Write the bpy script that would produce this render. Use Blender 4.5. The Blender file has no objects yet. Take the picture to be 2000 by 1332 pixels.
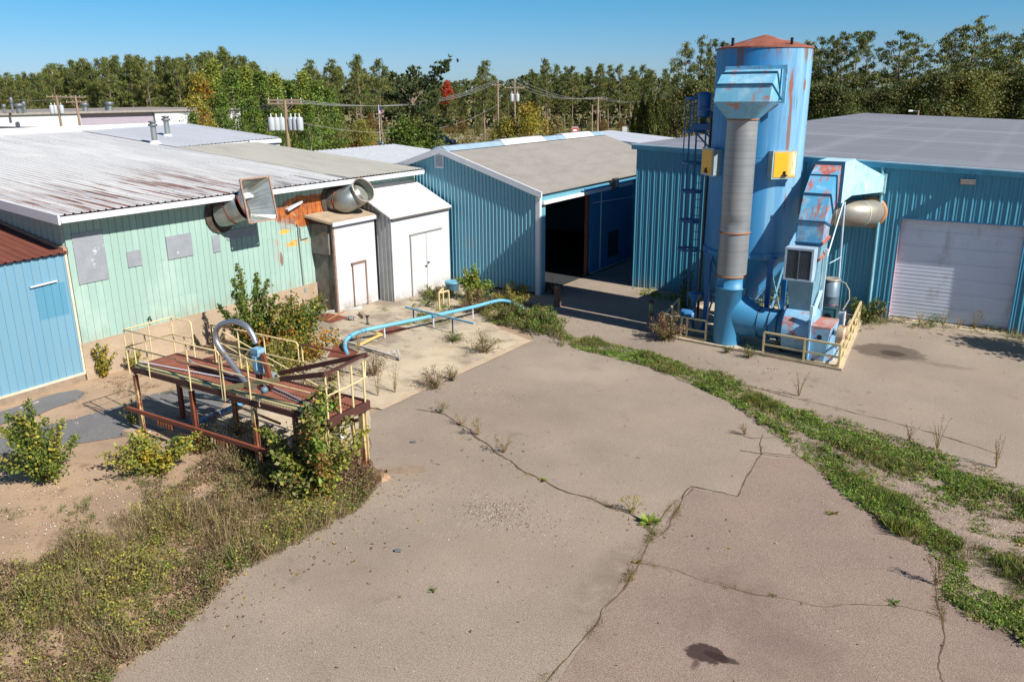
import bpy, math, random
import numpy as np
from mathutils import Vector, Matrix, noise
rnd = random.Random(7); rng = np.random.default_rng(7)
R = math.radians
scn = bpy.context.scene
COL = scn.collection
# ------------------------------------------------------------------ camera (solved from the photograph's vanishing points)
F, PITCH, ROLL, YAW, CH = 1598.99, .294686, -.007712, -.56346, 8.0
_f = Vector((math.sin(YAW)*math.cos(PITCH), math.cos(YAW)*math.cos(PITCH), -math.sin(PITCH)))
_r = Vector((math.cos(YAW), -math.sin(YAW), 0)); _u = _r.cross(_f)
_r2 = math.cos(ROLL)*_r + math.sin(ROLL)*_u; _u2 = math.cos(ROLL)*_u - math.sin(ROLL)*_r
cd = bpy.data.cameras.new('camera'); cam = bpy.data.objects.new('camera', cd); COL.objects.link(cam)
cd.sensor_width = 36; cd.lens = F*36/2000; cd.clip_end = 3000; cd.clip_start = .1
m3 = Matrix((_r2, _u2, -_f)).transposed(); cam.matrix_world = Matrix.Translation((0, 0, CH)) @ m3.to_4x4()
scn.camera = cam
# survey helpers: where a line of sight meets the ground, a level or a wall plane
def _ray(x, y): return _f*F + _r2*(x-1000) - _u2*(y-666)
def G(x, y, z=0.):
    d = _ray(x, y); return Vector((0, 0, CH)) + d*((z-CH)/d.z)
def PX(x, y, X0):
    d = _ray(x, y); return Vector((0, 0, CH)) + d*(X0/d.x)
def PY(x, y, Y0):
    d = _ray(x, y); return Vector((0, 0, CH)) + d*(Y0/d.y)
def PD(x, y, dist):
    d = _ray(x, y); return Vector((0, 0, CH)) + d*(dist/F)
# ------------------------------------------------------------------ light
SUN_AZ, SUN_EL = -8., 40.          # direction towards the sun, degrees from +X, and height
sd = Vector((math.cos(R(SUN_AZ))*math.cos(R(SUN_EL)), math.sin(R(SUN_AZ))*math.cos(R(SUN_EL)), math.sin(R(SUN_EL))))
ld = bpy.data.lights.new('sun', 'SUN'); ld.energy = 5.0; ld.angle = R(.5); ld.color = (1, .945, .87)
sun = bpy.data.objects.new('sun', ld); COL.objects.link(sun); sun.rotation_euler = sd.to_track_quat('Z', 'Y').to_euler()
w = bpy.data.worlds.new('World'); scn.world = w; w.use_nodes = True
nt = w.node_tree; bg = nt.nodes['Background']; bg.inputs[1].default_value = .076
sk = nt.nodes.new('ShaderNodeTexSky'); sk.sky_type = 'NISHITA'; sk.sun_disc = False
sk.sun_elevation = R(SUN_EL); sk.sun_rotation = math.atan2(sd.x, sd.y); sk.altitude = 400; sk.air_density = 1.0; sk.dust_density = .3; sk.ozone_density = 3.0
geo = nt.nodes.new('ShaderNodeTexCoord'); sx_ = nt.nodes.new('ShaderNodeSeparateXYZ'); nt.links.new(geo.outputs['Generated'], sx_.inputs[0])
rp = nt.nodes.new('ShaderNodeValToRGB'); nt.links.new(sx_.outputs['Z'], rp.inputs[0]); e0, e1 = rp.color_ramp.elements
e0.position, e0.color = .03, (.47, .665, .985, 1); e1.position, e1.color = .12, (.235, .675, .905, 1); e2 = rp.color_ramp.elements.new(.5); e2.color = (.22, .38, .54, 1)
mu_ = nt.nodes.new('ShaderNodeMix'); mu_.data_type = 'RGBA'; mu_.blend_type = 'MULTIPLY'; mu_.inputs[0].default_value = 1; nt.links.new(sk.outputs[0], mu_.inputs[6]); nt.links.new(rp.outputs[0], mu_.inputs[7])
nt.links.new(mu_.outputs[2], bg.inputs[0])
scn.view_settings.view_transform = 'Standard'; scn.view_settings.look = 'None'; scn.view_settings.gamma = 1; scn.view_settings.exposure = .6
scn.cycles.max_bounces = 6; scn.cycles.diffuse_bounces = 3; scn.cycles.transmission_bounces = 2; scn.cycles.transparent_max_bounces = 4
# ------------------------------------------------------------------ materials
MATS = {}
def lin(h):
    h = h.lstrip('#'); return tuple((lambda c: c/12.92 if c <= .04045 else ((c+.055)/1.055)**2.4)(int(h[i:i+2], 16)/255) for i in (0, 2, 4))
class NG:
    def __init__(s, name):
        s.m = bpy.data.materials.new(name); s.m.use_nodes = True; s.t = s.m.node_tree; s.b = s.t.nodes['Principled BSDF']
        s.pos = s.n('ShaderNodeNewGeometry').outputs['Position']; s.k = 0
    def n(s, t, **kw):
        o = s.t.nodes.new(t)
        for a, v in kw.items(): setattr(o, a, v)
        return o
    def l(s, a, b): s.t.links.new(a, b)
    def mapr(s, v, a, b, smooth=True):
        o = s.n('ShaderNodeMapRange', clamp=True)
        if smooth: o.interpolation_type = 'SMOOTHSTEP'
        s.l(v, o.inputs[0])
        if a > b: o.inputs[1].default_value, o.inputs[2].default_value, o.inputs[3].default_value, o.inputs[4].default_value = b, a, 1, 0
        else: o.inputs[1].default_value, o.inputs[2].default_value = a, b
        return o.outputs[0]
    def math(s, op, a, b=None):
        o = s.n('ShaderNodeMath', operation=op)
        for i, v in enumerate((a, b)):
            if v is None: continue
            if isinstance(v, (int, float)): o.inputs[i].default_value = v
            else: s.l(v, o.inputs[i])
        return o.outputs[0]
    def noise(s, scale, st=(1, 1, 1), detail=4, rough=.6, tex='n'):
        s.k += 1
        mp = s.n('ShaderNodeMapping'); s.l(s.pos, mp.inputs[0]); mp.inputs['Scale'].default_value = st; mp.inputs['Location'].default_value = (s.k*7.3, s.k*3.1, s.k*5.7)
        if tex == 'v':
            o = s.n('ShaderNodeTexVoronoi'); s.l(mp.outputs[0], o.inputs['Vector']); o.inputs['Scale'].default_value = scale; return o.outputs['Color']
        if tex == 'd':
            o = s.n('ShaderNodeTexVoronoi'); s.l(mp.outputs[0], o.inputs['Vector']); o.inputs['Scale'].default_value = scale; return o.outputs['Distance']
        o = s.n('ShaderNodeTexNoise'); s.l(mp.outputs[0], o.inputs['Vector']); o.inputs['Scale'].default_value = scale; o.inputs['Detail'].default_value = detail; o.inputs['Roughness'].default_value = rough
        return o.outputs['Fac']
    def mix(s, f, a, b):
        o = s.n('ShaderNodeMix', data_type='RGBA')
        if isinstance(f, (int, float)): o.inputs[0].default_value = f
        else: s.l(f, o.inputs[0])
        for i, v in ((6, a), (7, b)):
            if isinstance(v, tuple): o.inputs[i].default_value = (*v, 1)
            else: s.l(v, o.inputs[i])
        return o.outputs[2]
    def axis(s, ax):
        o = s.n('ShaderNodeSeparateXYZ'); s.l(s.pos, o.inputs[0]); return o.outputs['XYZ'.index(ax)]
    def ell(s, c, r, soft=.4, wob=.35, ws=1.5):
        sub = s.n('ShaderNodeVectorMath', operation='SUBTRACT'); s.l(s.pos, sub.inputs[0]); sub.inputs[1].default_value = c
        mu = s.n('ShaderNodeVectorMath', operation='MULTIPLY'); s.l(sub.outputs[0], mu.inputs[0]); mu.inputs[1].default_value = tuple(1/q for q in r)
        ln = s.n('ShaderNodeVectorMath', operation='LENGTH'); s.l(mu.outputs[0], ln.inputs[0])
        d = s.math('ADD', ln.outputs['Value'], s.math('MULTIPLY', s.math('SUBTRACT', s.noise(ws), .5), wob*2))
        return s.mapr(d, 1, 1-soft)
def M(name, base, rough=.6, metal=0., var=.12, vs=2., vst=(1, 1, 1), layers=(), bump=0., bs=20., bst=(1, 1, 1), grain=0., gs=60., spec=None, coat=0.):
    if name in MATS: return MATS[name]
    if isinstance(base, str): base = lin(base)
    g = NG(name); lo = tuple(max(0, c*(1-var)) for c in base); hi = tuple(min(1, c*(1+var)) for c in base)
    c = g.mix(g.mapr(g.noise(vs, vst, 5), .3, .7), lo, hi)
    if grain:
        gn = g.mapr(g.noise(gs, (1, 1, 1), 3, .75), .36, .64, False)
        c = g.mix(gn, g.mix(grain, c, (0, 0, 0)), g.mix(grain*.55, c, (.75, .7, .66)))
    rg = rough
    for L in layers:
        lc = lin(L['c']) if isinstance(L['c'], str) else L['c']
        f = 1.
        if 's' in L: f = g.mapr(g.noise(L['s'], L.get('st', (1, 1, 1)), L.get('d', 5), L.get('r', .65)), L['lo'], L['hi'])
        if 'lines' in L:
            ax_, per, wd = L['lines']; fr = g.math('FRACT', g.math('DIVIDE', g.axis(ax_), per)); v = g.mapr(g.math('MULTIPLY', g.math('ABSOLUTE', g.math('SUBTRACT', fr, .5)), per), wd, wd*.4); f = g.math('MULTIPLY', f, v)
        for q in L.get('gates', ()):
            if q[0] == 'e': v = g.ell(*q[1:])
            else: v = g.mapr(g.axis(q[0]), q[1], q[2])
            f = g.math('MULTIPLY', f, v)
        f = g.math('MULTIPLY', f, L.get('amt', 1.))
        if 'c2' in L: lc = g.mix(g.mapr(g.noise(L.get('s2', 6), (1, 1, 1), 4), .35, .65), lc, lin(L['c2']) if isinstance(L['c2'], str) else L['c2'])
        c = g.mix(f, c, lc)
        if 'rough' in L:
            o = g.n('ShaderNodeMix', data_type='FLOAT'); g.l(f, o.inputs[0])
            if isinstance(rg, float): o.inputs[2].default_value = rg
            else: g.l(rg, o.inputs[2])
            o.inputs[3].default_value = L['rough']; rg = o.outputs[0]
        if 'unmetal' in L and metal:
            pass
    g.l(c, g.b.inputs['Base Color'])
    if isinstance(rg, float): g.b.inputs['Roughness'].default_value = rg
    else: g.l(rg, g.b.inputs['Roughness'])
    g.b.inputs['Metallic'].default_value = metal
    if spec is not None: g.b.inputs['Specular IOR Level'].default_value = spec
    if bump:
        bn = g.n('ShaderNodeBump'); bn.inputs['Strength'].default_value = bump; bn.inputs['Distance'].default_value = .03
        g.l(g.noise(bs, bst, 4), bn.inputs['Height']); g.l(bn.outputs[0], g.b.inputs['Normal'])
    MATS[name] = g.m; return g.m
def foliage(name, trans=.25, rough=.55):
    if name in MATS: return MATS[name]
    g = NG(name); a = g.n('ShaderNodeAttribute', attribute_name='Col'); g.l(a.outputs['Color'], g.b.inputs['Base Color'])
    g.b.inputs['Roughness'].default_value = rough; g.b.inputs['Specular IOR Level'].default_value = .25
    tr = g.n('ShaderNodeBsdfTranslucent'); g.l(a.outputs['Color'], tr.inputs[0]); mx = g.n('ShaderNodeMixShader'); mx.inputs[0].default_value = trans
    g.l(g.b.outputs[0], mx.inputs[1]); g.l(tr.outputs[0], mx.inputs[2])
    g.l(mx.outputs[0], g.t.nodes['Material Output'].inputs[0]); MATS[name] = g.m; return g.m
# ------------------------------------------------------------------ objects
def tag(o, label=None, cat=None, group=None, kind=None):
    if label: o['label'] = label
    if cat: o['category'] = cat
    if group: o['group'] = group
    if kind: o['kind'] = kind
    return o
def empty(name, loc, label=None, cat=None, group=None):
    o = bpy.data.objects.new(name, None); COL.objects.link(o); o.location = loc; o.empty_display_size = .3
    return tag(o, label, cat, group)
def origin(p):
    v = Vector((0, 0, 0))
    while p is not None: v = v + p.location; p = p.parent
    return v
class MB:
    """collects faces (world coordinates) and links them as one mesh object"""
    def __init__(s): s.v = []; s.f = []; s.mi = []; s.sm = []
    def poly(s, pts, mi=0, sm=False):
        b = len(s.v); s.v += [Vector(p) for p in pts]; s.f.append(list(range(b, b+len(pts)))); s.mi.append(mi); s.sm.append(sm)
    def mesh(s, vs, fs, mi=0, sm=False):
        b = len(s.v); s.v += [Vector(p) for p in vs]
        for f in fs: s.f.append([b+i for i in f]); s.mi.append(mi); s.sm.append(sm)
    def box(s, x0, x1, y0, y1, z0, z1, mi=0):
        s.hexa([(x0, y0, z0), (x1, y0, z0), (x1, y1, z0), (x0, y1, z0)], [(x0, y0, z1), (x1, y0, z1), (x1, y1, z1), (x0, y1, z1)], mi)
    def hexa(s, b, t, mi=0):
        n = len(b); s.mesh(list(b)+list(t), [list(range(n))[::-1], list(range(n, 2*n))]+[[i, (i+1) % n, n+(i+1) % n, n+i] for i in range(n)], mi)
    def bar(s, a, b, w, h=None, up=(0, 0, 1), mi=0):
        h = h or w; a, b = Vector(a), Vector(b); d = (b-a).normalized(); up = Vector(up)
        if abs(d.dot(up)) > .98: up = Vector((0, 1, 0))
        sx = d.cross(up).normalized(); sy = sx.cross(d)
        c = [(-w/2, -h/2), (w/2, -h/2), (w/2, h/2), (-w/2, h/2)]
        s.hexa([a+sx*p+sy*q for p, q in c], [b+sx*p+sy*q for p, q in c], mi)
    def tube(s, pts, r, n=10, caps=True, mi=0, sm=True):
        pts = [Vector(p) for p in pts]; rs = r if isinstance(r, (list, tuple)) else [r]*len(pts); rings = []; last = None
        for i, p in enumerate(pts):
            d = (pts[min(i+1, len(pts)-1)]-pts[max(i-1, 0)]).normalized()
            if last is None:
                a = Vector((0, 0, 1)) if abs(d.z) < .9 else Vector((1, 0, 0)); sx = d.cross(a).normalized()
            else:
                sx = (last-d*last.dot(d)).normalized()
            last = sx; sy = d.cross(sx); rings.append([p+(sx*math.cos(k*2*math.pi/n)+sy*math.sin(k*2*math.pi/n))*rs[i] for k in range(n)])
        vs = [q for rg in rings for q in rg]
        fs = [[i*n+k, i*n+(k+1) % n, (i+1)*n+(k+1) % n, (i+1)*n+k] for i in range(len(rings)-1) for k in range(n)]
        s.mesh(vs, fs, mi, sm)
        if caps: s.poly(rings[0][::-1], mi); s.poly(rings[-1], mi)
    def lathe(s, c, prof, n=24, mi=0, sm=True, axis='z'):
        c = Vector(c); vs = []
        for r, h in prof:
            for k in range(n):
                a = 2*math.pi*k/n; q = (r*math.cos(a), r*math.sin(a), h)
                if axis == 'x': q = (q[2], q[0], q[1])
                if axis == 'y': q = (q[0], q[2], q[1])
                vs.append(c+Vector(q))
        m = len(prof); s.mesh(vs, [[i*n+k, i*n+(k+1) % n, (i+1)*n+(k+1) % n, (i+1)*n+k] for i in range(m-1) for k in range(n)], mi, sm)
    def disc(s, c, r, nrm, n=20, mi=0):
        nrm = Vector(nrm).normalized(); a = Vector((0, 0, 1)) if abs(nrm.z) < .9 else Vector((1, 0, 0)); sx = a.cross(nrm).normalized(); sy = nrm.cross(sx); c = Vector(c)
        s.poly([c+(sx*math.cos(2*math.pi*k/n)+sy*math.sin(2*math.pi*k/n))*r for k in range(n)], mi)
    def rib(s, A, B, C, pitch, depth, prof='rib', mi=0, C2=None):
        """profiled sheet: ribs repeat from A towards B and run from A to C (far end D-C2 may differ for gables)"""
        A, B, C = Vector(A), Vector(B), Vector(C); u = B-A; L = u.length; u.normalize(); v0 = C-A; v1 = (Vector(C2)-B) if C2 is not None else v0
        nrm = u.cross(v0).normalized(); pr = PROF[prof]; s0 = 0.; P = []
        while s0 < L:
            for fr, of in pr: P.append((s0+fr*pitch, of*depth))
            s0 += pitch
        P = [(min(a, L), o) for a, o in P if a <= L+1e-6]; P.append((L, 0))
        for (a, o), (b, q) in zip(P, P[1:]):
            if b-a < 1e-5 and abs(o-q) < 1e-6: continue
            pa, pb = A+u*a+nrm*o, A+u*b+nrm*q; va = v0.lerp(v1, a/L); vb = v0.lerp(v1, b/L)
            s.poly([pa, pb, pb+vb, pa+va], mi)
    def build(s, name, mats, parent=None, at=None):
        me = bpy.data.meshes.new(name)
        if parent is not None: o0 = origin(parent)
        elif at is not None: o0 = Vector(at)
        else:
            xs = [p.x for p in s.v]; ys = [p.y for p in s.v]; o0 = Vector(((min(xs)+max(xs))/2, (min(ys)+max(ys))/2, min(p.z for p in s.v)))
        me.from_pydata([tuple(p-o0) for p in s.v], [], s.f); mats = mats if isinstance(mats, (list, tuple)) else [mats]
        for m in mats: me.materials.append(m)
        me.polygons.foreach_set('material_index', s.mi); me.polygons.foreach_set('use_smooth', s.sm); me.update()
        o = bpy.data.objects.new(name, me); COL.objects.link(o)
        if parent is not None: o.parent = parent
        else: o.location = o0
        return o
PROF = {'rib': [(0, 0), (.58, 0), (.66, 1), (.76, 1), (.97, 0)], 'groove': [(0, 0), (.84, 0), (.88, -1), (.94, -1), (.98, 0)],
        'two': [(0, 0), (.06, 1), (.13, 1), (.40, .22), (.46, .7), (.53, .7), (.86, .05)], 'fine': [(0, 0), (.45, 0), (.55, 1), (.8, 1), (.9, 0)]}
def qmesh(name, quads, cols, mat, parent=None, loc=None):
    """quads (n,4,3) numpy in local coordinates, colours (n,3) -> mesh with a colour per face"""
    n = len(quads); me = bpy.data.meshes.new(name); me.vertices.add(4*n); me.vertices.foreach_set('co', quads.reshape(-1).astype(np.float32))
    me.loops.add(4*n); me.loops.foreach_set('vertex_index', np.arange(4*n, dtype=np.int32)); me.polygons.add(n)
    me.polygons.foreach_set('loop_start', np.arange(0, 4*n, 4, dtype=np.int32)); me.update(calc_edges=True)
    ca = me.color_attributes.new('Col', 'FLOAT_COLOR', 'CORNER'); c4 = np.ones((n, 4, 4), np.float32); c4[:, :, :3] = cols[:, None, :]; ca.data.foreach_set('color', c4.reshape(-1))
    me.materials.append(mat)
    o = bpy.data.objects.new(name, me); COL.objects.link(o)
    if parent is not None: o.parent = parent
    if loc is not None: o.location = loc
    return o
def unit(v): return v/np.maximum(1e-9, np.linalg.norm(v, axis=-1, keepdims=True))
def leaves(c, size, asp=.55, up=.3, dirs=None, jit=.35):
    """rhombic leaves at centres c; dirs = long axis (random when None)"""
    n = len(c); d = rng.normal(size=(n, 3)) if dirs is None else dirs+rng.normal(size=(n, 3))*jit
    d = unit(d); nn = rng.normal(size=(n, 3)); nn[:, 2] += up*3; sx = unit(np.cross(d, nn)); s = (size*rng.uniform(.65, 1.35, n))[:, None] if np.isscalar(size) else size[:, None]
    return np.stack([c-d*s*.5, c+sx*s*asp*.5, c+d*s*.5, c-sx*s*asp*.5], 1)
def pick(pal, n, var=.22):
    pal = np.array(pal); c = pal[rng.integers(0, len(pal), n)]; return np.clip(c*rng.uniform(1-var, 1+var, (n, 1)), 0, 1)
def inpoly(p, poly):
    x, y = p[:, 0], p[:, 1]; c = np.zeros(len(p), bool); j = len(poly)-1
    for i in range(len(poly)):
        xi, yi = poly[i][0], poly[i][1]; xj, yj = poly[j][0], poly[j][1]
        c ^= ((yi > y) != (yj > y)) & (x < (xj-xi)*(y-yi)/((yj-yi) or 1e-9)+xi); j = i
    return c
def inside(poly, n):
    poly = np.array([(p[0], p[1]) for p in poly]); a, b = poly.min(0), poly.max(0); out = []
    while sum(map(len, out)) < n:
        p = rng.uniform(a, b, (n*2, 2)); out.append(p[inpoly(p, poly)])
    return np.concatenate(out)[:n]
def nz(p, s, k=0.): return np.array([noise.noise((a*s+k, b*s-k, k*1.7)) for a, b in p])
def rag(pts, z, step=.25, amp=.05):
    out = []; n = len(pts)
    for i in range(n):
        a, b = Vector((pts[i][0], pts[i][1], 0)), Vector((pts[(i+1) % n][0], pts[(i+1) % n][1], 0)); L = (b-a).length; k = max(1, min(160, int(L/step))); nn = Vector((-(b-a).y, (b-a).x, 0)).normalized() if L else Vector((0, 0, 0))
        for j in range(k):
            p = a.lerp(b, j/k); am = amp if j else 0
            out.append((p.x+nn.x*am*(noise.noise((p.x*2.3, p.y*2.3, 3))*1.6+rnd.uniform(-.5, .5)), p.y+nn.y*am*(noise.noise((p.x*2.3, p.y*2.3, 3))*1.6+rnd.uniform(-.5, .5)), z))
    return out
# ================================================================== SETTING: ground, asphalt, slab
rustc = '#7a3f22'
mGround = M('soil', '#a28567', .95, var=.2, vs=.6, grain=.25, gs=45, bump=.5, bs=9, layers=[
    dict(c='#a98f74', s=.8, lo=.45, hi=.7, amt=.7), dict(c='#6d533f', s=1.7, lo=.55, hi=.75, amt=.7), dict(c='#b9a58e', s=26, lo=.66, hi=.72, amt=.7),
    dict(c='#6b6b3a', c2='#8a7f45', s2=.2, gates=[('Y', 38, 60)], amt=.9)])
asph_layers = [dict(c='#6b5c50', s=11, d=2, lo=.66, hi=.72, amt=.6), dict(c='#c0b2a2', s=17, d=2, lo=.68, hi=.73, amt=.6), dict(c='#6e6259', s=1.1, lo=.62, hi=.72, amt=.5), dict(c='#8f7d6c', s=.35, lo=.45, hi=.75, amt=.45), dict(c='#6f645c', s=.16, st=(1, 1, 1), lo=.5, hi=.72, amt=.35), dict(c='#a5978a', s=.9, lo=.6, hi=.8, amt=.3)]
def stain(cx, cy, rx, ry, c='#2c211c', amt=.75, soft=.45, wob=.3, ws=1.6): return dict(c=c, amt=amt, gates=[('e', (cx, cy, 0), (rx, ry, 5), soft, wob*1.5, ws*1.6)])
pud = G(1735, 688); oil = G(1378, 1278)
mAsph = M('asphalt', '#968571', .9, var=.1, vs=.5, grain=.36, gs=46, bump=.5, bs=60, layers=asph_layers+[dict(c='#685c52', s=1.5, lo=.3, hi=.6, amt=.5, gates=[('e', (*G(1205, 1130)[:2], 0), (.75, 2.3, 5), .7, .3, 1)]), dict(c='#ab9c8b', s=.6, lo=.3, hi=.6, amt=.5, gates=[('e', (*G(1130, 720)[:2], 0), (3, 2.5, 5), .8, .3, .6)]), 
    stain(pud.x, pud.y, 1.15, .95, '#55483d', .8, .25, .3), stain(pud.x+.15, pud.y-.1, .5, .42, '#33281f', .8, .5, .3), stain(pud.x+1.6, pud.y-.6, 1.1, .35, '#62564b', .5, .9, .4),
    dict(c='#4f4338', s=2.6, lo=.58, hi=.68, amt=.8, gates=[('e', (*G(1390, 780)[:2], 0), (.7, .5, 5), .7, .5, 2)]),
    dict(c='#5a4a3c', s=3, lo=.55, hi=.66, amt=.7, gates=[('e', (*G(1620, 790)[:2], 0), (1.6, .9, 5), .8, .5, 2)]),
    dict(c='#55483c', s=2.5, lo=.5, hi=.62, amt=.7, gates=[('e', (*G(1500, 690)[:2], 0), (2.5, .9, 5), .8, .5, 2)]),
    dict(c='#b0906b', s=4, lo=.55, hi=.68, amt=.5, gates=[('e', (*G(960, 770)[:2], 0), (1.2, 1.0, 5), .8, .5, 2)])])
mAsphR = M('asphalt_reddish', '#8a7262', .9, var=.1, vs=.6, grain=.33, gs=48, bump=.45, bs=60, layers=[dict(c='#5d4a40', s=12, d=2, lo=.66, hi=.72, amt=.5), dict(c='#b7a596', s=16, d=2, lo=.68, hi=.73, amt=.6), dict(c='#6d5c53', s=.4, lo=.45, hi=.7, amt=.6), dict(c='#8f8074', s=.8, lo=.58, hi=.8, amt=.4),
    stain(oil.x, oil.y, .33, .24, '#2a1511', .88, .2, .35, 4), stain(oil.x+.22, oil.y+.02, .3, .1, '#2a1511', .8, .3, .3, 4), stain(oil.x-.05, oil.y-.28, .08, .22, '#3a2620', .7, .7, .3, 6)])
mAsphD = M('asphalt_dark', '#5f5e60', .9, var=.12, vs=1.2, grain=.3, gs=50, bump=.3, bs=40)
mConc = M('concrete', '#b3a48d', .88, var=.09, vs=.5, grain=.25, gs=40, bump=.15, bs=30, layers=[
    dict(c='#7f7263', s=.7, lo=.44, hi=.6, amt=.85), dict(c='#6d6152', s=1.6, lo=.58, hi=.72, amt=.7), dict(c='#bfb19b', s=.4, lo=.55, hi=.75, amt=.6), dict(c='#8d5f3f', s=1.1, lo=.66, hi=.76, amt=.5), dict(c='#c9b79a', s=.9, lo=.3, hi=.6, amt=.65, gates=[('X', -17.2, -15.6)]), dict(c='#5d5348', s=3, lo=.6, hi=.7, amt=.6)])
mFound = M('foundation_concrete', '#a8947c', .9, var=.12, vs=.8, vst=(1, 1, 2), grain=.15, gs=30, bump=.25, bs=14, layers=[dict(c='#8d6a4c', s=.9, st=(1, 1, .5), lo=.5, hi=.7, amt=.5), dict(c='#6b5e50', s=3, lo=.62, hi=.75, amt=.5)])
g = MB(); g.poly([(-900, -300, 0), (900, -300, 0), (900, 1500, 0), (-900, 1500, 0)]); tag(g.build('ground', mGround, at=(0, 0, 0)), kind='structure')
def sheet(name, pts, z, m, amp=.05, step=.25, px=True):
    p = [G(*q) for q in pts] if px else pts
    g = MB(); g.poly(rag(p, z, step, amp)); return tag(g.build(name, m, at=(0, 0, 0)), kind='structure')
yard = [tuple(G(x, y)[:2]) for x, y in ((150, 1372), (330, 1235), (470, 1110), (640, 1025), (700, 985), (745, 935), (728, 915), (722, 880), (715, 812))]
slab_edge = [G(720, 806), G(1036, 667)]
yard = [(-9.6, 1.5)]+[y for y in yard]+[(-13.6, 22.9), (-15.5, 24.6), (-16.4, 27.2), (-16.5, 31), (-16.5, 44), (-14, 44), (-13.8, 31.6), (12, 31.6), (16, 1.5)]
YARD = yard
sheet('asphalt', yard, .016, mAsph, .10, .3, px=False)
sheet('asphalt', [(1050, 1400), (1150, 1245), (1215, 1130), (1262, 1062), (1300, 1030), (1335, 975), (1350, 955), (1440, 972), (1462, 930), (1482, 893), (1560, 897), (1700, 960), (1900, 1120), (1990, 1200), (2350, 1500), (1700, 1500)], .021, mAsphR, .05, .2)
sheet('asphalt', [(-60, 845), (60, 815), (150, 782), (166, 768), (150, 762), (90, 775), (0, 805), (-80, 830)], .02, mAsphD, .05, .15)
sheet('asphalt', [(185, 862), (250, 852), (330, 838), (395, 858), (430, 815), (440, 770), (400, 752), (300, 770), (245, 790), (150, 818), (40, 842), (-60, 870), (-60, 890), (40, 885)], .014, mAsphD, .06, .2)
slab = [(-13.75, 15.2), (-13.55, 22.6), (-15.1, 23.2), (-16.8, 24.5), (-18.3, 27.9), (-21, 28.2), (-22.7, 24.4), (-22.72, 17.9), (-19.5, 17.3), (-18.6, 15.6), (-16.5, 14.6)]
sheet('concrete_slab', slab, .03, mConc, .04, .3, px=False)
sheet('concrete_slab', [(-13.62, 15.15), (-13.42, 22.55), (-13.72, 22.6), (-13.92, 15.2)], .045, M('kerb_concrete', '#bda78a', .9, var=.1, vs=1.5, grain=.2, gs=40), .015, .3, px=False)
sheet('concrete_slab', [(432, 800), (470, 772), (560, 735), (640, 760), (722, 805), (724, 838), (690, 868), (600, 890), (500, 885), (400, 862)], .028, mConc, .05, .2)
# gravelly planting strip across the yard
strip_up = [(1098, 660), (1170, 672), (1250, 688), (1330, 712), (1400, 735), (1480, 772), (1560, 800), (1640, 822), (1720, 850), (1800, 872), (1880, 905), (1960, 935), (2060, 970)]
strip_lo = [(2060, 1300), (1990, 1245), (1920, 1215), (1850, 1185), (1832, 1150), (1828, 1095), (1790, 1062), (1740, 1042), (1690, 1000), (1640, 960), (1610, 925), (1560, 893), (1530, 858), (1490, 835), (1440, 795), (1395, 770), (1340, 748), (1280, 722), (1210, 702), (1120, 680)]
STRIP = [G(*q) for q in strip_up+strip_lo]
sheet('soil_strip', strip_up+strip_lo, .026, M('gravel_soil', '#87705b', .95, var=.25, vs=1.2, grain=.45, gs=30, bump=.6, bs=22, layers=[dict(c='#a8937c', s=1, lo=.5, hi=.7, amt=.6), dict(c='#c9bba8', s=20, lo=.64, hi=.7, amt=.8), dict(c='#54422f', s=2, lo=.56, hi=.72, amt=.6)]), .08, .2)
# cracks: narrow broken seams with dark grit and dry moss
mCrack = M('crack_grit', '#5c4d40', .95, var=.3, vs=5, layers=[dict(c='#6a4f2c', s=2.2, lo=.5, hi=.62, amt=.9)])
def crack(pts, w=.05, z=.0245, amp=.07):
    w *= .62
    P = [G(*q) for q in pts]; g = MB(); line = []
    for a, b in zip(P, P[1:]):
        k = max(2, int((b-a).length/.09))
        for j in range(k): line.append(a.lerp(b, j/k))
    line.append(P[-1]); L = []
    for i, p in enumerate(line):
        d = line[min(i+1, len(line)-1)]-line[max(0, i-1)]; n = Vector((-d.y, d.x, 0)).normalized(); off = amp*(noise.noise((p.x*1.5, p.y*1.5, 9))*1.4+noise.noise((p.x*7, p.y*7, 2))*.35)
        ww = w*(.25+abs(noise.noise((p.x*2.1, p.y*2.1, 5)))*1.9); c = p+n*off; L.append((c+n*ww/2, c-n*ww/2))
    for (a, b), (c, d) in zip(L, L[1:]): g.poly([(a.x, a.y, z), (b.x, b.y, z), (d.x, d.y, z), (c.x, c.y, z)])
    return tag(g.build('crack', mCrack, at=(0, 0, 0)), kind='structure')
CRACKS = [([(815, 800), (868, 812), (905, 835), (950, 868), (1010, 915), (1080, 950), (1150, 975), (1225, 1005), (1285, 1040)], .11), ([(1050, 1345), (1110, 1285), (1180, 1200), (1225, 1135), (1262, 1062), (1305, 1030), (1335, 975), (1352, 953), (1440, 970), (1470, 915), (1490, 885), (1560, 893)], .06),
          ([(1255, 1100), (1340, 1125), (1420, 1148), (1520, 1170), (1620, 1185), (1740, 1180), (1830, 1205)], .035), ([(1828, 1130), (1838, 1210), (1832, 1300), (1845, 1345)], .06), ([(1425, 845), (1470, 857), (1520, 855)], .05), ([(1445, 882), (1500, 890), (1560, 897)], .07),
          ([(1490, 850), (1487, 890)], .06), ([(1135, 672), (1230, 700), (1300, 735)], .05), ([(1230, 700), (1420, 745), (1560, 780), (1700, 815), (1830, 850), (1960, 890)], .05), ([(840, 905), (858, 910)], .03), ([(1350, 955), (1300, 1000), (1262, 1062)], .05)]
for c, wd in CRACKS: crack(c, wd)
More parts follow.
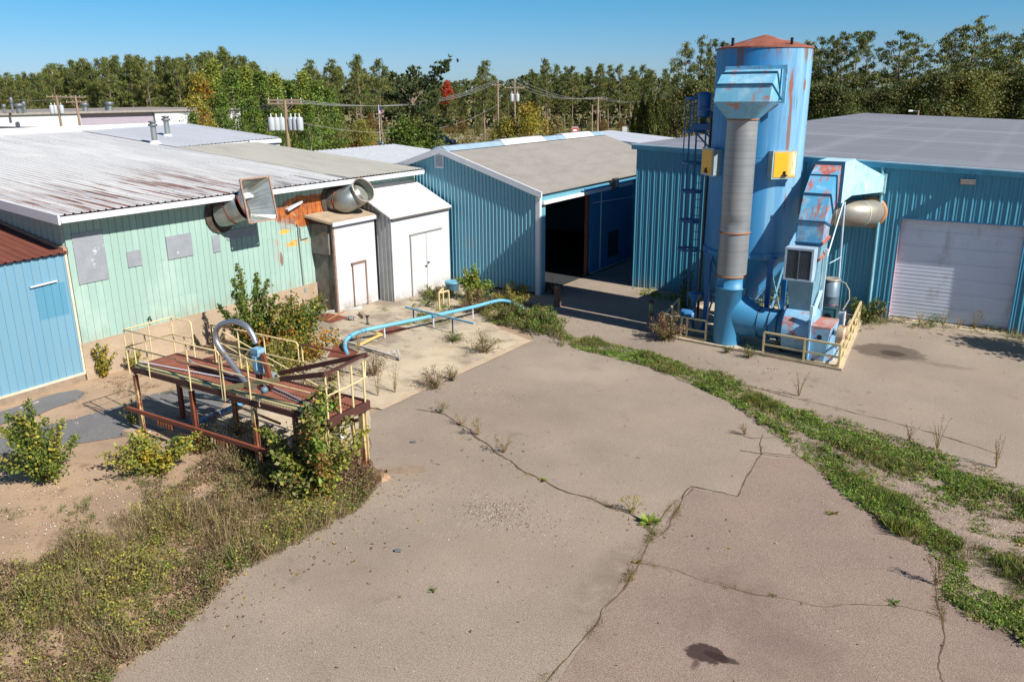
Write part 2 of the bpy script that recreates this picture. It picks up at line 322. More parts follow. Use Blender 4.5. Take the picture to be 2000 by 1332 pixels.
# bits of dark shoulder asphalt and gravel pieces
def pebbles(name, pos, smin, smax, cols, z=.02):
    n = len(pos); V = []
    qs = []; cs = []
    for (x, y), c in zip(pos, pick(cols, n, .25)):
        s = rnd.uniform(smin, smax); a = rnd.uniform(0, 6.3); h = s*.6; b = [(x+math.cos(a+k*1.57)*s*rnd.uniform(.7, 1), y+math.sin(a+k*1.57)*s*rnd.uniform(.6, 1), z) for k in range(4)]; t = [((p[0]*.55+x*.45), (p[1]*.55+y*.45), z+h) for p in b]
        qs += [t]+[[b[k], b[(k+1) % 4], t[(k+1) % 4], t[k]] for k in range(4)]; cs += [c]*5
    return tag(qmesh(name, np.array(qs), np.array(cs), foliage('loose_stone', 0, .9)), kind='stuff')
def blob(px, py, rx, ry, n):
    c = G(px, py); return np.stack([rng.normal(c.x, rx, n), rng.normal(c.y, ry, n)], 1)
stone = [lin('#8e8072'), lin('#b0a595'), lin('#5d4c42'), lin('#c7bdb0'), lin('#3f342c')]
pebbles('gravel', np.concatenate([blob(970, 1000, .42, .3, 900), blob(1020, 1005, .75, .35, 240), blob(960, 775, .9, .6, 160), blob(1000, 990, 1.4, .9, 160)]), .005, .017, stone)
pebbles('gravel', np.concatenate([inside(STRIP, 2200), inside([G(*q) for q in ((0, 900), (330, 930), (420, 1000), (200, 1050), (0, 1120))], 520), inside([G(*q) for q in ((640, 640), (760, 600), (1000, 670), (760, 760))], 160), inside([G(*q) for q in ((180, 745), (430, 720), (330, 790), (60, 850))], 200)]), .006, .024, stone[:2]+stone[3:4])
pebbles('gravel', np.concatenate([inside([(q[0], q[1]) for q in YARD[:10]]+[(-6, 12), (-5, 2)], 220)]), .006, .018, stone)
# ================================================================== BUILDINGS
mMint = M('mint_siding', '#93afa5', .55, var=.06, vs=.5, vst=(1, 1, .25), layers=[dict(c='#8d8672', s=2.2, st=(1, 1.5, .5), lo=.4, hi=.65, amt=.5, gates=[('Z', 1.7, 1.15)]), dict(c='#6f9488', lines=('Z', 1.22, .012), s=9, lo=.45, hi=.6, amt=.7), dict(c='#b7cabb', s=.7, st=(1, 1, .6), lo=.5, hi=.7, amt=.4), dict(c='#a5c0b0', s=1.2, st=(1, 3, .3), lo=.5, hi=.75, amt=.5),
    dict(c='#b86a2c', c2='#7d4a33', s2=3, s=1.6, lo=.25, hi=.4, gates=[('e', (-22.74, 22.0, 3.85), (1, 1.9, .62), .15, .25, 2)]),
    dict(c='#8d8a88', s=2, lo=.3, hi=.6, amt=.8, gates=[('e', (-22.74, 20.75, 3.45), (1, .5, .35), .5, .4, 2)]), dict(c='#d39a3c', s=3, st=(1, 1, 2), lo=.42, hi=.52, gates=[('e', (-22.74, 21.2, 2.75), (1, .7, .13), .3, .4, 4)]),
    dict(c='#d9a94a', s=3, lo=.42, hi=.55, gates=[('e', (-22.74, 20.6, 3.23), (1, .3, .1), .3, .4, 4)]), dict(c='#7b4a35', gates=[('e', (-22.74, 20.35, 2.25), (1, .09, .32), .4, .5, 5)], amt=.8), dict(c='#a59c90', s=3, lo=.4, hi=.6, gates=[('e', (-22.74, 20.2, 2.7), (1, .16, .7), .5, .5, 3)], amt=.8)])
mRoofW = M('old_white_metal_roof', '#d4d4d2', .5, var=.06, vs=.7, vst=(.25, 1, 1), layers=[dict(c='#86888e', lines=('X', 4.3, .035), s=6, lo=.4, hi=.6, amt=.7), dict(c='#a4a6ab', lines=('Y', .24, .045), s=1.2, st=(.2, 1, 1), lo=.3, hi=.6, amt=.4), dict(c='#aeb0b4', s=1.5, st=(.08, 3, 1), lo=.5, hi=.7, amt=.6),
    dict(c='#86503b', c2='#5e3a2e', s2=5, s=2.2, st=(.09, 7, 1), lo=.49, hi=.57, amt=.85, gates=[('X', -30.5, -24), ('Y', 22.5, 18)]),
    dict(c='#5f5c5e', s=2, st=(.2, 2.5, 1), lo=.52, hi=.62, amt=.75, gates=[('X', -25.5, -22.6), ('Y', 17, 22)]), dict(c='#86503b', s=3, st=(.15, 4, 1), lo=.55, hi=.62, amt=.7, gates=[('Y', 14, 12.4)])])
mRoofB = M('beige_metal_roof', '#bdbab0', .5, var=.05, vs=.8, vst=(.2, 1, 1), layers=[dict(c='#86827a', lines=('Y', .57, .05), s=1, st=(.2, 1, 1), lo=.3, hi=.6, amt=.5), dict(c='#8b8577', s=1.5, st=(.2, 3, 1), lo=.55, hi=.7, amt=.5)])
mRust = M('rusty_roof_metal', '#6d3d30', .7, var=.14, vs=1, vst=(.3, 2, 1), layers=[dict(c='#8a5646', s=1.5, st=(.3, 2, 1), lo=.5, hi=.7, amt=.6)])
mAnnex = M('pale_blue_siding', '#6b94a8', .5, var=.05, vs=.6, vst=(1, 1, .3), layers=[dict(c='#46859f', s=2, lo=.2, hi=.4, amt=.75, gates=[('Y', 11.52, 11.56), ('Y', 12.4, 12.36), ('Z', 2.02, 2.08), ('Z', 3.0, 2.97)]), dict(c='#5f93b5', s=1, st=(1, 4, .2), lo=.5, hi=.7, amt=.5)])
mWhite = M('white_paint', '#c2c4c6', .5, var=.03, vs=1.5, layers=[dict(c='#85745f', s=2.5, lo=.32, hi=.6, amt=.65, gates=[('Z', .55, .05)]), dict(c='#a89f94', s=2, st=(1, 1, .5), lo=.68, hi=.8, amt=.4)])
mTrim = M('white_trim', '#c9ccd2', .45, var=.04)
mBarn = M('steel_blue_siding', '#669eb1', .5, var=.05, vs=.5, vst=(1, 1, .2), layers=[dict(c='#85745f', s=2.5, lo=.32, hi=.6, amt=.65, gates=[('Z', .55, .05)]), dict(c='#6a8f96', s=.7, lo=.55, hi=.75, amt=.35), dict(c='#7d9aa0', s=2, lo=.4, hi=.6, amt=.5, gates=[('e', (-20, 28.3, 1.9), (.7, 1, .5), .8, .3, 2)])])
mBarnD = M('blue_door_panel', '#1f6f9e', .45, var=.06)
mBlue = M('teal_blue_siding', '#438ba6', .5, var=.06, vs=.4, vst=(1, 1, .15), layers=[dict(c='#85745f', s=2.5, lo=.32, hi=.6, amt=.65, gates=[('Z', .55, .05)]), dict(c='#4f98b0', s=1.2, st=(2, 2, .1), lo=.5, hi=.7, amt=.5)])
mRoofG = M('grey_shingle_roof', '#8c8780', .85, var=.06, vs=.6, layers=[dict(c='#7d7771', s=2, st=(1, .3, 1), lo=.45, hi=.65, amt=.5), dict(c='#a09c94', s=.5, lo=.6, hi=.75, amt=.3)], grain=.15, gs=20)
mRoofR = M('galvanised_roof', '#8d9098', .42, metal=.25, var=.06, vs=.12, vst=(.3, 1, 1), layers=[dict(c='#b4b7bd', lines=('Y', 6.1, .22), s=1.2, lo=.3, hi=.6, amt=.32), dict(c='#adb1b8', lines=('X', 3.05, .3), s=.4, lo=.3, hi=.65, amt=.22), dict(c='#6f737b', lines=('Y', .9, .06), amt=.35), dict(c='#a3a7ae', s=.5, st=(.03, 1, 1), lo=.55, hi=.68, amt=.6), dict(c='#a3a7ae', s=.3, st=(1, .03, 1), lo=.58, hi=.68, amt=.4), dict(c='#777b84', s=1.4, st=(.03, 1, 1), lo=.55, hi=.7, amt=.4)])
mDark = M('dark_interior', '#2a2d30', .9, var=.1)
mGalv = M('galvanised_steel', '#9da29f', .38, metal=.75, var=.12, vs=4, layers=[dict(c='#8f7d62', s=2.2, st=(1, 1, 1), lo=.58, hi=.75, amt=.55)])
mGalvD = M('grey_sheet_patch', '#92979d', .5, metal=.15, var=.08, vs=3, layers=[dict(c='#d0d4d8', s=3.2, lo=.6, hi=.68, amt=.8)])
mPly = M('weathered_plywood', '#6f6a63', .9, var=.22, vs=6, vst=(1, 1, .6), layers=[dict(c='#4b443e', s=2.5, st=(1, 1, .5), lo=.5, hi=.65, amt=.7), dict(c='#93582f', s=2.5, lo=.62, hi=.7, amt=.8)])
mWood = M('bare_timber', '#8b7a68', .9, var=.15, vs=6)
mBlack = M('black_iron', '#1c2024', .5, var=.1)
# ---- mint green main building
gx, gy0, gy1 = -22.74, 12.6, 28.2
hall = empty('metal_building', (gx-8, 20, 0), 'long mint green metal building with a rust streaked white roof and concrete foundation', 'building')
b = MB(); b.rib((gx, gy0, 1.1), (gx, gy1, 1.1), (gx, gy0, 4.75), .225, .022, 'groove')
b.rib((-39.6, gy0, 1.1), (gx, gy0, 1.1), (-39.6, gy0, 6.1), .3, .03, 'rib', C2=(gx, gy0, 4.72)); b.poly([(gx, gy1, 0), (-39.6, gy1, 0), (-39.6, gy1, 6.1), (gx, gy1, 4.75)]); b.poly([(-39.7, gy1, 0), (-39.7, gy0, 0), (-39.7, gy0, 6.1), (-39.7, gy1, 6.1)])
b.build('wall', mMint, hall)
b = MB(); b.box(-39.6, gx+.06, gy0-.06, gy1-.3, -.2, 1.1); b.build('foundation', mFound, hall)
def zr(x): return 4.9+.083*(-22.15-x)
b = MB(); yb = 23.6
b.rib((-22.15, 12.2, 4.9), (-22.15, yb, 4.9), (-39.6, 12.2, zr(-39.6)), .24, .04, 'rib'); rf = b.build('roof', mRoofW, hall)
b = MB(); b.rib((-22.12, yb, 4.915), (-22.12, 28.09, 4.915), (-32.6, yb, zr(-32.6)+.015), .19, .032, 'rib'); b.build('roof', mRoofB, hall)['label'] = 'newer beige roof sheets'
b = MB(); b.rib((-32.4, yb, zr(-32.4)+.03), (-32.4, 29.6, zr(-32.4)+.16), (-39.6, yb, zr(-39.6)+.03), .24, .028, 'rib'); b.hexa([(-39.6, yb+.02, 5.2), (-32.42, yb+.02, 5.2), (-32.42, 29.58, 5.2), (-39.6, 29.58, 5.2)], [(-39.6, yb+.02, zr(-39.6)), (-32.42, yb+.02, zr(-32.42)), (-32.42, 29.58, zr(-32.42)+.12), (-39.6, 29.58, zr(-39.6)+.12)]); b.build('roof', M('pale_upper_roof', '#b5b9c0', .5, var=.05, vs=.8, vst=(.2, 1, 1)), hall)['label'] = 'raised upper roof'
b = MB(); b.box(-22.2, -22.1, 12.2, 28.09, 4.72, 4.86); b.box(-22.1, -22.05, 12.2, 28.0, 4.70, 4.80); b.hexa([(-39.6, 12.14, zr(-39.6)-.24), (-22.1, 12.14, 4.66), (-22.1, 12.2, 4.66), (-39.6, 12.2, zr(-39.6)-.24)], [(-39.6, 12.14, zr(-39.6)+.02), (-22.1, 12.14, 4.92), (-22.1, 12.2, 4.92), (-39.6, 12.2, zr(-39.6)+.02)])
b.box(-39.85, -39.55, 12.1, 29.6, zr(-39.6)-.1, zr(-39.6)+.25); b.box(-32.38, -32.3, 27.6, 29.6, zr(-32.4)-.08, zr(-32.4)+.11); b.build('fascia', mTrim, hall)
b = MB(); b.poly([(gx, 12.2, 4.7), (-22.16, 12.2, 4.7), (-22.16, 28.1, 4.7), (gx, 28.1, 4.7)]); b.build('soffit', mTrim, hall)
def patch(y0, y1, z0, z1, x=gx): 
    b = MB(); b.box(x-.005, x+.03, y0, y1, z0, z1); b.build('cover_plate', mGalvD, hall)
patch(12.78, 13.69, 2.82, 4.27); patch(14.36, 14.83, 3.03, 3.51); patch(15.74, 16.67, 3.03, 3.76); patch(17.45, 17.74, 2.98, 3.54); patch(18.05, 19.3, 3.3, 3.62)
for q in ((303, 282), (328, 269)):
    d = _ray(*q); t = (4.9-.083*22.15-8)/(d.z+.083*d.x); p = Vector((0, 0, 8))+d*t
    v = empty('roof_vent_pipe', p, '', 'vent pipe', 'capped vent pipes on the white roof'); v['label'] = 'grey capped vent pipe on the white roof, %s' % ('nearer to the camera of the two' if q[0] == 303 else 'farther from the camera of the two')
    b = MB(); b.lathe(p, [(.30, 0), (.16, .16), (.14, .17)], 14); b.build('flashing', mWhite, v)
    b = MB(); b.lathe(p, [(.125, .1), (.125, .8)], 14); b.build('pipe', mGalv, v)
    b = MB(); b.lathe(p, [(.17, .78), (.2, .8), (.2, .88), (.12, .9), (.12, .93), (.19, .95), (.16, 1.0), (0, 1.01)], 14); b.build('cap', M('weathered_zinc', '#6f7476', .5, metal=.5), v)
# ---- pale blue annex on the left
an = empty('lean_to', (gx-3, 6, 0), 'pale blue lean-to with a brown rusty roof at the left edge', 'building')
b = MB(); b.rib((gx, 3, .2), (gx, 12.52, .2), (gx, 3, 3.7), .225, .018, 'groove', C2=(gx, 12.52, 3.76)); b.build('wall', mAnnex, an)
b = MB(); b.box(gx-.2, gx+.04, 3, 12.5, 0, .2); b.build('sill_board', mWood, an)
b = MB(); b.box(gx, gx+.05, 3, 12.53, .2, .26); b.box(gx, gx+.03, 12.49, 12.56, .26, 3.75); b.build('trim', M('cream_trim', '#c9bfa8', .6), an)
b = MB(); b.rib((gx+.12, 3, 3.74), (gx+.12, 12.58, 3.80), (-31, 3, 5.05), .24, .028, 'rib', C2=(-31, 12.58, 5.12)); b.build('roof', mRust, an)
b = MB(); b.hexa([(-31, 12.55, 5.0), (gx, 12.5, 3.72), (gx, 12.62, 3.72), (-31, 12.62, 5.0)], [(-31, 12.55, 5.25), (gx, 12.5, 3.92), (gx, 12.62, 3.92), (-31, 12.62, 5.25)]); b.build('flashing', M('rusty_flashing', '#a9826b', .7, var=.15), an)
b = MB(); b.bar((gx+.05, 11.4, 3.02), (gx+.05, 12.15, 3.06), .04); b.build('door_track', mTrim, an)
b = MB(); b.box(-31, gx, 2.9, 3.0, 0, 3.6); b.poly([(-31, 3, 0), (-31, 12.5, 0), (-31, 12.5, 5), (-31, 3, 5)]); b.build('end_wall', mAnnex, an)
# ---- white sheds
fa = -21.65
sA = empty('shed', (fa, 23.3, 0), 'narrow white shed with a small door and a bare plywood side', 'shed')
ya0, ya1 = 21.95, 24.22
b = MB(); b.rib((fa, ya0, .0), (fa, ya1, .0), (fa, ya0, 3.40), .2, .012, 'groove'); b.build('front_wall', mWhite, sA)
b = MB(); b.poly([(gx, ya0, 0), (fa, ya0, 0), (fa, ya0, 3.38), (gx, ya0, 3.6)]); b.box(gx+.03, fa-.18, ya0-.1, ya0-.005, 2.25, 3.36); b.build('side_wall', mPly, sA)
b = MB(); b.box(fa-.05, fa+.03, ya0-.05, ya0+.03, 0, 3.33); b.build('corner_post', M('peeling_board', '#8a7468', .9, var=.2, vs=5), sA)
b = MB(); b.hexa([(gx, 21.6, 3.62), (fa+.12, 21.82, 3.38), (fa+.12, 24.28, 3.42), (gx, 24.28, 3.66)], [(gx, 21.6, 3.70), (fa+.12, 21.82, 3.47), (fa+.12, 24.28, 3.51), (gx, 24.28, 3.74)]); b.build('roof', M('weathered_roof_board', '#a5937c', .9, var=.14, vs=2.5), sA)
b = MB(); b.box(fa+.12, fa+.16, 21.8, 24.28, 3.33, 3.47); b.build('fascia', mTrim, sA)
dr = MB(); dr.box(fa+.01, fa+.045, 22.85, 23.5, .1, 1.72); dd = dr.build('door', mWhite, sA)
b = MB(); b.box(fa+.01, fa+.07, 22.77, 23.58, 1.72, 1.80); b.box(fa+.01, fa+.07, 23.5, 23.58, 0, 1.72); b.box(fa+.01, fa+.05, 22.81, 22.85, 0, 1.72); b.build('door_frame', M('brown_frame', '#7a6256', .85, var=.15), dd)
fb = -20.87
sB = empty('shed', (fb, 26.2, 0), 'larger white shed with double doors and a pitched white roof against the blue wall', 'shed')
b = MB(); b.rib((fb, 24.3, 0), (fb, 28.06, 0), (fb, 24.3, 3.36), .16, .008, 'groove'); b.poly([(gx, 28.06, 0), (fb, 28.06, 0), (fb, 28.06, 3.36), (gx, 28.06, 4.3)][::-1]); b.build('front_wall', mWhite, sB)
b = MB(); b.rib((gx, 24.32, 0), (fb, 24.32, 0), (gx, 24.32, 4.35), .2, .028, 'rib', C2=(fb, 24.32, 3.34)); b.build('side_wall', M('bare_ribbed_steel', '#9a9c9c', .45, metal=.5, var=.08), sB)
b = MB(); b.hexa([(gx, 24.15, 4.38), (fb+.12, 24.15, 3.36), (fb+.12, 28.12, 3.36), (gx, 28.12, 4.38)], [(gx, 24.15, 4.44), (fb+.12, 24.15, 3.42), (fb+.12, 28.12, 3.42), (gx, 28.12, 4.44)]); b.build('roof', M('white_membrane_roof', '#d2cfca', .6, var=.04, vs=.8), sB)
b = MB(); b.box(fb+.02, fb+.11, 24.3, 28.05, 3.29, 3.355); b.build('eave_edge', M('dark_drip_edge', '#5a5450', .7), sB)
for k, (u, v) in enumerate(((25.45, 26.43), (26.45, 27.43))):
    b = MB(); b.rib((fb+.02, u, .03), (fb+.02, v, .03), (fb+.02, u, 2.53), .16, .006, 'groove'); d = b.build('door', mWhite, sB)
    b = MB(); hy = 26.36 if k == 0 else 26.52; b.box(fb+.02, fb+.07, hy-.05, hy+.05, 1.12+.12*k, 1.17+.12*k); b.build('latch', mBlack, d)
b = MB(); b.box(fb+.01, fb+.06, 25.38, 27.5, 2.53, 2.58); b.box(fb+.01, fb+.045, 25.40, 25.445, 0, 2.53); b.box(fb+.01, fb+.03, 26.432, 26.448, 0, 2.53); b.build('door_frame', M('grey_frame', '#8c8680', .8), sB)
# ---- steel blue barn
by, bx0, bx1, rx = 28.33, -26.2, -16.55, -21.37; byE = 43.1
barn = empty('barn', (rx, 35, 0), 'steel blue gabled barn with a grey roof and an open dark doorway', 'barn')
b = MB(); n = 18
b.rib((bx0, by, .1), (rx, by, .1), (bx0, by, 4.1), .177, .034, 'rib', C2=(rx, by, 5.66)); b.rib((rx, by, .1), (bx1, by, .1), (rx, by, 5.66), .177, .034, 'rib', C2=(bx1, by, 4.1))
b.rib((bx1, by, 0), (bx1, 28.8, 0), (bx1, by, 4.1), .18, .02, 'rib'); b.rib((bx1, 28.8, 3.76), (bx1, byE, 3.76), (bx1, 28.8, 4.1), .18, .02, 'rib'); b.rib((bx1, 36.9, 0), (bx1, byE, 0), (bx1, 36.9, 3.76), .18, .02, 'rib')
b.poly([(bx0, byE, 0), (bx1, byE, 0), (bx1, byE, 4.1), (rx, byE, 5.6), (bx0, byE, 4.1)]); b.poly([(bx0, by, 0), (bx0, byE, 0), (bx0, byE, 4.1), (bx0, by, 4.1)]); b.build('wall', mBarn, barn)
b = MB(); b.hexa([(rx, by-.12, 5.68), (bx1+.15, by-.12, 4.12), (bx1+.15, byE+.2, 4.12), (rx, byE+.2, 5.68)], [(rx, by-.12, 5.76), (bx1+.15, by-.12, 4.19), (bx1+.15, byE+.2, 4.19), (rx, byE+.2, 5.76)]); b.hexa([(rx, by-.12, 5.68), (rx, byE+.2, 5.68), (bx0-.15, byE+.2, 4.12), (bx0-.15, by-.12, 4.12)], [(rx, by-.12, 5.76), (rx, byE+.2, 5.76), (bx0-.15, byE+.2, 4.19), (bx0-.15, by-.12, 4.19)]); b.build('roof', mRoofG, barn)
b = MB(); nd = Vector((0, -1, 0))
for sx, ex in ((rx, bx1+.16), (rx, bx0-.16)):
    b.hexa([(sx, by-.16, 5.56), (ex, by-.16, 3.98), (ex, by-.06, 3.98), (sx, by-.06, 5.56)] if ex > sx else [(ex, by-.16, 3.98), (sx, by-.16, 5.56), (sx, by-.06, 5.56), (ex, by-.06, 3.98)], [(sx, by-.16, 5.80), (ex, by-.16, 4.22), (ex, by-.06, 4.22), (sx, by-.06, 5.80)] if ex > sx else [(ex, by-.16, 4.22), (sx, by-.16, 5.80), (sx, by-.06, 5.80), (ex, by-.06, 4.22)])
b.box(bx1-.16, bx1+.035, by-.05, by+.0, 0, 4.0); b.box(bx1+.022, bx1+.04, by, by+.1, 0, 4.1); b.build('trim', mTrim, barn)
b = MB()
for y0, y1, m in ((28.2, 32.7, 0), (32.7, 36.5, 1), (36.5, 38.6, 0), (38.6, 41.8, 1), (41.8, 43.3, 0)):
    z = 5.84 if m == 0 else 5.9; b.hexa([(rx-.5, y0, 5.66), (rx+.45, y0, 5.66), (rx+.45, y1, 5.66), (rx-.5, y1, 5.66)], [(rx-.16, y0, z), (rx+.16, y0, z), (rx+.16, y1, z), (rx-.16, y1, z)], m)
b.build('ridge_cap', [M('pale_blue_cap', '#8fa6b5', .5), mWhite], barn)
v = MB(); v.box(-21.68, -21.22, by-.05, by-.031, 4.95, 5.52); vt = v.build('gable_vent', mTrim, barn)
v = MB()
for k in range(9): v.hexa([(-21.63, by-.052, 5.0+k*.056), (-21.27, by-.052, 5.0+k*.056), (-21.27, by-.075, 5.0+k*.056), (-21.63, by-.075, 5.0+k*.056)][::-1], [(-21.63, by-.052, 5.04+k*.056), (-21.27, by-.052, 5.04+k*.056), (-21.27, by-.056, 5.04+k*.056), (-21.63, by-.056, 5.04+k*.056)][::-1])
v.build('louvre', M('louvre_grey', '#a9adb2', .5), vt)
b = MB(); b.box(bx1+.02, bx1+.16, 28.45, 37, 3.70, 3.83); b.build('door_track', [M('white_track', '#e2e0dc', .45)], barn)
b = MB(); b.box(bx1+.02, bx1+.05, 32.15, 43, 3.84, 3.95); b.build('track_cover', M('mid_blue', '#3b7fae', .5), barn)
b = MB(); b.rib((bx1+.13, 32.62, .12), (bx1+.13, 36.98, .12), (bx1+.13, 32.62, 3.72), .2, .015, 'rib'); b.box(bx1+.05, bx1+.125, 32.62, 36.98, .12, 3.7); sd_ = b.build('sliding_door', mBarnD, barn)
b = MB(); b.box(bx1+.15, bx1+.175, 33.55, 33.6, .12, 3.72); b.box(bx1+.15, bx1+.17, 32.62, 37, .1, .14); b.bar((bx1+.19, 32.7, 3.3), (bx1+.24, 37, 3.12), .03); b.build('frame_strip', mTrim, sd_)
b = MB(); b.box(bx1+.148, bx1+.165, 34.4, 35.5, .55, 1.75); b.build('wicket', M('dark_green_panel', '#20414a', .6), sd_)
b = MB(); b.box(bx1-.12, bx1+.03, 32.5, 32.6, 0, 3.72); b.box(bx1-.14, bx1+.03, 32.42, 32.7, 0, .14); b.build('door_post', M('rusty_post', '#7a4a3a', .8), barn)
b = MB(); b.poly([(bx0+.02, by+.05, .03), (bx1-.02, by+.05, .03), (bx1-.02, byE, .03), (bx0+.02, byE, .03)]); b.build('floor', mDark, barn)
b = MB()
for k in range(6): b.box(bx0+.06, bx0+.2, 29+k*2.6, 29.2+k*2.6, 0, 4)
for z in (1.6, 2.7, 3.6): b.box(bx0+.06, bx0+.16, by+.2, byE-.2, z, z+.12)
for k in range(6): b.bar((bx0+.2, 29+k*2.6, 4.05), (bx1-.2, 29+k*2.6, 4.05), .12); b.bar((bx0+.2, 29+k*2.6, 3.0), (bx0+1.8, 29+k*2.6, 4.0), .1)
b.build('frame_timber', M('dark_timber', '#5a5048', .9), barn)
# ---- low white ribbed roof behind the barn
bk = empty('low_building', (-34, 42, 0), 'low building with a white ribbed roof behind the blue barn', 'building')
def zq(x): return 4.98+.085*(-24.4-x)
b = MB(); b.rib((-24.4, 28.6, zq(-24.4)), (-24.4, 34.7, zq(-24.4)), (-29.25, 28.6, zq(-29.25)), .3, .03, 'rib'); b.build('roof', M('white_ribbed_roof', '#bfc2c6', .5, var=.05, layers=[dict(c='#7b7f88', s=3.2, st=(6, 1, 1), lo=.6, hi=.66, amt=.7)]), bk)
b = MB(); b.hexa([(-29.2, 28.7, 0), (-24.5, 28.7, 0), (-24.5, 34.6, 0), (-29.2, 34.6, 0)], [(-29.2, 28.7, 5.3), (-24.5, 28.7, 4.9), (-24.5, 34.6, 4.9), (-29.2, 34.6, 5.3)]); b.build('wall', mWhite, bk)
# ---- teal blue warehouse on the right
wy, wx0 = 31.7, -13.92; wxE, wyE = 42., 82.6
def zw(x): return 5.86-.038*(x-wx0)
wh = empty('warehouse', (6, 45, 0), 'big teal blue warehouse with a white garage door and a wide grey metal roof', 'warehouse')
b = MB(); dx0, dx1, dz = -3.77, -.02, 3.64
b.rib((wx0, wy, 0), (dx0, wy, 0), (wx0, wy, zw(wx0)), .26, .04, 'two', C2=(dx0, wy, zw(dx0))); b.rib((dx0, wy, dz), (dx1, wy, dz), (dx0, wy, zw(dx0)), .26, .04, 'two', C2=(dx1, wy, zw(dx1))); b.rib((dx1, wy, 0), (14, wy, 0), (dx1, wy, zw(dx1)), .26, .04, 'two', C2=(14, wy, zw(14)))
b.rib((wx0, wyE, 0), (wx0, wy, 0), (wx0, wyE, zw(wx0)), .26, .03, 'two'); b.poly([(14, wy, 0), (wxE, wy, 0), (wxE, wy, zw(wxE)), (14, wy, zw(14))]); b.build('wall', mBlue, wh)
b = MB(); b.rib((wx0-.1, wyE, zw(wx0)+.06), (wx0-.1, wy-.1, zw(wx0)+.06), (wxE, wyE, zw(wxE)+.06), .3, .045, 'rib'); b.build('roof', mRoofR, wh)
b = MB(); b.hexa([(wx0-.18, wy-.14, zw(wx0)-.12), (wxE, wy-.14, zw(wxE)-.12), (wxE, wy-.03, zw(wxE)-.12), (wx0-.18, wy-.03, zw(wx0)-.12)], [(wx0-.18, wy-.17, zw(wx0)+.06), (wxE, wy-.17, zw(wxE)+.06), (wxE, wy-.03, zw(wxE)+.06), (wx0-.18, wy-.03, zw(wx0)+.06)])
b.box(wx0-.2, wx0-.02, wy-.1, wyE, zw(wx0)-.12, zw(wx0)+.07); b.build('eave_trim', M('blue_eave_trim', '#3f93b3', .4), wh)
b = MB(); b.hexa([(wx0-.18, wy-.19, zw(wx0)+.06), (wxE, wy-.19, zw(wxE)+.06), (wxE, wy-.05, zw(wxE)+.06), (wx0-.18, wy-.05, zw(wx0)+.06)], [(wx0-.18, wy-.19, zw(wx0)+.1), (wxE, wy-.19, zw(wxE)+.1), (wxE, wy-.05, zw(wxE)+.1), (wx0-.18, wy-.05, zw(wx0)+.1)]); b.build('eave_edge', M('pale_edge', '#9fc3d4', .4), wh)
b = MB(); k = 0; z = .06; dy = wy+.22
while z < dz-.05:
    for q in range(4):
        z2 = min(z+.13, dz); b.poly([(dx0, dy, z), (dx1, dy, z), (dx1, dy-.006, z+.02), (dx0, dy-.006, z+.02)]); b.poly([(dx0, dy-.006, z+.02), (dx1, dy-.006, z+.02), (dx1, dy, z2), (dx0, dy, z2)]); z = z2
    b.poly([(dx0, dy, z), (dx1, dy, z), (dx1, dy+.012, z+.012), (dx0, dy+.012, z+.012)]); z += .012
b.build('garage_door', M('grey_white_door', '#ccd4e2', .5, var=.04, vs=1, layers=[dict(c='#8f8480', s=1.4, st=(1, 1, .5), lo=.58, hi=.75, amt=.45)]), wh)
b = MB(); b.poly([(dx0, wy, 0), (dx0, dy+.05, 0), (dx0, dy+.05, dz), (dx0, wy, dz)]); b.poly([(dx1, wy, 0), (dx1, dy+.05, 0), (dx1, dy+.05, dz), (dx1, wy, dz)]); b.poly([(dx0, wy, dz), (dx1, wy, dz), (dx1, dy+.05, dz), (dx0, dy+.05, dz)]); b.build('door_jamb', M('pinkish_jamb', '#b08d92', .7, var=.1), wh)
b = MB(); b.box(dx0-.06, dx1+.06, wy-.05, wy-.033, dz, dz+.05); b.box(dx0-.05, dx0, wy-.05, wy-.033, 0, dz); b.box(dx1, dx1+.05, wy-.05, wy-.033, 0, dz); b.build('door_trim', M('blue_door_trim', '#2f6f96', .5), wh)
b = MB(); b.box(dx0, dx1, wy-.4, wy+.2, .0, .04); b.build('threshold', mConc, wh)
for x in (-4.5,):
    b = MB(); b.tube([(x-.06, wy-.1, 5.4), (x, wy-.1, 4.5), (x+.04, wy-.1, .1)], .055, 8); b.build('downpipe', M('pale_teal_pipe', '#7fb3c0', .4), wh)
lt = empty('wall_light', (-1.87, wy-.03, 5.0), 'small grey box floodlight on the blue wall above the garage door', 'light')
b = MB(); b.hexa([(-2.1, wy-.24, 4.94), (-1.66, wy-.24, 4.94), (-1.66, wy-.034, 4.94), (-2.1, wy-.034, 4.94)], [(-2.1, wy-.28, 5.1), (-1.66, wy-.28, 5.1), (-1.66, wy-.034, 5.1), (-2.1, wy-.034, 5.1)]); b.build('housing', M('bronze_housing', '#8d8378', .5), lt)
b = MB(); b.poly([(-2.07, wy-.245, 4.955), (-1.69, wy-.245, 4.955), (-1.69, wy-.279, 5.08), (-2.07, wy-.279, 5.08)]); b.build('lens', M('frosted_lens', '#b9aea4', .3), lt)
lt2 = empty('wall_light', (bx1+.05, 35, 3.95), 'dark box lamp under the barn eave above the sliding door', 'light')
p = PX(1201, 357, bx1+.2); b = MB(); b.box(bx1+.02, bx1+.3, p.y-.22, p.y+.22, p.z-.28, p.z+.2); b.build('housing', M('dark_lamp', '#4c4740', .5), lt2)
b = MB(); b.box(bx1+.3, bx1+.31, p.y-.15, p.y+.15, p.z-.2, p.z+.1); b.build('lens', M('frosted_lens2', '#c9c4ba', .2), lt2)
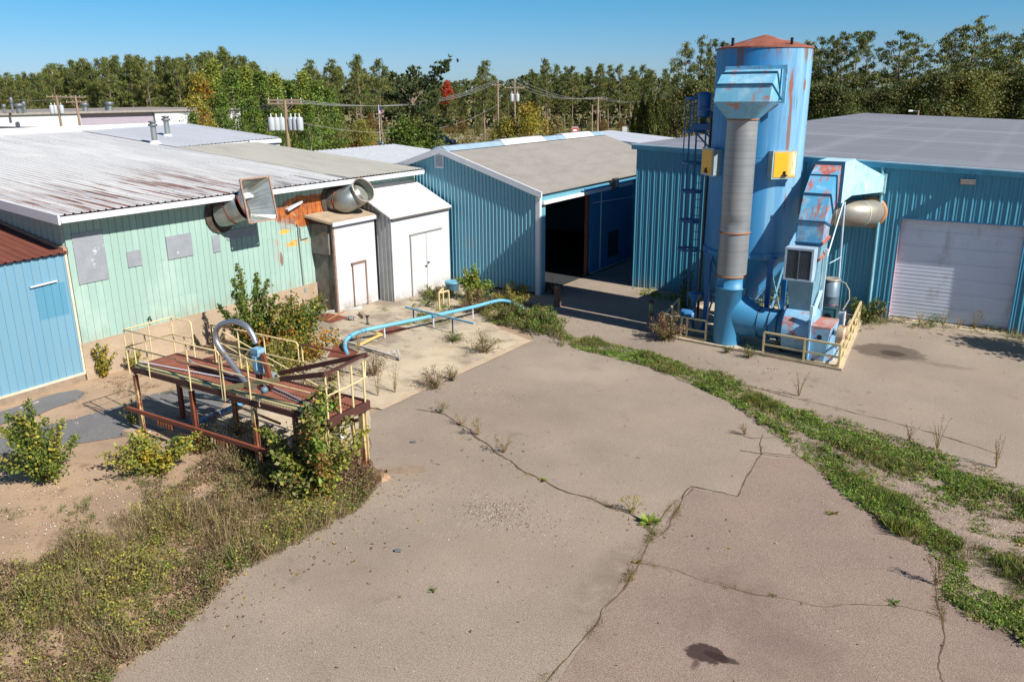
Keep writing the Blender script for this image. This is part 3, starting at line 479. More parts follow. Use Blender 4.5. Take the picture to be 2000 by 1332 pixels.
# ================================================================== DUST COLLECTOR GROUP
def pang(deg): 
    a = R(deg); c, s_ = math.cos(a), math.sin(a); return Vector((c*.274+s_*.96, -c*.96+s_*.274, 0))
SX, SY, SR = -7.9, 27.7, 1.48
def silo_e(deg, z, rw, rz, **k): p = Vector((SX, SY, z))+pang(deg)*SR; return ('e', tuple(p), (rw, rw, rz), k.get('soft', .5), k.get('wob', .4), k.get('ws', 3))
mSilo = M('silo_blue', '#1f78ae', .55, var=.06, vs=.7, vst=(1, 1, .12), layers=[dict(c='#9cc4d6', s=.8, st=(2, 2, .1), lo=.15, hi=.7, amt=.75, gates=[('X', -7.6, -6.6)]), dict(c='#1f74ac', s=1.3, st=(2, 2, .12), lo=.45, hi=.65, amt=.45), dict(c='#86bcd2', s=1.6, st=(2.5, 2.5, .12), lo=.58, hi=.75, amt=.5),  # pale chalky streaks gated to the right also paint in the sunlit side
    dict(c='#8a4a26', c2='#5d3321', s=3.5, st=(2, 2, .25), lo=.5, hi=.62, amt=.85, gates=[('Z', 8.75, 9.5)]), dict(c='#7d5030', gates=[silo_e(38, 6.6, .09, 1.7)], amt=.85), dict(c='#8a4a26', gates=[silo_e(36, 8.1, .10, .6)], amt=.9),
    dict(c='#8a4a26', gates=[silo_e(60, 8.15, .10, .25, ws=6)], amt=.85), dict(c='#7d5030', gates=[silo_e(58, 9.1, .12, .4, ws=6)], amt=.8), dict(c='#7d5030', gates=[silo_e(78, 9.1, .14, .35, ws=6)], amt=.8), dict(c='#6b4a35', gates=[silo_e(-28, 9.0, .16, .65, ws=4)], amt=.75), dict(c='#8a5a3a', gates=[silo_e(42, 4.6, .05, .4, ws=6)], amt=.6),
    dict(c='#3f4a40', s=4, st=(3, 3, .3), lo=.55, hi=.65, amt=.6, gates=[silo_e(45, 7.3, .2, .8)]), dict(c='#7d5030', s=5, st=(3, 3, .3), lo=.62, hi=.7, amt=.6)])
mRustCone = M('rusted_cone', '#8a5240', .7, var=.15, vs=2, layers=[dict(c='#6f8fa5', s=1.2, lo=.56, hi=.66, amt=.8), dict(c='#6e3c2c', s=4, lo=.5, hi=.7, amt=.5)])
mDuctB = M('weathered_blue_duct', '#6fadca', .45, var=.07, vs=1.5, layers=[dict(c='#a8cfe0', s=1.8, st=(1, 1, 1), lo=.5, hi=.7, amt=.6), dict(c='#b0573a', c2='#c07a4e', s2=6, s=1.7, st=(1.2, .7, 1.6), lo=.56, hi=.66, amt=.8)])
mDuctR = M('rust_streaked_duct', '#5aa5cc', .38, var=.07, vs=2, layers=[dict(c='#9cc8dc', s=2.2, lo=.5, hi=.65, amt=.55), dict(c='#a8492c', c2='#c9763d', s2=5, s=2.1, st=(1.6, .5, .55), lo=.47, hi=.58, amt=.85, gates=[('Z', 3.2, 4.4)]), dict(c='#8a6a58', s=3, lo=.62, hi=.7, amt=.5)])
mDuctW = M('pale_blue_white_duct', '#b6d3dc', .4, var=.06, vs=2, layers=[dict(c='#8fc0cf', s=5, lo=.5, hi=.65, amt=.55), dict(c='#a9795f', s=2.5, lo=.66, hi=.74, amt=.6)])
mElb = M('elbow_blue', '#3a82ab', .5, var=.07, vs=1.2, layers=[dict(c='#5f8fa8', s=1.5, lo=.5, hi=.68, amt=.5), dict(c='#2f72a3', s=2, lo=.5, hi=.7, amt=.4), dict(c='#80532f', s=3, lo=.6, hi=.7, amt=.8, gates=[('Z', .55, .05)])])
mFan = M('fan_housing', '#86b5d3', .42, var=.07, vs=2, layers=[dict(c='#a5584a', c2='#b97a66', s2=6, s=2.6, lo=.53, hi=.62, amt=.8), dict(c='#4f93c0', s=1.2, lo=.5, hi=.7, amt=.5)])
mLeg = M('steel_leg_blue', '#1f6cab', .45, var=.08, vs=2)
mLad = M('ladder_blue', '#17588c', .5, var=.1, vs=2)
mYel = M('yellow_paint', '#cdbb8c', .55, var=.07, vs=3, layers=[dict(c='#c9a878', s=2.5, lo=.5, hi=.7, amt=.5), dict(c='#8a4b2b', s=3.4, lo=.62, hi=.69, amt=.85)])
mYelR = M('yellow_rusting', '#c4b082', .6, var=.1, vs=3, layers=[dict(c='#8a4526', c2='#6b3524', s=2.2, st=(1, 1, .6), lo=.44, hi=.54, amt=.92)])
mSteelR = M('rusted_steel', '#6e3a2a', .75, var=.16, vs=3, layers=[dict(c='#8f5031', s=2, lo=.5, hi=.66, amt=.7), dict(c='#4d2a20', s=6, lo=.55, hi=.7, amt=.5)])
mRing = M('rusty_ring', '#96603a', .7, var=.15, vs=8)
mStack = M('spiral_pipe_zinc', '#8b8e90', .5, metal=.35, var=.06, vs=1, vst=(1, 1, 3), layers=[dict(c='#75797b', s=26, st=(.01, .01, 1), d=1, lo=.5, hi=.6, amt=.45), dict(c='#a5a29a', s=1.2, lo=.5, hi=.7, amt=.4)])
# pad
pad = [(-4.0, 24.62), (-9.95, 25.25), (-10.5, 29.5), (-9, 31.2), (-4.5, 30.85)]
g = MB(); g.hexa([(x, y, .0) for x, y in pad][::-1], [(x, y, .09) for x, y in pad][::-1]); tag(g.build('concrete_pad', mConc, at=(0, 0, 0)), kind='structure')
# ---- silo
silo = empty('silo', (SX, SY, 0), 'tall blue steel silo on legs with a rusty cone roof and yellow hatches', 'silo')
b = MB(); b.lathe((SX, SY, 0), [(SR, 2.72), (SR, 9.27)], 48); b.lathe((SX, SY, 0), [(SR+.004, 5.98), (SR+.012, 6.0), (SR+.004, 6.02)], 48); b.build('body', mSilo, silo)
b = MB(); b.lathe((SX, SY, 0), [(SR+.03, 9.24), (SR+.03, 9.285), (.05, 9.68), (0, 9.685)], 48, sm=False); b.build('roof', mRustCone, silo)
b = MB(); b.lathe((SX, SY, 0), [(SR-.02, 2.74), (.16, .75), (.16, .45), (0, .45)], 32); b.build('hopper', M('hopper_blue', '#3388bd', .42, var=.08), silo)
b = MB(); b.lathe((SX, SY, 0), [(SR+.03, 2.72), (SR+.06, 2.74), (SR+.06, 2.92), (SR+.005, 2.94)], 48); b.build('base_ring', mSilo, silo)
for sx in (-1, 1):
    for sy in (-1, 1):
        x, y = SX+sx*1.03, SY+sy*1.03; b = MB(); b.bar((x, y, .09), (x, y, 2.95), .15, .15); b.box(x-.16, x+.16, y-.16, y+.16, .09, .11)
        b.hexa([(x-.07, y-.07, 2.45), (x+.07, y-.07, 2.45), (x+.07, y+.07, 2.45), (x-.07, y+.07, 2.45)], [(x-.2, y-.1, 2.8), (x+.2, y-.1, 2.8), (x+.2, y+.1, 2.8), (x-.2, y+.1, 2.8)]); b.build('leg', mLeg, silo)
b = MB(); L = [(SX-1.03, SY-1.03), (SX+1.03, SY-1.03), (SX+1.03, SY+1.03), (SX-1.03, SY+1.03)]
for i in range(4):
    (xa, ya), (xb, yb2) = L[i], L[(i+1) % 4]
    if i: b.bar((xa, ya, .3), (xb, yb2, 2.5), .05); b.bar((xb, yb2, .3), (xa, ya, 2.5), .05)
b.bar((SX-.9, SY-1.03, 1.35), (SX+1.03, SY-1.03, 1.3), .03); b.bar((SX-.9, SY+1.03, .75), (SX+1.8, SY+1.0, .8), .03); b.build('brace', M('pale_brace', '#6aa0c0', .5), silo)
for sgn in (-1, 1):
    n = Vector((sgn*.72, -.694, 0)).normalized(); t = Vector((-n.y, n.x, 0)); c = Vector((SX, SY, 5.78))+n*(SR+.2); up = Vector((0, 0, 1))
    def hx(w, h, d0, d1): return [c+t*a*w+up*q*h+n*d0 for a, q in ((-1, -1), (1, -1), (1, 1), (-1, 1))], [c+t*a*w+up*q*h+n*d1 for a, q in ((-1, -1), (1, -1), (1, 1), (-1, 1))]
    b = MB(); b.hexa(*hx(.40, .41, -.4, 0)); b.hexa(*hx(.43, .44, 0, .05)); h = b.build('hatch', M('hatch_frame', '#8fa3a8', .45), silo)
    b = MB(); b.hexa(*hx(.37, .38, .05, .065)); b.build('panel', M('yellow_hatch_panel', '#e2a415', .5, var=.04, vs=4, layers=[dict(c='#e8e0cf', s=7, st=(2, 2, .35), lo=.36, hi=.5, gates=[('X', -6.62, -6.33), ('Z', 5.35, 5.55)])]), h)
    b = MB(); b.bar(c-up*.34+n*.09, c-up*.2+n*.09, .06); b.bar(c-up*.33-t*.09+n*.09, c-up*.33+t*.09+n*.09, .05); b.build('handle', mBlack, h)
# inlet hood
yb_, yf = 26.45, 25.0; xl, xr = -8.52, -6.86
prof = [(26.5, 8.62), (25.95, 8.60), (25.55, 8.50), (25.12, 8.16), (24.95, 7.68), (26.5, 7.68)]
b = MB(); n = len(prof); A = [(xl, y, z) for y, z in prof]; B = [(xr, y, z) for y, z in prof]
b.poly(A[::-1]); b.poly(B)
for i in range(n-1): b.poly([A[i], A[i+1], B[i+1], B[i]])
hood = b.build('inlet_hood', mDuctB, silo)
b = MB()
for (y, z), (y2, z2) in (((25.55, 8.50), (25.9, 8.05)), ((25.12, 8.16), (26.25, 7.72))):
    b.bar((xl-.02, y-.02, z+.015), (xr+.02, y-.02, z+.015), .05); b.bar((xr+.015, y, z), (xr+.015, y2, z2), .04, .03)
b.bar((xr+.02, 25.93, 8.6), (xr+.02, 25.93, 7.7), .04); b.build('seam_band', M('dark_blue_band', '#245e80', .5), hood)
b = MB(); b.box(xl-.12, xr+.12, 26.2, 26.3, 7.62, 8.72); b.build('flange', M('flange_blue', '#6fb0cf', .45, layers=[dict(c='#8a5a3a', s=5, lo=.5, hi=.62, amt=.7)]), hood)
b = MB(); N = 24; cx, cy = -7.8, 25.6; top = [(xl+.0, 24.95), (xr, 24.95), (xr, 26.3), (xl, 26.3)]
ring = [(cx+.47*math.cos(2*math.pi*k/N), cy+.47*math.sin(2*math.pi*k/N), 7.16) for k in range(N)]
def rect(a):
    dxx, dyy = math.cos(a), math.sin(a); mx, my, hx_, hy_ = (xl+xr)/2, 25.625, (xr-xl)/2, .675
    s_ = min(hx_/abs(dxx) if abs(dxx) > 1e-6 else 9e9, hy_/abs(dyy) if abs(dyy) > 1e-6 else 9e9); return (mx+dxx*s_, my+dyy*s_, 7.675)
angs = sorted([2*math.pi*k/N for k in range(N)]+[math.atan2(sy*.675, sx*.83) % (2*math.pi) for sx in (-1, 1) for sy in (-1, 1)])
for a, a2 in zip(angs, angs[1:]+[angs[0]+2*math.pi]):
    p, q = (cx+.47*math.cos(a), cy+.47*math.sin(a), 7.16), (cx+.47*math.cos(a2), cy+.47*math.sin(a2), 7.16); b.poly([p, q, rect(a2), rect(a)])
b.build('transition', mDuctB, hood)
b = MB()
for deg, hh in ((35, .26), (70, .14), (-45, .3), (-70, .2)):
    p = Vector((SX, SY, 9.26))+pang(deg)*(SR-.12); b = MB(); b.bar(p, p+Vector((0, 0, hh)), .07, .09); b.build('rim_lug', mBlack, silo)
# ---- vertical pipe and blue elbow
pipe = empty('exhaust_pipe', (cx, cy, 0), 'grey ribbed vertical pipe with a blue elbow at its foot', 'pipe')
pr_ = []; z = 2.32
while z < 7.16: pr_ += [(.465, z), (.465, z+.05)]; z += .105
pr_.append((.462, 7.16))
pv = MB(); pv.lathe((cx, cy, 0), pr_, 32)
for i, p in enumerate(pv.v):
    dent = math.exp(-((p.z-4.0)/.22)**2)*max(0, (p-Vector((cx, cy, p.z))).normalized().dot(Vector((.1, -1, 0))))**3*.06; p.y += dent
pv.build('spiral_section', mStack, pipe)
b = MB()
for z, r in ((7.16, .49), (3.72, .485), (2.32, .485)): b = MB(); b.lathe((cx, cy, 0), [(r-.02, z-.025), (r+.005, z-.02), (r+.005, z+.015), (r-.02, z+.025)], 32); b.build('band', mRing, pipe)
b = MB(); b.lathe((cx, cy, 0), [(.465, .09), (.465, 1.9), (.50, 1.92), (.50, 1.97), (.465, 1.98), (.46, 2.31)], 32)
N = 28; la = [(-7.72, cy+.43*math.cos(2*math.pi*k/N), 1.12+.80*math.sin(2*math.pi*k/N)) for k in range(N)]; lb = [(-6.80, 25.75+.48*math.cos(2*math.pi*k/N), .87+.48*math.sin(2*math.pi*k/N)) for k in range(N)]; lc = [(-5.96, p[1], p[2]) for p in lb]
b.mesh(la+lb+lc, [[j*N+k, j*N+(k+1) % N, (j+1)*N+(k+1) % N, (j+1)*N+k][::-1] for j in range(2) for k in range(N)], 0, True); b.build('elbow', mElb, pipe)
b = MB()
for x in (-6.8, -6.45, -6.18): b = MB(); b.lathe((x, 25.75, .87), [(.47, -.02), (.505, -.015), (.505, .015), (.47, .02)], 28, axis='x'); b.build('band', M('dark_joint', '#1d4a6c', .5), pipe)
# ---- blower
fan = empty('blower', (-5.4, 25.75, 0), 'pale blue blower housing with peeling rust patches on the fenced pad', 'blower')
b = MB(); b.lathe((-5.96, 25.75, .80), [(.45, 0), (.73, 0), (.73, .86), (.0, .86)], 36, axis='x', sm=False); b.build('drum', mFan, fan)
b = MB(); b.lathe((-5.99, 25.75, .80), [(.40, .0), (.75, .0), (.75, .04), (.40, .04)], 36, axis='x', sm=False); b.build('flange', M('dark_navy', '#123a5c', .5), fan)
b = MB(); b.hexa([(-5.06, 25.02, .1), (-4.62, 25.02, .1), (-4.62, 26.3, .1), (-5.06, 26.3, .1)], [(-5.06, 24.98, 1.12), (-4.5, 24.98, 1.12), (-4.5, 26.2, 1.12), (-5.06, 26.2, 1.12)]); b.box(-5.10, -5.06, 24.9, 26.4, .1, 1.38); b.hexa([(-4.62, 25.1, .1), (-4.4, 25.2, .1), (-4.4, 26, .1), (-4.62, 26, .1)], [(-4.5, 25.1, .9), (-4.38, 25.2, .9), (-4.38, 26, .9), (-4.5, 26, .9)]); ped = b.build('pedestal', mFan, fan)
b = MB(); b.disc((-4.8, 24.99-.012, .85), .075, (0, -1, 0)); b.build('port', mBlack, ped)
b = MB(); b.box(-5.05, -4.5, 24.98, 26.2, 1.125, 1.18); b.build('cover', M('faded_primer', '#a98a85', .6, var=.1, vs=3, layers=[dict(c='#b05a42', s=3, lo=.45, hi=.6, amt=.8)]), ped)
b = MB(); b.lathe((-4.38, 25.5, .88), [(0, 0), (.27, 0), (.29, .02), (.29, .2), (.25, .24), (.08, .24), (.08, .3), (0, .3)], 24, axis='x', sm=False); b.build('pulley_guard', M('stained_guard', '#b9a187', .5, metal=.2, var=.15, vs=5, layers=[dict(c='#8a5033', s=4, lo=.5, hi=.62, amt=.8)]), fan)
b = MB(); b.bar((-5.12, 25.1, .1), (-5.12, 25.1, 1.75), .09); b.bar((-5.12, 25.12, 1.2), (-5.12, 26.2, 2.0), .08); b.bar((-5.1, 26.3, .1), (-5.1, 26.3, 3.3), .08); b.build('post', mDuctW, fan)
ct = empty('control_box', (-4.95, 27, .09), 'dark green control box with a round dial behind the blower', 'control box')
b = MB(); b.box(-5.2, -4.72, 26.8, 27.2, .8, 1.32); bx = b.build('case', M('dark_green_case', '#1f4a52', .5), ct); b = MB(); b.box(-5.15, -5.08, 26.85, 27.1, .09, .8); b.box(-4.84, -4.77, 26.85, 27.1, .09, .8); b.build('stand', mLeg, ct)
b = MB(); b.disc((-4.97, 26.785, 1.05), .12, (0, -1, 0)); b.build('dial', mBlack, bx); b = MB(); b.box(-5.12, -4.8, 26.788, 26.8, .86, 1.26); b.build('panel', M('green_panel', '#4f7f86', .5), bx)
mo = empty('motor', (-5.0, 27.3, 1.3), 'grey upright cylinder motor with a pink base and looping conduit', 'motor')
b = MB(); b.lathe((-5.05, 27.3, 0), [(.26, 1.40), (.27, 1.44), (.27, 1.62), (.28, 1.63), (.27, 1.65), (.265, 2.12), (.22, 2.15)], 28); b.build('casing', M('motor_grey', '#6d7f8c', .4, metal=.2, var=.05), mo)
b = MB(); b.lathe((-5.05, 27.3, 0), [(0, 1.32), (.22, 1.32), (.24, 1.34), (.24, 1.40)], 24); b.build('base', M('pink_primer', '#b58a9a', .5), mo)
b = MB(); b.lathe((-5.05, 27.3, 0), [(.20, 2.12), (.27, 2.14), (.29, 2.18), (.24, 2.21), (.16, 2.19), (.1, 2.16), (0, 2.15)], 24); b.build('cap', M('beige_cap', '#9a948a', .5, metal=.3), mo)
b = MB(); b.tube([(-4.8, 27.3, 2.14), (-4.62, 27.3, 2.08), (-4.48, 27.25, 1.88), (-4.43, 27.15, 1.62), (-4.5, 27, 1.42), (-4.55, 26.9, 1.3)], .022, 8); b.build('conduit', M('flex_conduit', '#8d8c86', .5), mo)
jb = empty('junction_post', (-4.5, 26.6, .09), 'slim pale blue metal junction post beside the yellow guard rail', 'post')
b = MB(); b.box(-4.6, -4.44, 26.55, 26.7, .09, 1.3); b.build('body', M('pale_steel_box', '#9fb4c6', .4), jb); b = MB(); b.box(-4.445, -4.41, 26.53, 26.72, .85, 1.32); b.build('cover', mTrim, jb)
# ---- rectangular riser duct
rd = empty('air_duct', (-5.6, 26.2, 1.5), 'rust streaked blue rectangular duct curving back to the warehouse wall', 'duct')
X0, X1 = -5.98, -5.20
outer = [(25.45, 1.62), (25.62, 2.44), (25.98, 3.50), (26.06, 4.16), (26.45, 4.95), (27.1, 5.46), (27.75, 5.74)]; inner = [(26.75, 1.62), (26.8, 2.44), (26.82, 3.50), (26.9, 3.95), (27.12, 4.28), (27.42, 4.5), (27.75, 4.56)]
for i in range(2, len(outer)-1):
    (a, z1), (c_, z2) = outer[i], outer[i+1]; (p, z3), (q, z4) = inner[i], inner[i+1]
    b = MB(); b.hexa([(X0, a, z1), (X1, a, z1), (X1, p, z3), (X0, p, z3)], [(X0, c_, z2), (X1, c_, z2), (X1, q, z4), (X0, q, z4)]); s_ = b.build('segment', mDuctR, rd)
    b = MB(); b.bar((X0-.03, a-.02, z1), (X1+.03, a-.02, z1), .045); b.bar((X1+.02, a-.02, z1), (X1+.02, p, z3), .045); b.build('joint', M('dark_blue_band', '#245e80'), s_)
b = MB(); b.hexa([(X0+.1, 25.5, 1.45), (X1-.05, 25.5, 1.45), (X1-.05, 26.3, 1.45), (X0+.1, 26.3, 1.45)], [(X0, 25.35, 2.42), (X1, 25.35, 2.42), (X1, 26.8, 2.42), (X0, 26.8, 2.42)]); b.hexa([(X0, 25.62, 2.42), (X1, 25.62, 2.42), (X1, 26.8, 2.42), (X0, 26.8, 2.42)], [(X0, 25.98, 3.5), (X1, 25.98, 3.5), (X1, 26.82, 3.5), (X0, 26.82, 3.5)]); b.build('lower_section', M('dull_blue_steel', '#6f97a8', .4, var=.07, vs=2, layers=[dict(c='#8a6a58', s=4, lo=.62, hi=.7, amt=.7), dict(c='#a3bcc4', s=1.5, lo=.5, hi=.7, amt=.5)]), rd)
b = MB(); b.bar((X1+.015, 25.95, 3.52), (X1+.03, 26.85, 3.6), .06, .08); b.bar((X1+.015, 25.75, 3.05), (X1+.03, 26.8, 3.2), .05, .07); b.build('flange', M('red_primer', '#b3644f'), rd)
b = MB()
gx0, gx1, gz0, gz1, gyf = -6.1, -5.25, 2.44, 3.44, 25.25
b.box(gx0, gx1, gyf+.05, 25.75, gz0, gz1); b.box(gx0, gx0+.06, gyf, gyf+.05, gz0, gz1); b.box(gx1-.06, gx1, gyf, gyf+.05, gz0, gz1); b.box(gx0+.06, gx1-.06, gyf, gyf+.05, gz1-.06, gz1); b.box(gx0+.06, gx1-.06, gyf, gyf+.05, gz0, gz0+.05); gb = b.build('intake_box', M('pale_steel_box', '#9fb4c6'), rd)
b = MB(); b.poly([(gx0+.06, gyf+.046, gz0+.05), (gx1-.06, gyf+.046, gz0+.05), (gx1-.06, gyf+.046, gz1-.06), (gx0+.06, gyf+.046, gz1-.06)], 0)
for k in range(18): x = gx0+.08+k*.04; b.box(x, x+.012, gyf+.02, gyf+.044, gz0+.05, gz1-.06, 1)
for k in range(20): z = gz0+.07+k*.045; b.box(gx0+.06, gx1-.06, gyf+.012, gyf+.02, z, z+.012, 1)
b.box((gx0+gx1)/2-.012, (gx0+gx1)/2+.012, gyf-.005, gyf+.012, gz0+.05, gz1-.06, 1); b.build('grille', [mBlack, M('grille_steel', '#59626a', .5)], gb)
b = MB(); y0, y1 = 27.75, 29.65; b.hexa([(X0-.06, y0, 4.50), (X1+.06, y0, 4.50), (X1+.06, y1, 4.58), (X0-.06, y1, 4.58)], [(X0-.06, y0, 5.80), (X1+.06, y0, 5.80), (X1+.06, y1, 5.80), (X0-.06, y1, 5.80)]); tb = b.build('top_box', mDuctW, rd)
b = MB(); b.box(X0-.1, X1+.1, y0-.05, y0+.0, 4.46, 5.84); b.build('flange', M('dark_blue_band', '#245e80'), tb)
b = MB(); b.hexa([(X0, y1+.01, 4.58), (X1+.05, y1+.01, 4.58), (-4.45, 31.45, 4.56), (-6.7, 31.45, 4.56)], [(X0, y1+.01, 5.76), (X1+.05, y1+.01, 5.76), (-4.45, 31.45, 5.12), (-6.7, 31.45, 5.12)]); b.box(-6.75, -4.38, 31.45, 31.6, 4.5, 5.17); tr = b.build('wall_transition', M('mottled_pale_duct', '#a9d0d6', .42, var=.06, vs=3, layers=[dict(c='#78b8c8', s=3.5, lo=.48, hi=.62, amt=.6), dict(c='#d3ddd6', s=2, lo=.55, hi=.7, amt=.6)]), rd)
b = MB(); b.bar((-5.0, 30.2, 4.58), (-4.98, 30.15, 5.58), .04); b.bar((-4.9, 30.4, 5.5), (-4.72, 30.85, 4.58), .04); b.build('stiffener', M('dark_strip', '#4d5f66', .6), tr)
b = MB(); b.tube([(-5.12, 28.2, 4.52), (-5.2, 26.9, 2.9)], .03, 8); b.tube([(-5.1, 28.3, 4.52), (-5.05, 28.5, 1.6)], .04, 8); b.tube([(-5.1, 26.9, 2.75), (-5.05, 28.4, 2.7)], .02, 8); b.build('strut', M('pale_strut', '#a4bccb', .4), rd)
# ---- galvanised wall elbow
ge = empty('wall_duct', (-5, 31.2, 3.4), 'fat galvanised round duct bending into the blue wall', 'duct')
b = MB(); path = [(-7.6, 30.55, 3.86), (-6.4, 30.55, 3.86), (-5.75, 30.55, 3.86), (-5.3, 30.65, 3.85), (-5.0, 30.88, 3.83), (-4.83, 31.15, 3.82), (-4.78, 31.5, 3.81), (-4.78, 31.69, 3.81)]; b.tube(path, .46, 28); b.build('elbow', M('duct_galvanised', '#98958c', .45, metal=.4, var=.08, vs=2.5, layers=[dict(c='#9c8765', s=2, lo=.5, hi=.66, amt=.6)]), ge)
b = MB(); b.lathe((-4.78, 31.58, 3.81), [(.465, 0), (.53, .02), (.55, .06), (.55, .1)], 32, axis='y'); b.build('collar', M('orange_collar', '#b9835c', .6, var=.12, vs=4), ge)
b = MB()
for i in (1, 2, 4):
    p, q = Vector(path[i]), Vector(path[i+1]); d_ = (q-p).normalized(); b = MB(); b.tube([p-d_*.015, p+d_*.015], .468, 28, sm=False); b.build('seam', M('seam_light', '#cfcabd', .4, metal=.3), ge)
# ---- caged ladder, small platform, drum, downpipe
la_ = empty('caged_ladder', (-10.0, 28.2, 0), 'dark blue caged ladder climbing the left side of the silo', 'ladder')
lx0, lx1, ly = -10.32, -9.98, 28.6
b = MB(); b.bar((lx0, ly, .3), (lx0, ly, 7.95), .05); b.bar((lx1, ly, .3), (lx1, ly, 7.95), .05); b.build('rail', mLad, la_)
b = MB()
for k in range(26): b.bar((lx0, ly, .5+k*.29), (lx1, ly, .5+k*.29), .025)
b.build('rungs', mLad, la_)
b = MB(); cxl = (lx0+lx1)/2
hoop = lambda z: [(cxl-.2+(.42)*math.cos(a)*-1 if 0 else cxl+.40*math.cos(a)-.22, ly+.34*math.sin(a), z) for a in [R(20+k*20) for k in range(17)]]
for z in (2.45, 3.5, 4.55, 5.55, 6.65, 7.75):
    h = hoop(z); b = MB()
    for p, q in zip(h, h[1:]): b.bar(p, q, .012, .09)
    b.build('cage_hoop', mLad, la_)
b = MB(); h = hoop(0)
for k in (4, 6, 8, 10, 12): b.bar((h[k][0], h[k][1], 2.4), (h[k][0], h[k][1], 7.8), .03, .012)
b.build('cage_bar', mLad, la_)
b = MB(); b.bar((lx1, ly, 2.42), (-9.25, ly-.35, 2.42), .04); b.build('bracket', mLad, la_); b = MB(); b.bar((lx1, ly, 6.6), (-9.25, ly-.3, 6.6), .04); b.build('bracket', mLad, la_)
wp = empty('access_platform', (-9.6, 28.2, 6.8), 'small blue access platform on brackets beside the silo top', 'platform')
b = MB(); b.box(-10.2, -9.25, 27.75, 28.75, 6.72, 6.92); b.build('deck', mLad, wp)
for y in (27.8, 28.7): b = MB(); b.bar((-10.15, y, 6.72), (-9.3, y, 5.9), .05); b.build('brace', mLad, wp); b = MB(); b.bar((-10.17, y, 6.9), (-10.17, y, 7.9), .04); b.build('post', mLad, wp)
b = MB(); b.bar((-10.15, 27.8, 7.4), (-9.3, 27.8, 7.4), .035); b.build('rail', mLad, wp)
dm = empty('drum', (-9.92, 28.15, 7.15), 'blue steel drum standing on the small access platform', 'drum')
b = MB(); b.lathe((-9.92, 28.15, 0), [(0, 7.10), (.20, 7.14), (.24, 7.18), (.24, 7.88), (.22, 7.93), (0, 7.97)], 24); b.build('tank', M('drum_blue', '#22629a', .45), dm); b = MB(); b.box(-10.02, -9.82, 28.05, 28.25, 6.925, 7.12); b.build('foot', mBlack, dm)
dp = empty('downpipe', (-9.42, 27.35, 0), 'thin dark pipe running down the left side of the silo', 'pipe')
b = MB(); b.tube([(-9.36, 27.3, 7.3), (-9.40, 27.3, 3.5), (-9.44, 27.32, .2)], .045, 10); b.build('pipe', M('dark_pipe', '#2a2424', .5), dp)
b = MB(); b.tube([(-9.3, 27.3, 7.3), (-9.41, 27.3, 7.3)], .05, 8); b.build('bracket', mBlack, dp)
pump = empty('valve_unit', (-9.45, 26.6, .09), 'blue pump and valve unit in the shade behind the left guard rail', 'pump')
b = MB(); b.lathe((-9.45, 26.9, 0), [(.08, .75), (.10, .95), (.22, 1.2), (.23, 1.28), (0, 1.28)], 18); b.build('funnel', M('pump_blue', '#3b78aa', .45), pump)
b = MB(); b.lathe((-9.75, 26.5, .55), [(0, 0), (.18, 0), (.2, .06), (.2, .42), (.16, .5), (0, .52)], 18, axis='x'); b.build('body', M('pump_blue', '#3b78aa'), pump); b = MB()
for x in (-9.7, -9.3): b.bar((x, 26.5, .09), (x, 26.5, .5), .06)
b.bar((-9.5, 26.6, .5), (-9.45, 26.9, .8), .08); b.build('stand', mLad, pump)
# ---- yellow guard rails round the pad
def guard(label, P, posts, h=.69, base=.09):
    P = [Vector((p[0], p[1], 0)) for p in P]; t = empty('guard_rail', P[0], label, 'guard rail')
    b = MB()
    for a, c in zip(P, P[1:]): b.bar(a+Vector((0, 0, base+h)), c+Vector((0, 0, base+h)), .055)
    b.build('top_rail', mYel, t); b = MB()
    for a, c in zip(P, P[1:]): b.bar(a+Vector((0, 0, base+h*.45)), c+Vector((0, 0, base+h*.45)), .05); b.bar(a+Vector((0, 0, base+.03)), c+Vector((0, 0, base+.03)), .05, .05)
    b.build('lower_rail', mYel, t)
    for s in posts:
        i = min(int(s), len(P)-2); p = P[i].lerp(P[i+1], s-i); b = MB(); b.bar(p+Vector((0, 0, base)), p+Vector((0, 0, base+h)), .06); b.build('post', mYel, t)
guard('yellow guard rail around the blower corner of the pad', [(-6.42, 24.92), (-4.12, 24.70), (-4.58, 30.5)], [0, .55, 1, 1.17, 1.34, 1.5, 1.67, 1.84, 2])
guard('yellow guard rail left of the blue elbow, partly behind a dry bush', [(-10.3, 27.7), (-9.93, 25.42), (-8.42, 25.30)], [0, .45, .8, 1, 1.42, 1.55, 2])
bo = empty('bollard', G(1271, 621), 'pale yellow concrete filled bollard in the shade by the blue wall', 'bollard')
b = MB(); p = G(1271, 621); b.lathe(p, [(.085, 0), (.085, .62), (.07, .66), (0, .67)], 16); b.build('post', M('chipped_bollard', '#b3a678', .7, var=.1, vs=4, layers=[dict(c='#7d5b42', s=3.5, lo=.5, hi=.58, amt=.9, gates=[('Z', .4, .15)])]), bo); b = MB(); b.lathe(p, [(.09, .56), (.092, .57), (.092, .64), (.07, .68), (0, .69)], 16); b.build('cap', M('rusty_cap', '#54423a', .8), bo)
wpst = empty('timber_post', G(1089, 599), 'weathered round timber post near the barn corner', 'post')
b = MB(); p = G(1089, 599); b.lathe(p, [(.14, 0), (.13, .4), (.135, .78), (.12, .82), (0, .82)], 14); b.build('log', M('rotten_log', '#6e5644', .9, var=.25, vs=5, vst=(1, 1, .4)), wpst)
b = MB(); b.lathe(p, [(.142, .70), (.145, .71), (.145, .74), (.142, .75)], 14); b.build('band', mSteelR, wpst)
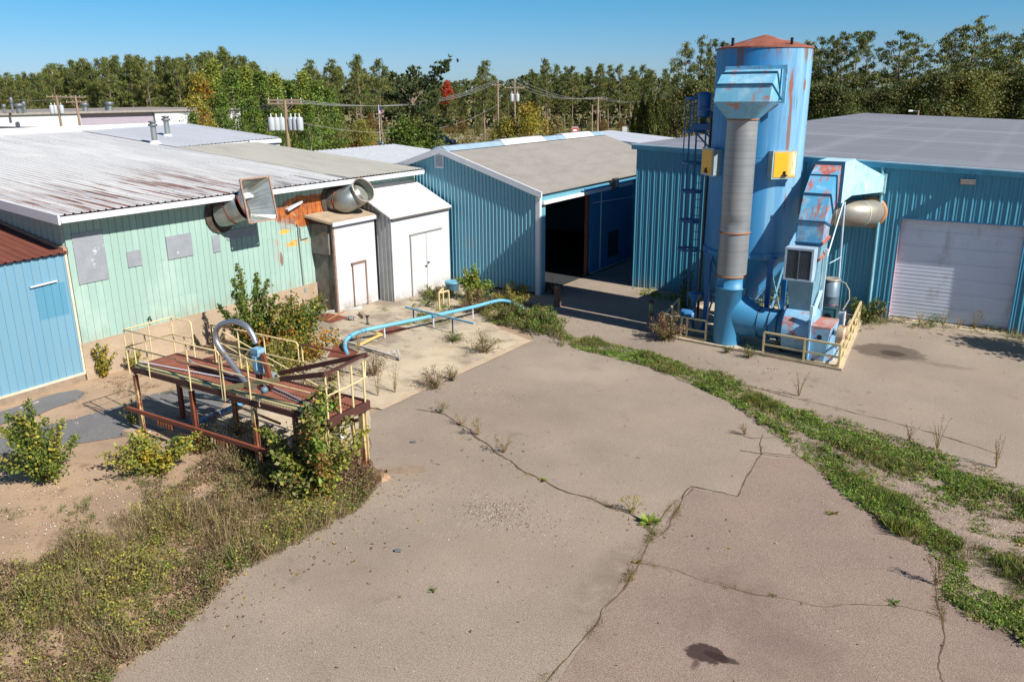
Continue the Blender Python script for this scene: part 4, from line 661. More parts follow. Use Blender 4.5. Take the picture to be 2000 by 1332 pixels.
def smooth_(P, k=4):
    P = [Vector(p) for p in P]; out = []
    for i in range(len(P)-1):
        a, b_, c, d = P[max(0, i-1)], P[i], P[i+1], P[min(len(P)-1, i+2)]
        for j in range(k): t = j/k; out.append(.5*((2*b_)+(c-a)*t+(2*a-5*b_+4*c-d)*t*t+(3*b_-a-3*c+d)*t**3))
    return out+[P[-1]]
# ================================================================== HORN DUCTS ON THE GREEN WALL
d1 = empty('horn_duct', (gx, 18.0, 4), 'galvanised elbow duct on the green wall ending in a square horn', 'duct')
w1, c0, c1 = PX(430, 419, gx+.02), PX(474, 404, -21.98), PX(506, 390, -21.62); e1 = PX(446, 416, -22.45)
b = MB(); pth = smooth_([w1, e1, c0.lerp(e1, .4), c0], 5); b.tube(pth, .43, 28, caps=False)
b.build('elbow', mGalv, d1)
nx = Vector((.93, .0, .16)).normalized(); ax_ = (c1-c0).normalized(); tx = Vector((-nx.y, nx.x, 0)).normalized(); ty = nx.cross(tx)
if ty.z < 0: ty = -ty
txa = Vector((-ax_.y, ax_.x, 0)).normalized(); tya = ax_.cross(txa); tya = tya if tya.z > 0 else -tya
b = MB(); N = 32
def sq(a):
    q = max(abs(math.cos(a)), abs(math.sin(a))); return c1+tx*(math.cos(a)/q*.60)+ty*(math.sin(a)/q*.70)
ag = [2*math.pi*(k+.5)/N for k in range(N)]
for a, a2 in zip(ag, ag[1:]+[ag[0]+2*math.pi]):
    b.poly([c0+(txa*math.cos(a)+tya*math.sin(a))*.42, c0+(txa*math.cos(a2)+tya*math.sin(a2))*.42, sq(a2), sq(a)])
b.build('horn', mGalv, d1)
b = MB(); cs = [c1+tx*sx*.605+ty*sy*.705 for sx, sy in ((-1, -1), (1, -1), (1, 1), (-1, 1))]
for i in range(4): b.bar(cs[i], cs[(i+1) % 4], .05, .05, nx)
b.build('rim', M('rusty_rim', '#9a7d6c', .6, var=.15, vs=6), d1)
b = MB()
for p, n_ in ((pth[len(pth)//2-1], pth[len(pth)//2]-pth[len(pth)//2-1]), (c0, ax_)):
    n_.normalize(); b = MB(); b.tube([p-n_*.02, p+n_*.02], .445, 28, sm=False); b.build('band', mSteelR, d1)
b = MB(); b.tube([w1, w1+Vector((.04, 0, 0))], .62, 20); b.build('wall_collar', M('torn_collar', '#4a4038', .9, var=.3, vs=5), d1)
d2 = empty('round_duct', (gx, 23.3, 3.8), 'galvanised round elbow duct resting on the narrow shed roof', 'duct')
w2, p2 = PX(652, 391, gx+.02), PX(710, 371, -21.5); k2 = PX(676, 392, -22.1); n2 = Vector((.86, -.12, .48)).normalized()
b = MB(); pth = smooth_([w2, k2.lerp(w2, .4), k2, p2-n2*.42], 5); b.tube(pth, .455, 28, caps=False); b.build('elbow', mGalv, d2)
b = MB(); t2 = Vector((-n2.y, n2.x, 0)).normalized(); u2_ = n2.cross(t2); N = 28
r1 = [p2+(t2*math.cos(2*math.pi*k/N)+u2_*math.sin(2*math.pi*k/N))*.475 for k in range(N)]; r2_ = [p2-n2*.42+(t2*math.cos(2*math.pi*k/N)+u2_*math.sin(2*math.pi*k/N))*.45 for k in range(N)]
b.mesh(r2_+r1, [[k, (k+1) % N, N+(k+1) % N, N+k] for k in range(N)], 0, True); b.disc(p2-n2*.40, .45, n2, 28, 1); b.build('mouth', [mGalv, M('duct_inside', '#6e7068', .6, metal=.3)], d2)
b = MB(); rr = r1+[r1[0]]
for a, c in zip(rr, rr[1:]): b.bar(a, c, .035)
b.build('rim', M('rim_pinkish', '#b5a39a', .5, metal=.2), d2)
b = MB(); n_ = (pth[6]-pth[5]).normalized(); p = pth[5]; b.tube([p-n_*.02, p+n_*.02], .475, 28, sm=False); b.build('band', mSteelR, d2)
b = MB(); b.tube([w2, w2+Vector((.03, 0, 0))], .68, 20); b.build('wall_collar', M('torn_collar', '#4a4038'), d2)
fl = empty('flashing_strip', (gx+.05, 20.9, 3.8), 'loose bent white gutter piece on the rusty part of the green wall', 'scrap metal')
b = MB(); a0, a1 = PX(560, 411, gx+.1), PX(588, 394, gx+.1); b.bar(a0, a1, .08, .16, (1, 0, 0)); b.build('strip', mWhite, fl); b = MB(); b.bar(a0+Vector((.0, .08, -.06)), a0+Vector((.02, .2, .02)), .08); b.build('bracket', mBlack, fl)
cdu = empty('conduit', (gx+.03, 21.4, 1), 'grey electrical conduit running down the green wall by the narrow shed', 'conduit')
q = [PX(*a, gx+.05) for a in ((580, 437), (582, 445), (586, 446), (587, 460), (588, 468), (602, 464))]; b = MB(); b.tube(q, .018, 6); b.tube([PX(582, 448, gx+.05), PX(592, 545, gx+.05), PX(594, 568, gx+.05)], .018, 6); b.build('pipe', M('conduit_grey', '#7f8a86', .5), cdu); b = MB(); b.box(gx, gx+.08, PX(594, 568, gx).y-.06, PX(594, 568, gx).y+.06, .85, 1.0); b.build('box', M('conduit_grey', '#7f8a86'), cdu)
fau = empty('wall_tap', PX(290, 622, gx), 'small dark tap on the green wall above the foundation', 'tap'); p = PX(290, 622, gx+.05); b = MB(); b.bar(p, p+Vector((.12, 0, 0)), .03); b.bar(p+Vector((.12, 0, 0)), p+Vector((.12, 0, -.09)), .03); b.build('spout', mBlack, fau); b = MB(); b.bar(p+Vector((.06, -.05, .05)), p+Vector((.06, .05, .05)), .025); b.build('handle', mBlack, fau)
# ================================================================== YELLOW RUSTY PLATFORM
mDeck = M('rusted_grating', '#82503f', .8, var=.18, vs=4, layers=[dict(c='#7f4433', s=2.2, lo=.5, hi=.68, amt=.6)])
pf = empty('work_platform', (-14.6, 11.5, 0), 'raised rusty steel work platform with pale yellow railings', 'platform')
pxa, pxb, pya, pyb, pz = -17.78, -11.35, 10.95, 12.18, 1.73
b = MB(); x = pxa+.03; k = 0
while x < pxb-.05:
    if not (-12.35 < x < -12.2): b.box(x, x+.052, pya+.06, pyb-.06, pz-.03, pz)
    x += .092
for y in (pya+.32, (pya+pyb)/2, pyb-.32): b.box(pxa+.05, pxb-.05, y-.02, y+.02, pz-.1, pz-.05)
b.box(-12.33, -12.25, pya+.06, pyb-.06, pz-.1, pz-.02); b.box(-14.2, -11.4, 11.62, 11.66, pz, pz+.012); b.build('deck', mDeck, pf)
b = MB(); b.box(-17.2, -16.75, 11.75, 12.05, pz+.003, pz+.014); b.build('cover_plate', M('reddish_plate', '#8a5040', .7, var=.1), pf)
b = MB(); b.box(pxa, -14.3, pya-.03, pya+.03, pz-.12, pz+.01); b.box(-14.25, pxb, pya-.05, pya+.01, pz-.14, pz-.01); b.box(pxa, pxb, pyb-.03, pyb+.03, pz-.2, pz+.01); b.box(pxa-.03, pxa+.03, pya+.03, pyb-.03, pz-.2, pz); b.box(pxb-.03, pxb+.03, pya+.01, pyb+.04, pz-.2, pz); b.build('edge_beam', M('dark_rust_beam', '#4a2a24', .75, var=.15, vs=3), pf)
b = MB(); b.hexa([(pxa+.1, pya+.01, pz+.012), (-15.2, pya+.01, pz+.012), (-15.2, pya+.12, pz+.012), (pxa+.1, pya+.12, pz+.012)], [(pxa+.1, pya+.02, pz+.05), (-15.2, pya+.02, pz+.05), (-15.2, pya+.12, pz+.10), (pxa+.1, pya+.12, pz+.10)]); b.hexa([(-15.19, pya+.01, pz+.012), (-14.95, pya+.01, pz+.012), (-14.95, pya+.12, pz+.012), (-15.19, pya+.12, pz+.012)], [(-15.19, pya+.02, pz+.05), (-14.95, pya+.02, pz+.05), (-14.95, pya+.12, pz+.10), (-15.19, pya+.12, pz+.10)], 1); b.hexa([(-14.94, pya+.01, pz+.012), (pxb-.15, pya+.01, pz+.012), (pxb-.15, pya+.12, pz+.012), (-14.94, pya+.12, pz+.012)], [(-14.94, pya+.02, pz+.05), (pxb-.15, pya+.02, pz+.05), (pxb-.15, pya+.12, pz+.10), (-14.94, pya+.12, pz+.10)]); b.build('toe_plate', [M('toe_plate_paint', '#b3a878', .6, var=.1, vs=2, layers=[dict(c='#6a5a40', s=3, lo=.58, hi=.7, amt=.6)]), M('toe_plate_green', '#6f8068', .6)], pf)
for x, y, m, wd in ((-17.74, 10.98, mYelR, .09), (-15.62, 10.97, mSteelR, .1), (-13.54, 10.97, mYelR, .1), (-11.45, 10.99, mYelR, .1), (-17.78, 12.15, mSteelR, .1), (-15.69, 12.15, mYelR, .1), (-13.6, 12.15, mYelR, .1), (-12.29, 12.15, mYel, .09), (-11.45, 12.1, mYelR, .13)):
    b = MB(); h = wd/2; b.box(x-h, x+h, y-h, y-h+.02, .02, pz-.21); b.box(x-h, x+h, y+h-.02, y+h, .02, pz-.21); b.box(x-.01, x+.01, y-h+.021, y+h-.021, .02, pz-.21); b.box(x-.12, x+.12, y-.12, y+.12, .016, .04); b.build('leg', m, pf)
b = MB(); b.box(-18.12, -12.75, 10.84, 10.91, .58, .67); b.build('lower_beam', M('rust_red_beam', '#7a4030', .75, var=.12, vs=3), pf)
b = MB()
for x0 in (-16.9, -14.95):
    for k in range(6): b.box(x0+k*.1, x0+k*.1+.05, 10.83, 10.9, .44, .56)
b.build('tally_teeth', mYelR, pf)
for A_, B_, w_ in (((-15.62, 10.97, 1.6), (-15.95, 10.97, 1.6), .08), ((-12.35, 12.1, .95), (-11.5, 12.1, 1.3), .07), ((-11.6, 12.05, .1), (-11.75, 12.05, 1.5), .07), ((-14.2, 11.0, 1.45), (-12.8, 11.02, 1.3), .04)): b = MB(); b.bar(A_, B_, w_); b.build('brace', mYelR, pf)
def rail(name, pts, r=.018, m=mYel):
    b = MB(); b.tube(pts, r, 8); return b.build(name, m, pf)
zt, zm = 2.67, 2.24
rail('top_rail', [(-14.46, 10.92, zm-.02), (-14.44, 10.92, zt-.05), (-14.48, 10.92, zt), (-17.78, 10.9, zt), (-17.82, 10.95, zt), (-17.82, 12.15, zt), (-17.78, 12.2, zt), (-17.1, 12.2, zt), (-17.05, 12.2, zt-.05), (-17.05, 12.2, pz)])
rail('mid_rail', [(-14.44, 10.92, zm), (-17.8, 10.9, zm), (-17.82, 12.17, zm), (-17.05, 12.2, zm)])
rail('top_rail', [(-14.38, 10.92, pz-.2), (-14.38, 10.92, zt-.06), (-14.32, 10.92, zt), (-12.75, 10.93, zt-.03)]); rail('mid_rail', [(-14.38, 10.92, zm), (-11.5, 10.95, zm-.02)])
for x, y, z1 in ((-17.82, 10.9, zt), (-17.05, 10.92, zt), (-15.55, 10.92, zt), (-14.46, 10.92, zm), (-13.54, 10.92, zt), (-17.82, 12.2, zt), (-17.82, 11.55, zt), (-17.82, 11.1, zt), (-17.4, 12.2, zm)): rail('post', [(x, y, pz-.18), (x, y, z1)])
# back rail, ramp rails
rail('top_rail', [(-16.35, 12.24, pz), (-16.35, 12.24, zt), (-15.5, 12.24, zt+.02)], m=mYelR); rail('top_rail', [(-15.5, 12.24, zt+.02), (-13.45, 12.24, zt+.02), (-13.4, 12.24, zt-.03), (-13.4, 12.24, zm-.05)]); rail('top_rail', [(-13.28, 12.24, zt), (-11.95, 12.24, zt)], .024, mSteelR)
rail('mid_rail', [(-16.3, 12.24, zm), (-13.4, 12.24, zm)]); rail('mid_rail', [(-13.28, 12.24, zm+.02), (-11.4, 12.24, zm)])
for x in (-16.3, -15.4, -14.5, -13.28): rail('post', [(x, 12.24, pz-.18), (x, 12.24, zt)])
for dz, nm in ((.62, 'ramp_rail'), (.28, 'ramp_rail')): rail(nm, [(-16.95, 12.75, 1.8+dz), (-13.3, 12.75, .55+dz+.3)])
for k in range(5): x = -16.95+k*.9; z = 1.8-k*.9*.26; rail('ramp_post', [(x, 12.75, z-.05), (x, 12.75, z+.62)])
for k in range(4): x = -16.95+k*.9; z = 1.8-k*.9*.26; rail('ramp_brace', [(x, 12.75, z+.1), (x+.45, 12.75, z+.5)], .018)
b = MB()
for k in range(9): x = -16.9+k*.42; z = 1.7-k*.42*.27; b.box(x, x+.3, 12.3, 12.75, z-.03, z)
b.build('ramp_tread', mDeck, pf)
# right end: posts, mid rail, rusty channel rail, sloping stringers
for y in (11.0, 11.36, 11.74, 12.1): rail('post', [(-11.35, y, pz-.1), (-11.35, y, zt-.03)], .022)
rail('mid_rail', [(-11.33, 11.0, zm-.02), (-11.33, 11.8, zm), (-11.33, 12.12, zm+.04), (-11.33, 12.16, zt-.05)])
b = MB(); b.bar((-11.35, 10.92, 2.67), (-11.35, 12.22, 2.76), .06, .05); b.bar((-12.6, 10.96, 2.36), (-11.3, 10.96, 2.70), .05, .1); b.bar((-14.0, 12.16, 1.88), (-11.3, 12.2, 2.76), .05, .1); b.build('stringer', M('dark_rust_beam', '#4a2a24'), pf)
b = MB(); b.bar((-14.5, 10.95, 1.80), (-12.6, 10.96, 2.36), .05, .1); b.build('stringer', M('pale_yellow_green', '#b8ab7a', .6, var=.08, vs=3), pf)
# things on and below the platform
hs = empty('hose', (-14.5, 11.5, pz), 'shiny flexible metal hose looping over the rusty platform', 'hose')
b = MB(); hp = [(-14.2, 11.42, 1.80), (-14.5, 11.46, 1.98), (-14.9, 11.5, 2.28), (-15.14, 11.5, 2.5), (-15.24, 11.5, 2.68), (-15.2, 11.5, 2.88), (-15.02, 11.5, 3.04), (-14.74, 11.5, 3.15), (-14.42, 11.5, 3.20), (-14.14, 11.5, 3.13), (-13.97, 11.5, 2.95), (-13.9, 11.5, 2.78)]
def smooth(P, k=4):
    P = [Vector(p) for p in P]; out = []
    for i in range(len(P)-1):
        a, b_, c, d = P[max(0, i-1)], P[i], P[i+1], P[min(len(P)-1, i+2)]
        for j in range(k): t = j/k; out.append(.5*((2*b_)+(c-a)*t+(2*a-5*b_+4*c-d)*t*t+(3*b_-a-3*c+d)*t**3))
    return out+[P[-1]]
S = smooth(hp, 6); b.tube(S, [.066 if i % 2 else .061 for i in range(len(S))], 14); b.build('flexible_tube', M('bright_flex_steel', '#a9acb3', .36, metal=.75, var=.06), hs); b = MB(); b.tube([S[0], S[0]+Vector((.22, -.02, -.06))], .1, 12); b.build('end_cuff', mGalv, hs)
vl = empty('valve', (-13.88, 11.5, pz), 'pale blue valve head on a rusty stand where the metal hose ends', 'valve')
b = MB(); b.hexa([(-13.95, 11.44, 2.1), (-13.81, 11.44, 2.1), (-13.81, 11.58, 2.1), (-13.95, 11.58, 2.1)], [(-13.98, 11.42, 2.58), (-13.79, 11.42, 2.58), (-13.79, 11.6, 2.58), (-13.98, 11.6, 2.58)]); b.box(-14.0, -13.77, 11.41, 11.61, 2.582, 2.68); b.box(-14.1, -13.985, 11.47, 11.56, 2.45, 2.6); b.box(-13.95, -13.83, 11.39, 11.417, 2.2, 2.5); b.build('body', M('valve_blue', '#7fa9c0', .5, var=.12, vs=6, layers=[dict(c='#3f6f92', s=6, lo=.5, hi=.65, amt=.7)]), vl)
b = MB(); b.bar((-13.94, 11.5, pz), (-13.94, 11.5, 2.1), .07); b.bar((-13.85, 11.5, pz), (-13.85, 11.5, 2.1), .05); b.bar((-13.66, 11.45, 2.6), (-13.5, 11.5, 1.86), .09); b.bar((-13.5, 11.5, 1.86), (-13.85, 11.48, 1.76), .07); b.build('stand', mSteelR, vl)
def lay(name, label, cat, pts, r, m, grp=None, n=8, ends=None):
    b = MB(); b.tube(pts, r, n); o = b.build(name, m); return tag(o, label, cat, grp)
lay('conduit', 'long thin white conduit lying along the left part of the platform deck', 'conduit', [G(272, 706, 1.76), G(350, 721, 1.76), G(420, 734, 1.77), G(478, 745, 1.77)], .018, M('white_pvc', '#c9ccd6', .4))
lay('cable', 'short grey cable curling under the metal hose on the deck', 'cable', smooth([G(366, 697, 1.76), G(372, 705, 1.76), G(392, 714, 1.76), G(430, 724, 1.76), G(470, 738, 1.76)]), .016, M('grey_cable', '#9a9fb2', .4))
lay('conduit', 'pair of grey conduits running to the right end of the platform deck', 'conduit', [G(522, 752, 1.77), G(560, 768, 1.77), G(592, 784, 1.77), G(635, 799, 1.77)], .022, M('grey_pvc', '#8e9199', .4))
lay('cable', 'second thin cable beside the conduits at the right of the deck', 'cable', smooth([G(515, 754, 1.76), G(548, 770, 1.76), G(585, 786, 1.76), G(625, 803, 1.76)]), .012, M('grey_pvc', '#8e9199'))
hl = empty('lamp', PY(516, 762, 10.9), 'grey blue round lamp head hanging at the front edge of the platform', 'lamp'); p = PY(516, 762, 10.88); b = MB(); b.lathe(p, [(0, -.06), (.07, -.05), (.075, .04), (.05, .07), (0, .07)], 16, axis='y'); b.build('head', M('lamp_blue_grey', '#5f7686', .5), hl); b = MB(); b.bar(p+Vector((0, .05, .04)), p+Vector((0, .08, .16)), .03); b.build('bracket', mGalv, hl)
lay('disc', 'small round grey lid on the deck behind the valve', 'lid', [G(534, 733, 1.74), G(534, 733, 1.80)], .09, mGalv, n=16)
lay('rope', 'loop of pale rope hanging from the platform edge', 'rope', smooth([PY(502, 774, 10.87), PY(505, 786, 10.87), PY(508, 794, 10.87), PY(506, 790, 10.86), PY(508, 775, 10.87)]), .008, M('rope', '#b5ab98', .9), n=6)
lay('pipe', 'galvanised pipe with flanges lying under the platform', 'pipe', [G(380, 772, .5), G(415, 776, .5), G(452, 783, .5)], .075, mGalv, n=14)
lay('pipe', 'blue and red pipe lying under the platform', 'pipe', [G(392, 822, .2), G(425, 808, .22), G(455, 795, .24), G(480, 786, .25)], .06, M('blue_red_pipe', '#3f8fbb', .45, var=.1, vs=2, layers=[dict(c='#7a4a3a', s=3, lo=.48, hi=.55, amt=.9)]), n=12)
cb = MB(); c = G(258, 852); cb.hexa([(c.x-.2, c.y-.14, 0), (c.x+.2, c.y-.1, 0), (c.x+.18, c.y+.15, 0), (c.x-.2, c.y+.13, 0)], [(c.x-.18, c.y-.12, .16), (c.x+.18, c.y-.09, .17), (c.x+.16, c.y+.12, .16), (c.x-.17, c.y+.1, .15)]); tag(cb.build('concrete_block', mFound), 'rough concrete block by the left legs of the platform', 'block')
# ================================================================== LOOSE THINGS ON THE SLAB AND YARD
mPipeB = M('sky_blue_pipe', '#62a4c0', .5, var=.07, vs=2, layers=[dict(c='#8a8f92', s=2, lo=.6, hi=.68, amt=.7), dict(c='#3f8ab5', s=4, lo=.6, hi=.7, amt=.6)])
bp = empty('blue_pipe', G(830, 630), 'long sky blue pipe bent at both ends lying across the concrete slab', 'pipe')
P = smooth([G(679, 692, .05), G(674, 680, .14), G(675, 667, .26), G(684, 657, .36), G(705, 647, .42), G(750, 637, .45), G(846, 617, .45), G(923, 600, .45), G(955, 591.5, .47), G(978, 587, .46), G(1000, 591, .38), G(1015, 598, .22), G(1027, 607, .05)]); b = MB(); b.tube(P, .066, 14); b.build('tube', mPipeB, bp); b = MB()
for q in ((686, 656, .37), (720, 646, .43), (845, 612, .46)):
    i = min(range(len(P)), key=lambda i: (P[i]-G(*q)).length); dd_ = (P[min(i+1, len(P)-1)]-P[i-1]).normalized(); b.tube([P[i]-dd_*.03, P[i]+dd_*.03], .08, 14)
b.build('coupling', M('coupling_blue', '#3f8ab5', .4), bp); b = MB()
for q in ((750, 637), (832, 615), (925, 603)):
    i = min(range(len(P)), key=lambda i: (P[i]-G(*q, .46)).length); p = P[i]; b.bar((p.x, p.y, .03), (p.x, p.y, p.z-.06), .04)
b.build('support', mTrim, bp)
tb_ = empty('steel_rail', G(855, 630), 'thin pale blue rail crossing over the long blue pipe', 'rail'); a, c = G(792, 600, .56), G(926, 632, .56); b = MB(); b.bar(a, c, .05, .06); b.build('bar', M('pale_blue_bar', '#7fb4cc', .45), tb_); b = MB()
for t in (.12, .7): p = a.lerp(c, t); b.bar((p.x, p.y, .03), (p.x, p.y, .53), .035)
b.build('stand', mLad, tb_)
yf_ = empty('pipe_stand', G(868, 603), 'small pale yellow portal stand in the weeds', 'stand'); b = MB()
for x in (858, 877): p = G(x, 606 if x == 858 else 601); b.bar((p.x, p.y, 0), (p.x, p.y, .68), .05)
p, q = G(858, 606), G(877, 601); b.bar((p.x, p.y, .68), (q.x, q.y, .68), .05); r_ = G(866, 596); b.bar((p.x, p.y, .68), (r_.x, r_.y, .68), .05); b.bar((r_.x, r_.y, .0), (r_.x, r_.y, .68), .05); b.build('frame', mYel, yf_); b = MB(); b.box(p.x-.1, p.x+.1, p.y-.1, p.y+.1, .03, .05); b.build('foot', mYelR, yf_)
wf = empty('scrap_frame', G(710, 690), 'fallen white painted steel frame with rusty ends on the slab', 'scrap frame'); b = MB(); b.bar(G(640, 657, .12), G(782, 700, .12), .07); b.bar(G(655, 660, .06), G(735, 665, .06), .05); b.bar(G(750, 690, .12), G(777, 684, .2), .04); b.bar(G(777, 684, .2), G(782, 700, .12), .05); b.bar(G(668, 676, .06), G(760, 690, .06), .05); b.build('bar', M('peeling_white_steel', '#b9b6b0', .6, var=.1, vs=5, layers=[dict(c='#6e5a4c', s=4, lo=.54, hi=.62, amt=.8)]), wf); b = MB(); b.bar(G(697, 676, .14), G(746, 652, .16), .1, .05); b.bar(G(720, 646, .3), G(745, 652, .16), .04); b.build('yellow_bar', M('yellow_beam', '#d8b46a', .6, var=.1, vs=4), wf)
wb = MB(); wb.bar(G(600, 613, .08), G(707, 601, .08), .1, .08); tag(wb.build('long_board', mWhite), 'long white board lying in front of the narrow shed', 'board')
wb = MB(); wb.bar(G(640, 626, .05), G(672, 608, .05), .05, .05); tag(wb.build('batten', M('brown_batten', '#9b7350', .9)), 'thin brown batten lying beside the long white board', 'batten')
for nm, lb, pts in (('steel_plate', 'rusty brown steel plate on the slab near the narrow shed', [(604, 622), (640, 614), (681, 622), (645, 633)]), ('steel_plate', 'rusty brown steel plate under the long blue pipe', [(738, 650), (765, 638), (800, 644), (760, 656)]), ('steel_plate', 'rusty brown steel plate behind the platform stringers', [(640, 700), (655, 672), (700, 690), (690, 702)])):
    b = MB(); q = [G(*p) for p in pts]; b.hexa([(p.x, p.y, .032) for p in q][::-1], [(p.x, p.y, .05) for p in q][::-1]); tag(b.build(nm, mSteelR), lb, 'steel plate')
wb = MB(); wb.bar(G(704, 611, .1), G(713, 620, .08), .15, .12); tag(wb.build('timber_offcut', mWood), 'short weathered timber offcut on the slab before the white sheds', 'timber')
sv = empty('standpipe', G(718, 634), 'small dark standpipe valve rising from the slab', 'standpipe'); p = G(718, 635); b = MB(); b.lathe(p, [(.09, .03), (.05, .06), (.035, .08), (.035, .34), (0, .34)], 12); b.build('stem', mBlack, sv); b = MB(); b.bar(p+Vector((-.07, 0, .32)), p+Vector((.09, 0, .36)), .05); b.build('handle', mBlack, sv)
tbl = empty('sheet_stool', G(680, 628), 'tiny dark metal stand on the slab beside the rusty plate', 'stand'); p = G(686, 627); b = MB(); b.box(p.x-.16, p.x+.16, p.y-.1, p.y+.1, .15, .165); b.build('top', M('grey_steel_sheet', '#6d7078', .5), tbl); b = MB(); b.bar((p.x-.13, p.y, .03), (p.x-.13, p.y, .15), .02); b.bar((p.x+.13, p.y, .03), (p.x+.13, p.y, .15), .02); b.build('foot', mBlack, tbl)
dl = empty('round_tub', G(884, 566), 'half hidden blue round tub in the weeds by the blue barn', 'tub'); p = G(884, 568); b = MB(); b.lathe(p, [(0, .3), (.28, .3), (.32, .34), (.32, .40), (.29, .42), (.27, .38), (0, .37)], 20); b.build('rim', M('tub_blue', '#5f93ad', .5), dl); b = MB(); b.lathe(p, [(.26, 0), (.29, .3)], 20); b.build('side', M('tub_dark', '#3a5a68', .6), dl)
tm = MB(); tm.bar(G(757, 919, .07), G(832, 915, .07), .12, .1); tag(tm.build('timber_beam', mWood), 'short grey timber beam lying on the asphalt by the platform', 'timber')
rk = MB(); c = G(742, 934); rk.hexa([(c.x-.22, c.y-.13, 0), (c.x+.2, c.y-.16, 0), (c.x+.26, c.y+.1, 0), (c.x-.18, c.y+.16, 0)], [(c.x-.12, c.y-.06, .12), (c.x+.14, c.y-.1, .16), (c.x+.15, c.y+.06, .14), (c.x-.1, c.y+.1, .1)]); tag(rk.build('rock', M('tan_rock', '#a5876a', .9, var=.2, vs=6)), 'broken tan rock at the asphalt edge under the platform corner', 'rock')
for q, lb, m in (((808, 866), 'crushed grey can on the asphalt right of the platform', mGalv), ((778, 1079), 'flattened grey can in the middle of the asphalt', mGalv)):
    b = MB(); c = G(*q); b.tube([c+Vector((-.05, -.02, .045)), c+Vector((.05, .02, .045))], [.035, .03], 10); tag(b.build('crushed_can', m), lb, 'can')
wb = MB(); wb.bar(G(38, 797, .03), G(75, 784, .03), .05, .03); tag(wb.build('white_strip', mWhite), 'short white strip lying along the foot of the pale blue wall', 'strip')
lay('board', 'white sloping pole leaning behind the big bush at the platform', 'pole', [PY(593, 801, 11.2), PY(684, 866, 11.5)], .03, mWhite)
# ================================================================== VEGETATION
mLeaf = foliage('leaf', .3); mNeed = foliage('needle', .15, .6); mBark = M('pine_bark', '#7d6a5c', .95, var=.25, vs=1.5, vst=(1, 1, .4)); mBirch = M('birch_bark', '#a39a8a', .9, var=.2, vs=2); mTwig = M('twig', '#5b4636', .95, var=.2, vs=4)
GREEN = [(.095, .155, .028), (.125, .185, .035), (.07, .12, .024), (.155, .20, .04)]; YELG = [(.31, .31, .055), (.38, .34, .06), (.23, .26, .05)]; OLIVE = [(.21, .20, .065), (.155, .165, .055), (.27, .235, .085)]
BROWN = [(.26, .165, .095), (.19, .115, .07), (.33, .235, .14), (.21, .14, .10)]; GOLD = [(.42, .29, .03), (.36, .22, .03), (.30, .26, .04)]; ORANGE = [(.40, .17, .03), (.34, .12, .025)]; BRIGHT = [(.19, .30, .05), (.25, .35, .06), (.14, .23, .04)]; DRY = [(.30, .23, .12), (.24, .17, .085), (.34, .27, .16)]; RED = [(.42, .06, .03), (.5, .1, .04)]
def shrub(name, label, base, h, r, n, leaf, pal, stems=7, cat='bush', group=None, low=.15, asp=.6, tips=26, sig=.16, lean=(0, 0), bare=0):
    base = Vector(base); t = empty(name, base, label, cat, group)
    S = max(12, stems*2); E_ = []; b = MB(); wgt = []
    for k in range(S):
        a, u = rnd.uniform(0, 6.283), math.sqrt(rnd.random()); hh = h*(1-.5*u*u)*rnd.uniform(.5, 1.12); E_.append((math.cos(a)*u*r*rnd.uniform(.75, 1.25)+lean[0], math.sin(a)*u*r*rnd.uniform(.75, 1.25)+lean[1], hh)); wgt.append(hh/h+.25)
        if k < S*.8: e_ = Vector(E_[-1]); b.tube([base, base+Vector((e_.x*.4, e_.y*.4, e_.z*.55)), base+e_*1.02], [.005+.007*h, .004+.005*h, .003], 5)
    b.build('stem', mTwig, t); E_ = np.array(E_); i = rng.choice(S, n, p=np.array(wgt)/sum(wgt)); f = low+(1.04-low)*rng.random(n)**.75
    c = np.stack([E_[i, 0]*(.55*f+.45*f*f), E_[i, 1]*(.55*f+.45*f*f), E_[i, 2]*f], 1)+rng.normal(size=(n, 3))*np.array([1, 1, .75])*(sig*r*(1.15-.75*f))[:, None]*1.15; c[:, 2] = np.clip(c[:, 2], .02, None)
    pc = np.array(pal); ci = rng.integers(0, len(pc), S); cc = np.where((rng.random(n) < .55)[:, None], pc[ci[i]], pc[rng.integers(0, len(pc), n)])*rng.uniform(.7, 1.25, (n, 1)); sz_ = leaf*rng.uniform(.5, 1.25, n)
    qmesh('foliage', leaves(c, sz_, asp, .5), cc, mLeaf, t); return t
def weed(label, base, h, pal, n=26, spread=.35, cat='weed', group=None, heads=None, leaf=.035, stems=7, name='weed'):
    """upright stalks with small leaves and optional seed heads"""
    base = Vector(base); t = empty(name, base, label, cat, group); b = MB(); C = []; D = []
    for i in range(stems):
        a = rnd.uniform(0, 6.3); s_ = rnd.uniform(.1, 1)*spread; hh = h*rnd.uniform(.6, 1.05); e = Vector((math.cos(a)*s_, math.sin(a)*s_, hh)); b.tube([base+e*.02, base+Vector((e.x*.35, e.y*.35, hh*.5)), base+e], [.007, .005, .003], 4)
        for k in range(n): f = rnd.uniform(.12, 1.0); C.append((e.x*f*(.5+.5*f)+rnd.gauss(0, .03), e.y*f*(.5+.5*f)+rnd.gauss(0, .03), hh*f))
        if heads:
            for k in range(16): D.append((e.x+rnd.gauss(0, .035), e.y+rnd.gauss(0, .035), hh+rnd.uniform(-.06, .03)))
    b.build('stalk', M('dry_stalk', '#8a7048', .95, var=.2), t); C = np.array(C); q = leaves(C, leaf, .45, .2); cc = pick(pal, len(C))
    if heads: D = np.array(D); q = np.concatenate([q, leaves(D, .03, .8)]); cc = np.concatenate([cc, pick(heads, len(D))])
    qmesh('foliage', q, cc, mLeaf, t); return t
def rot(w): return Vector((w[0], w[1], 0))
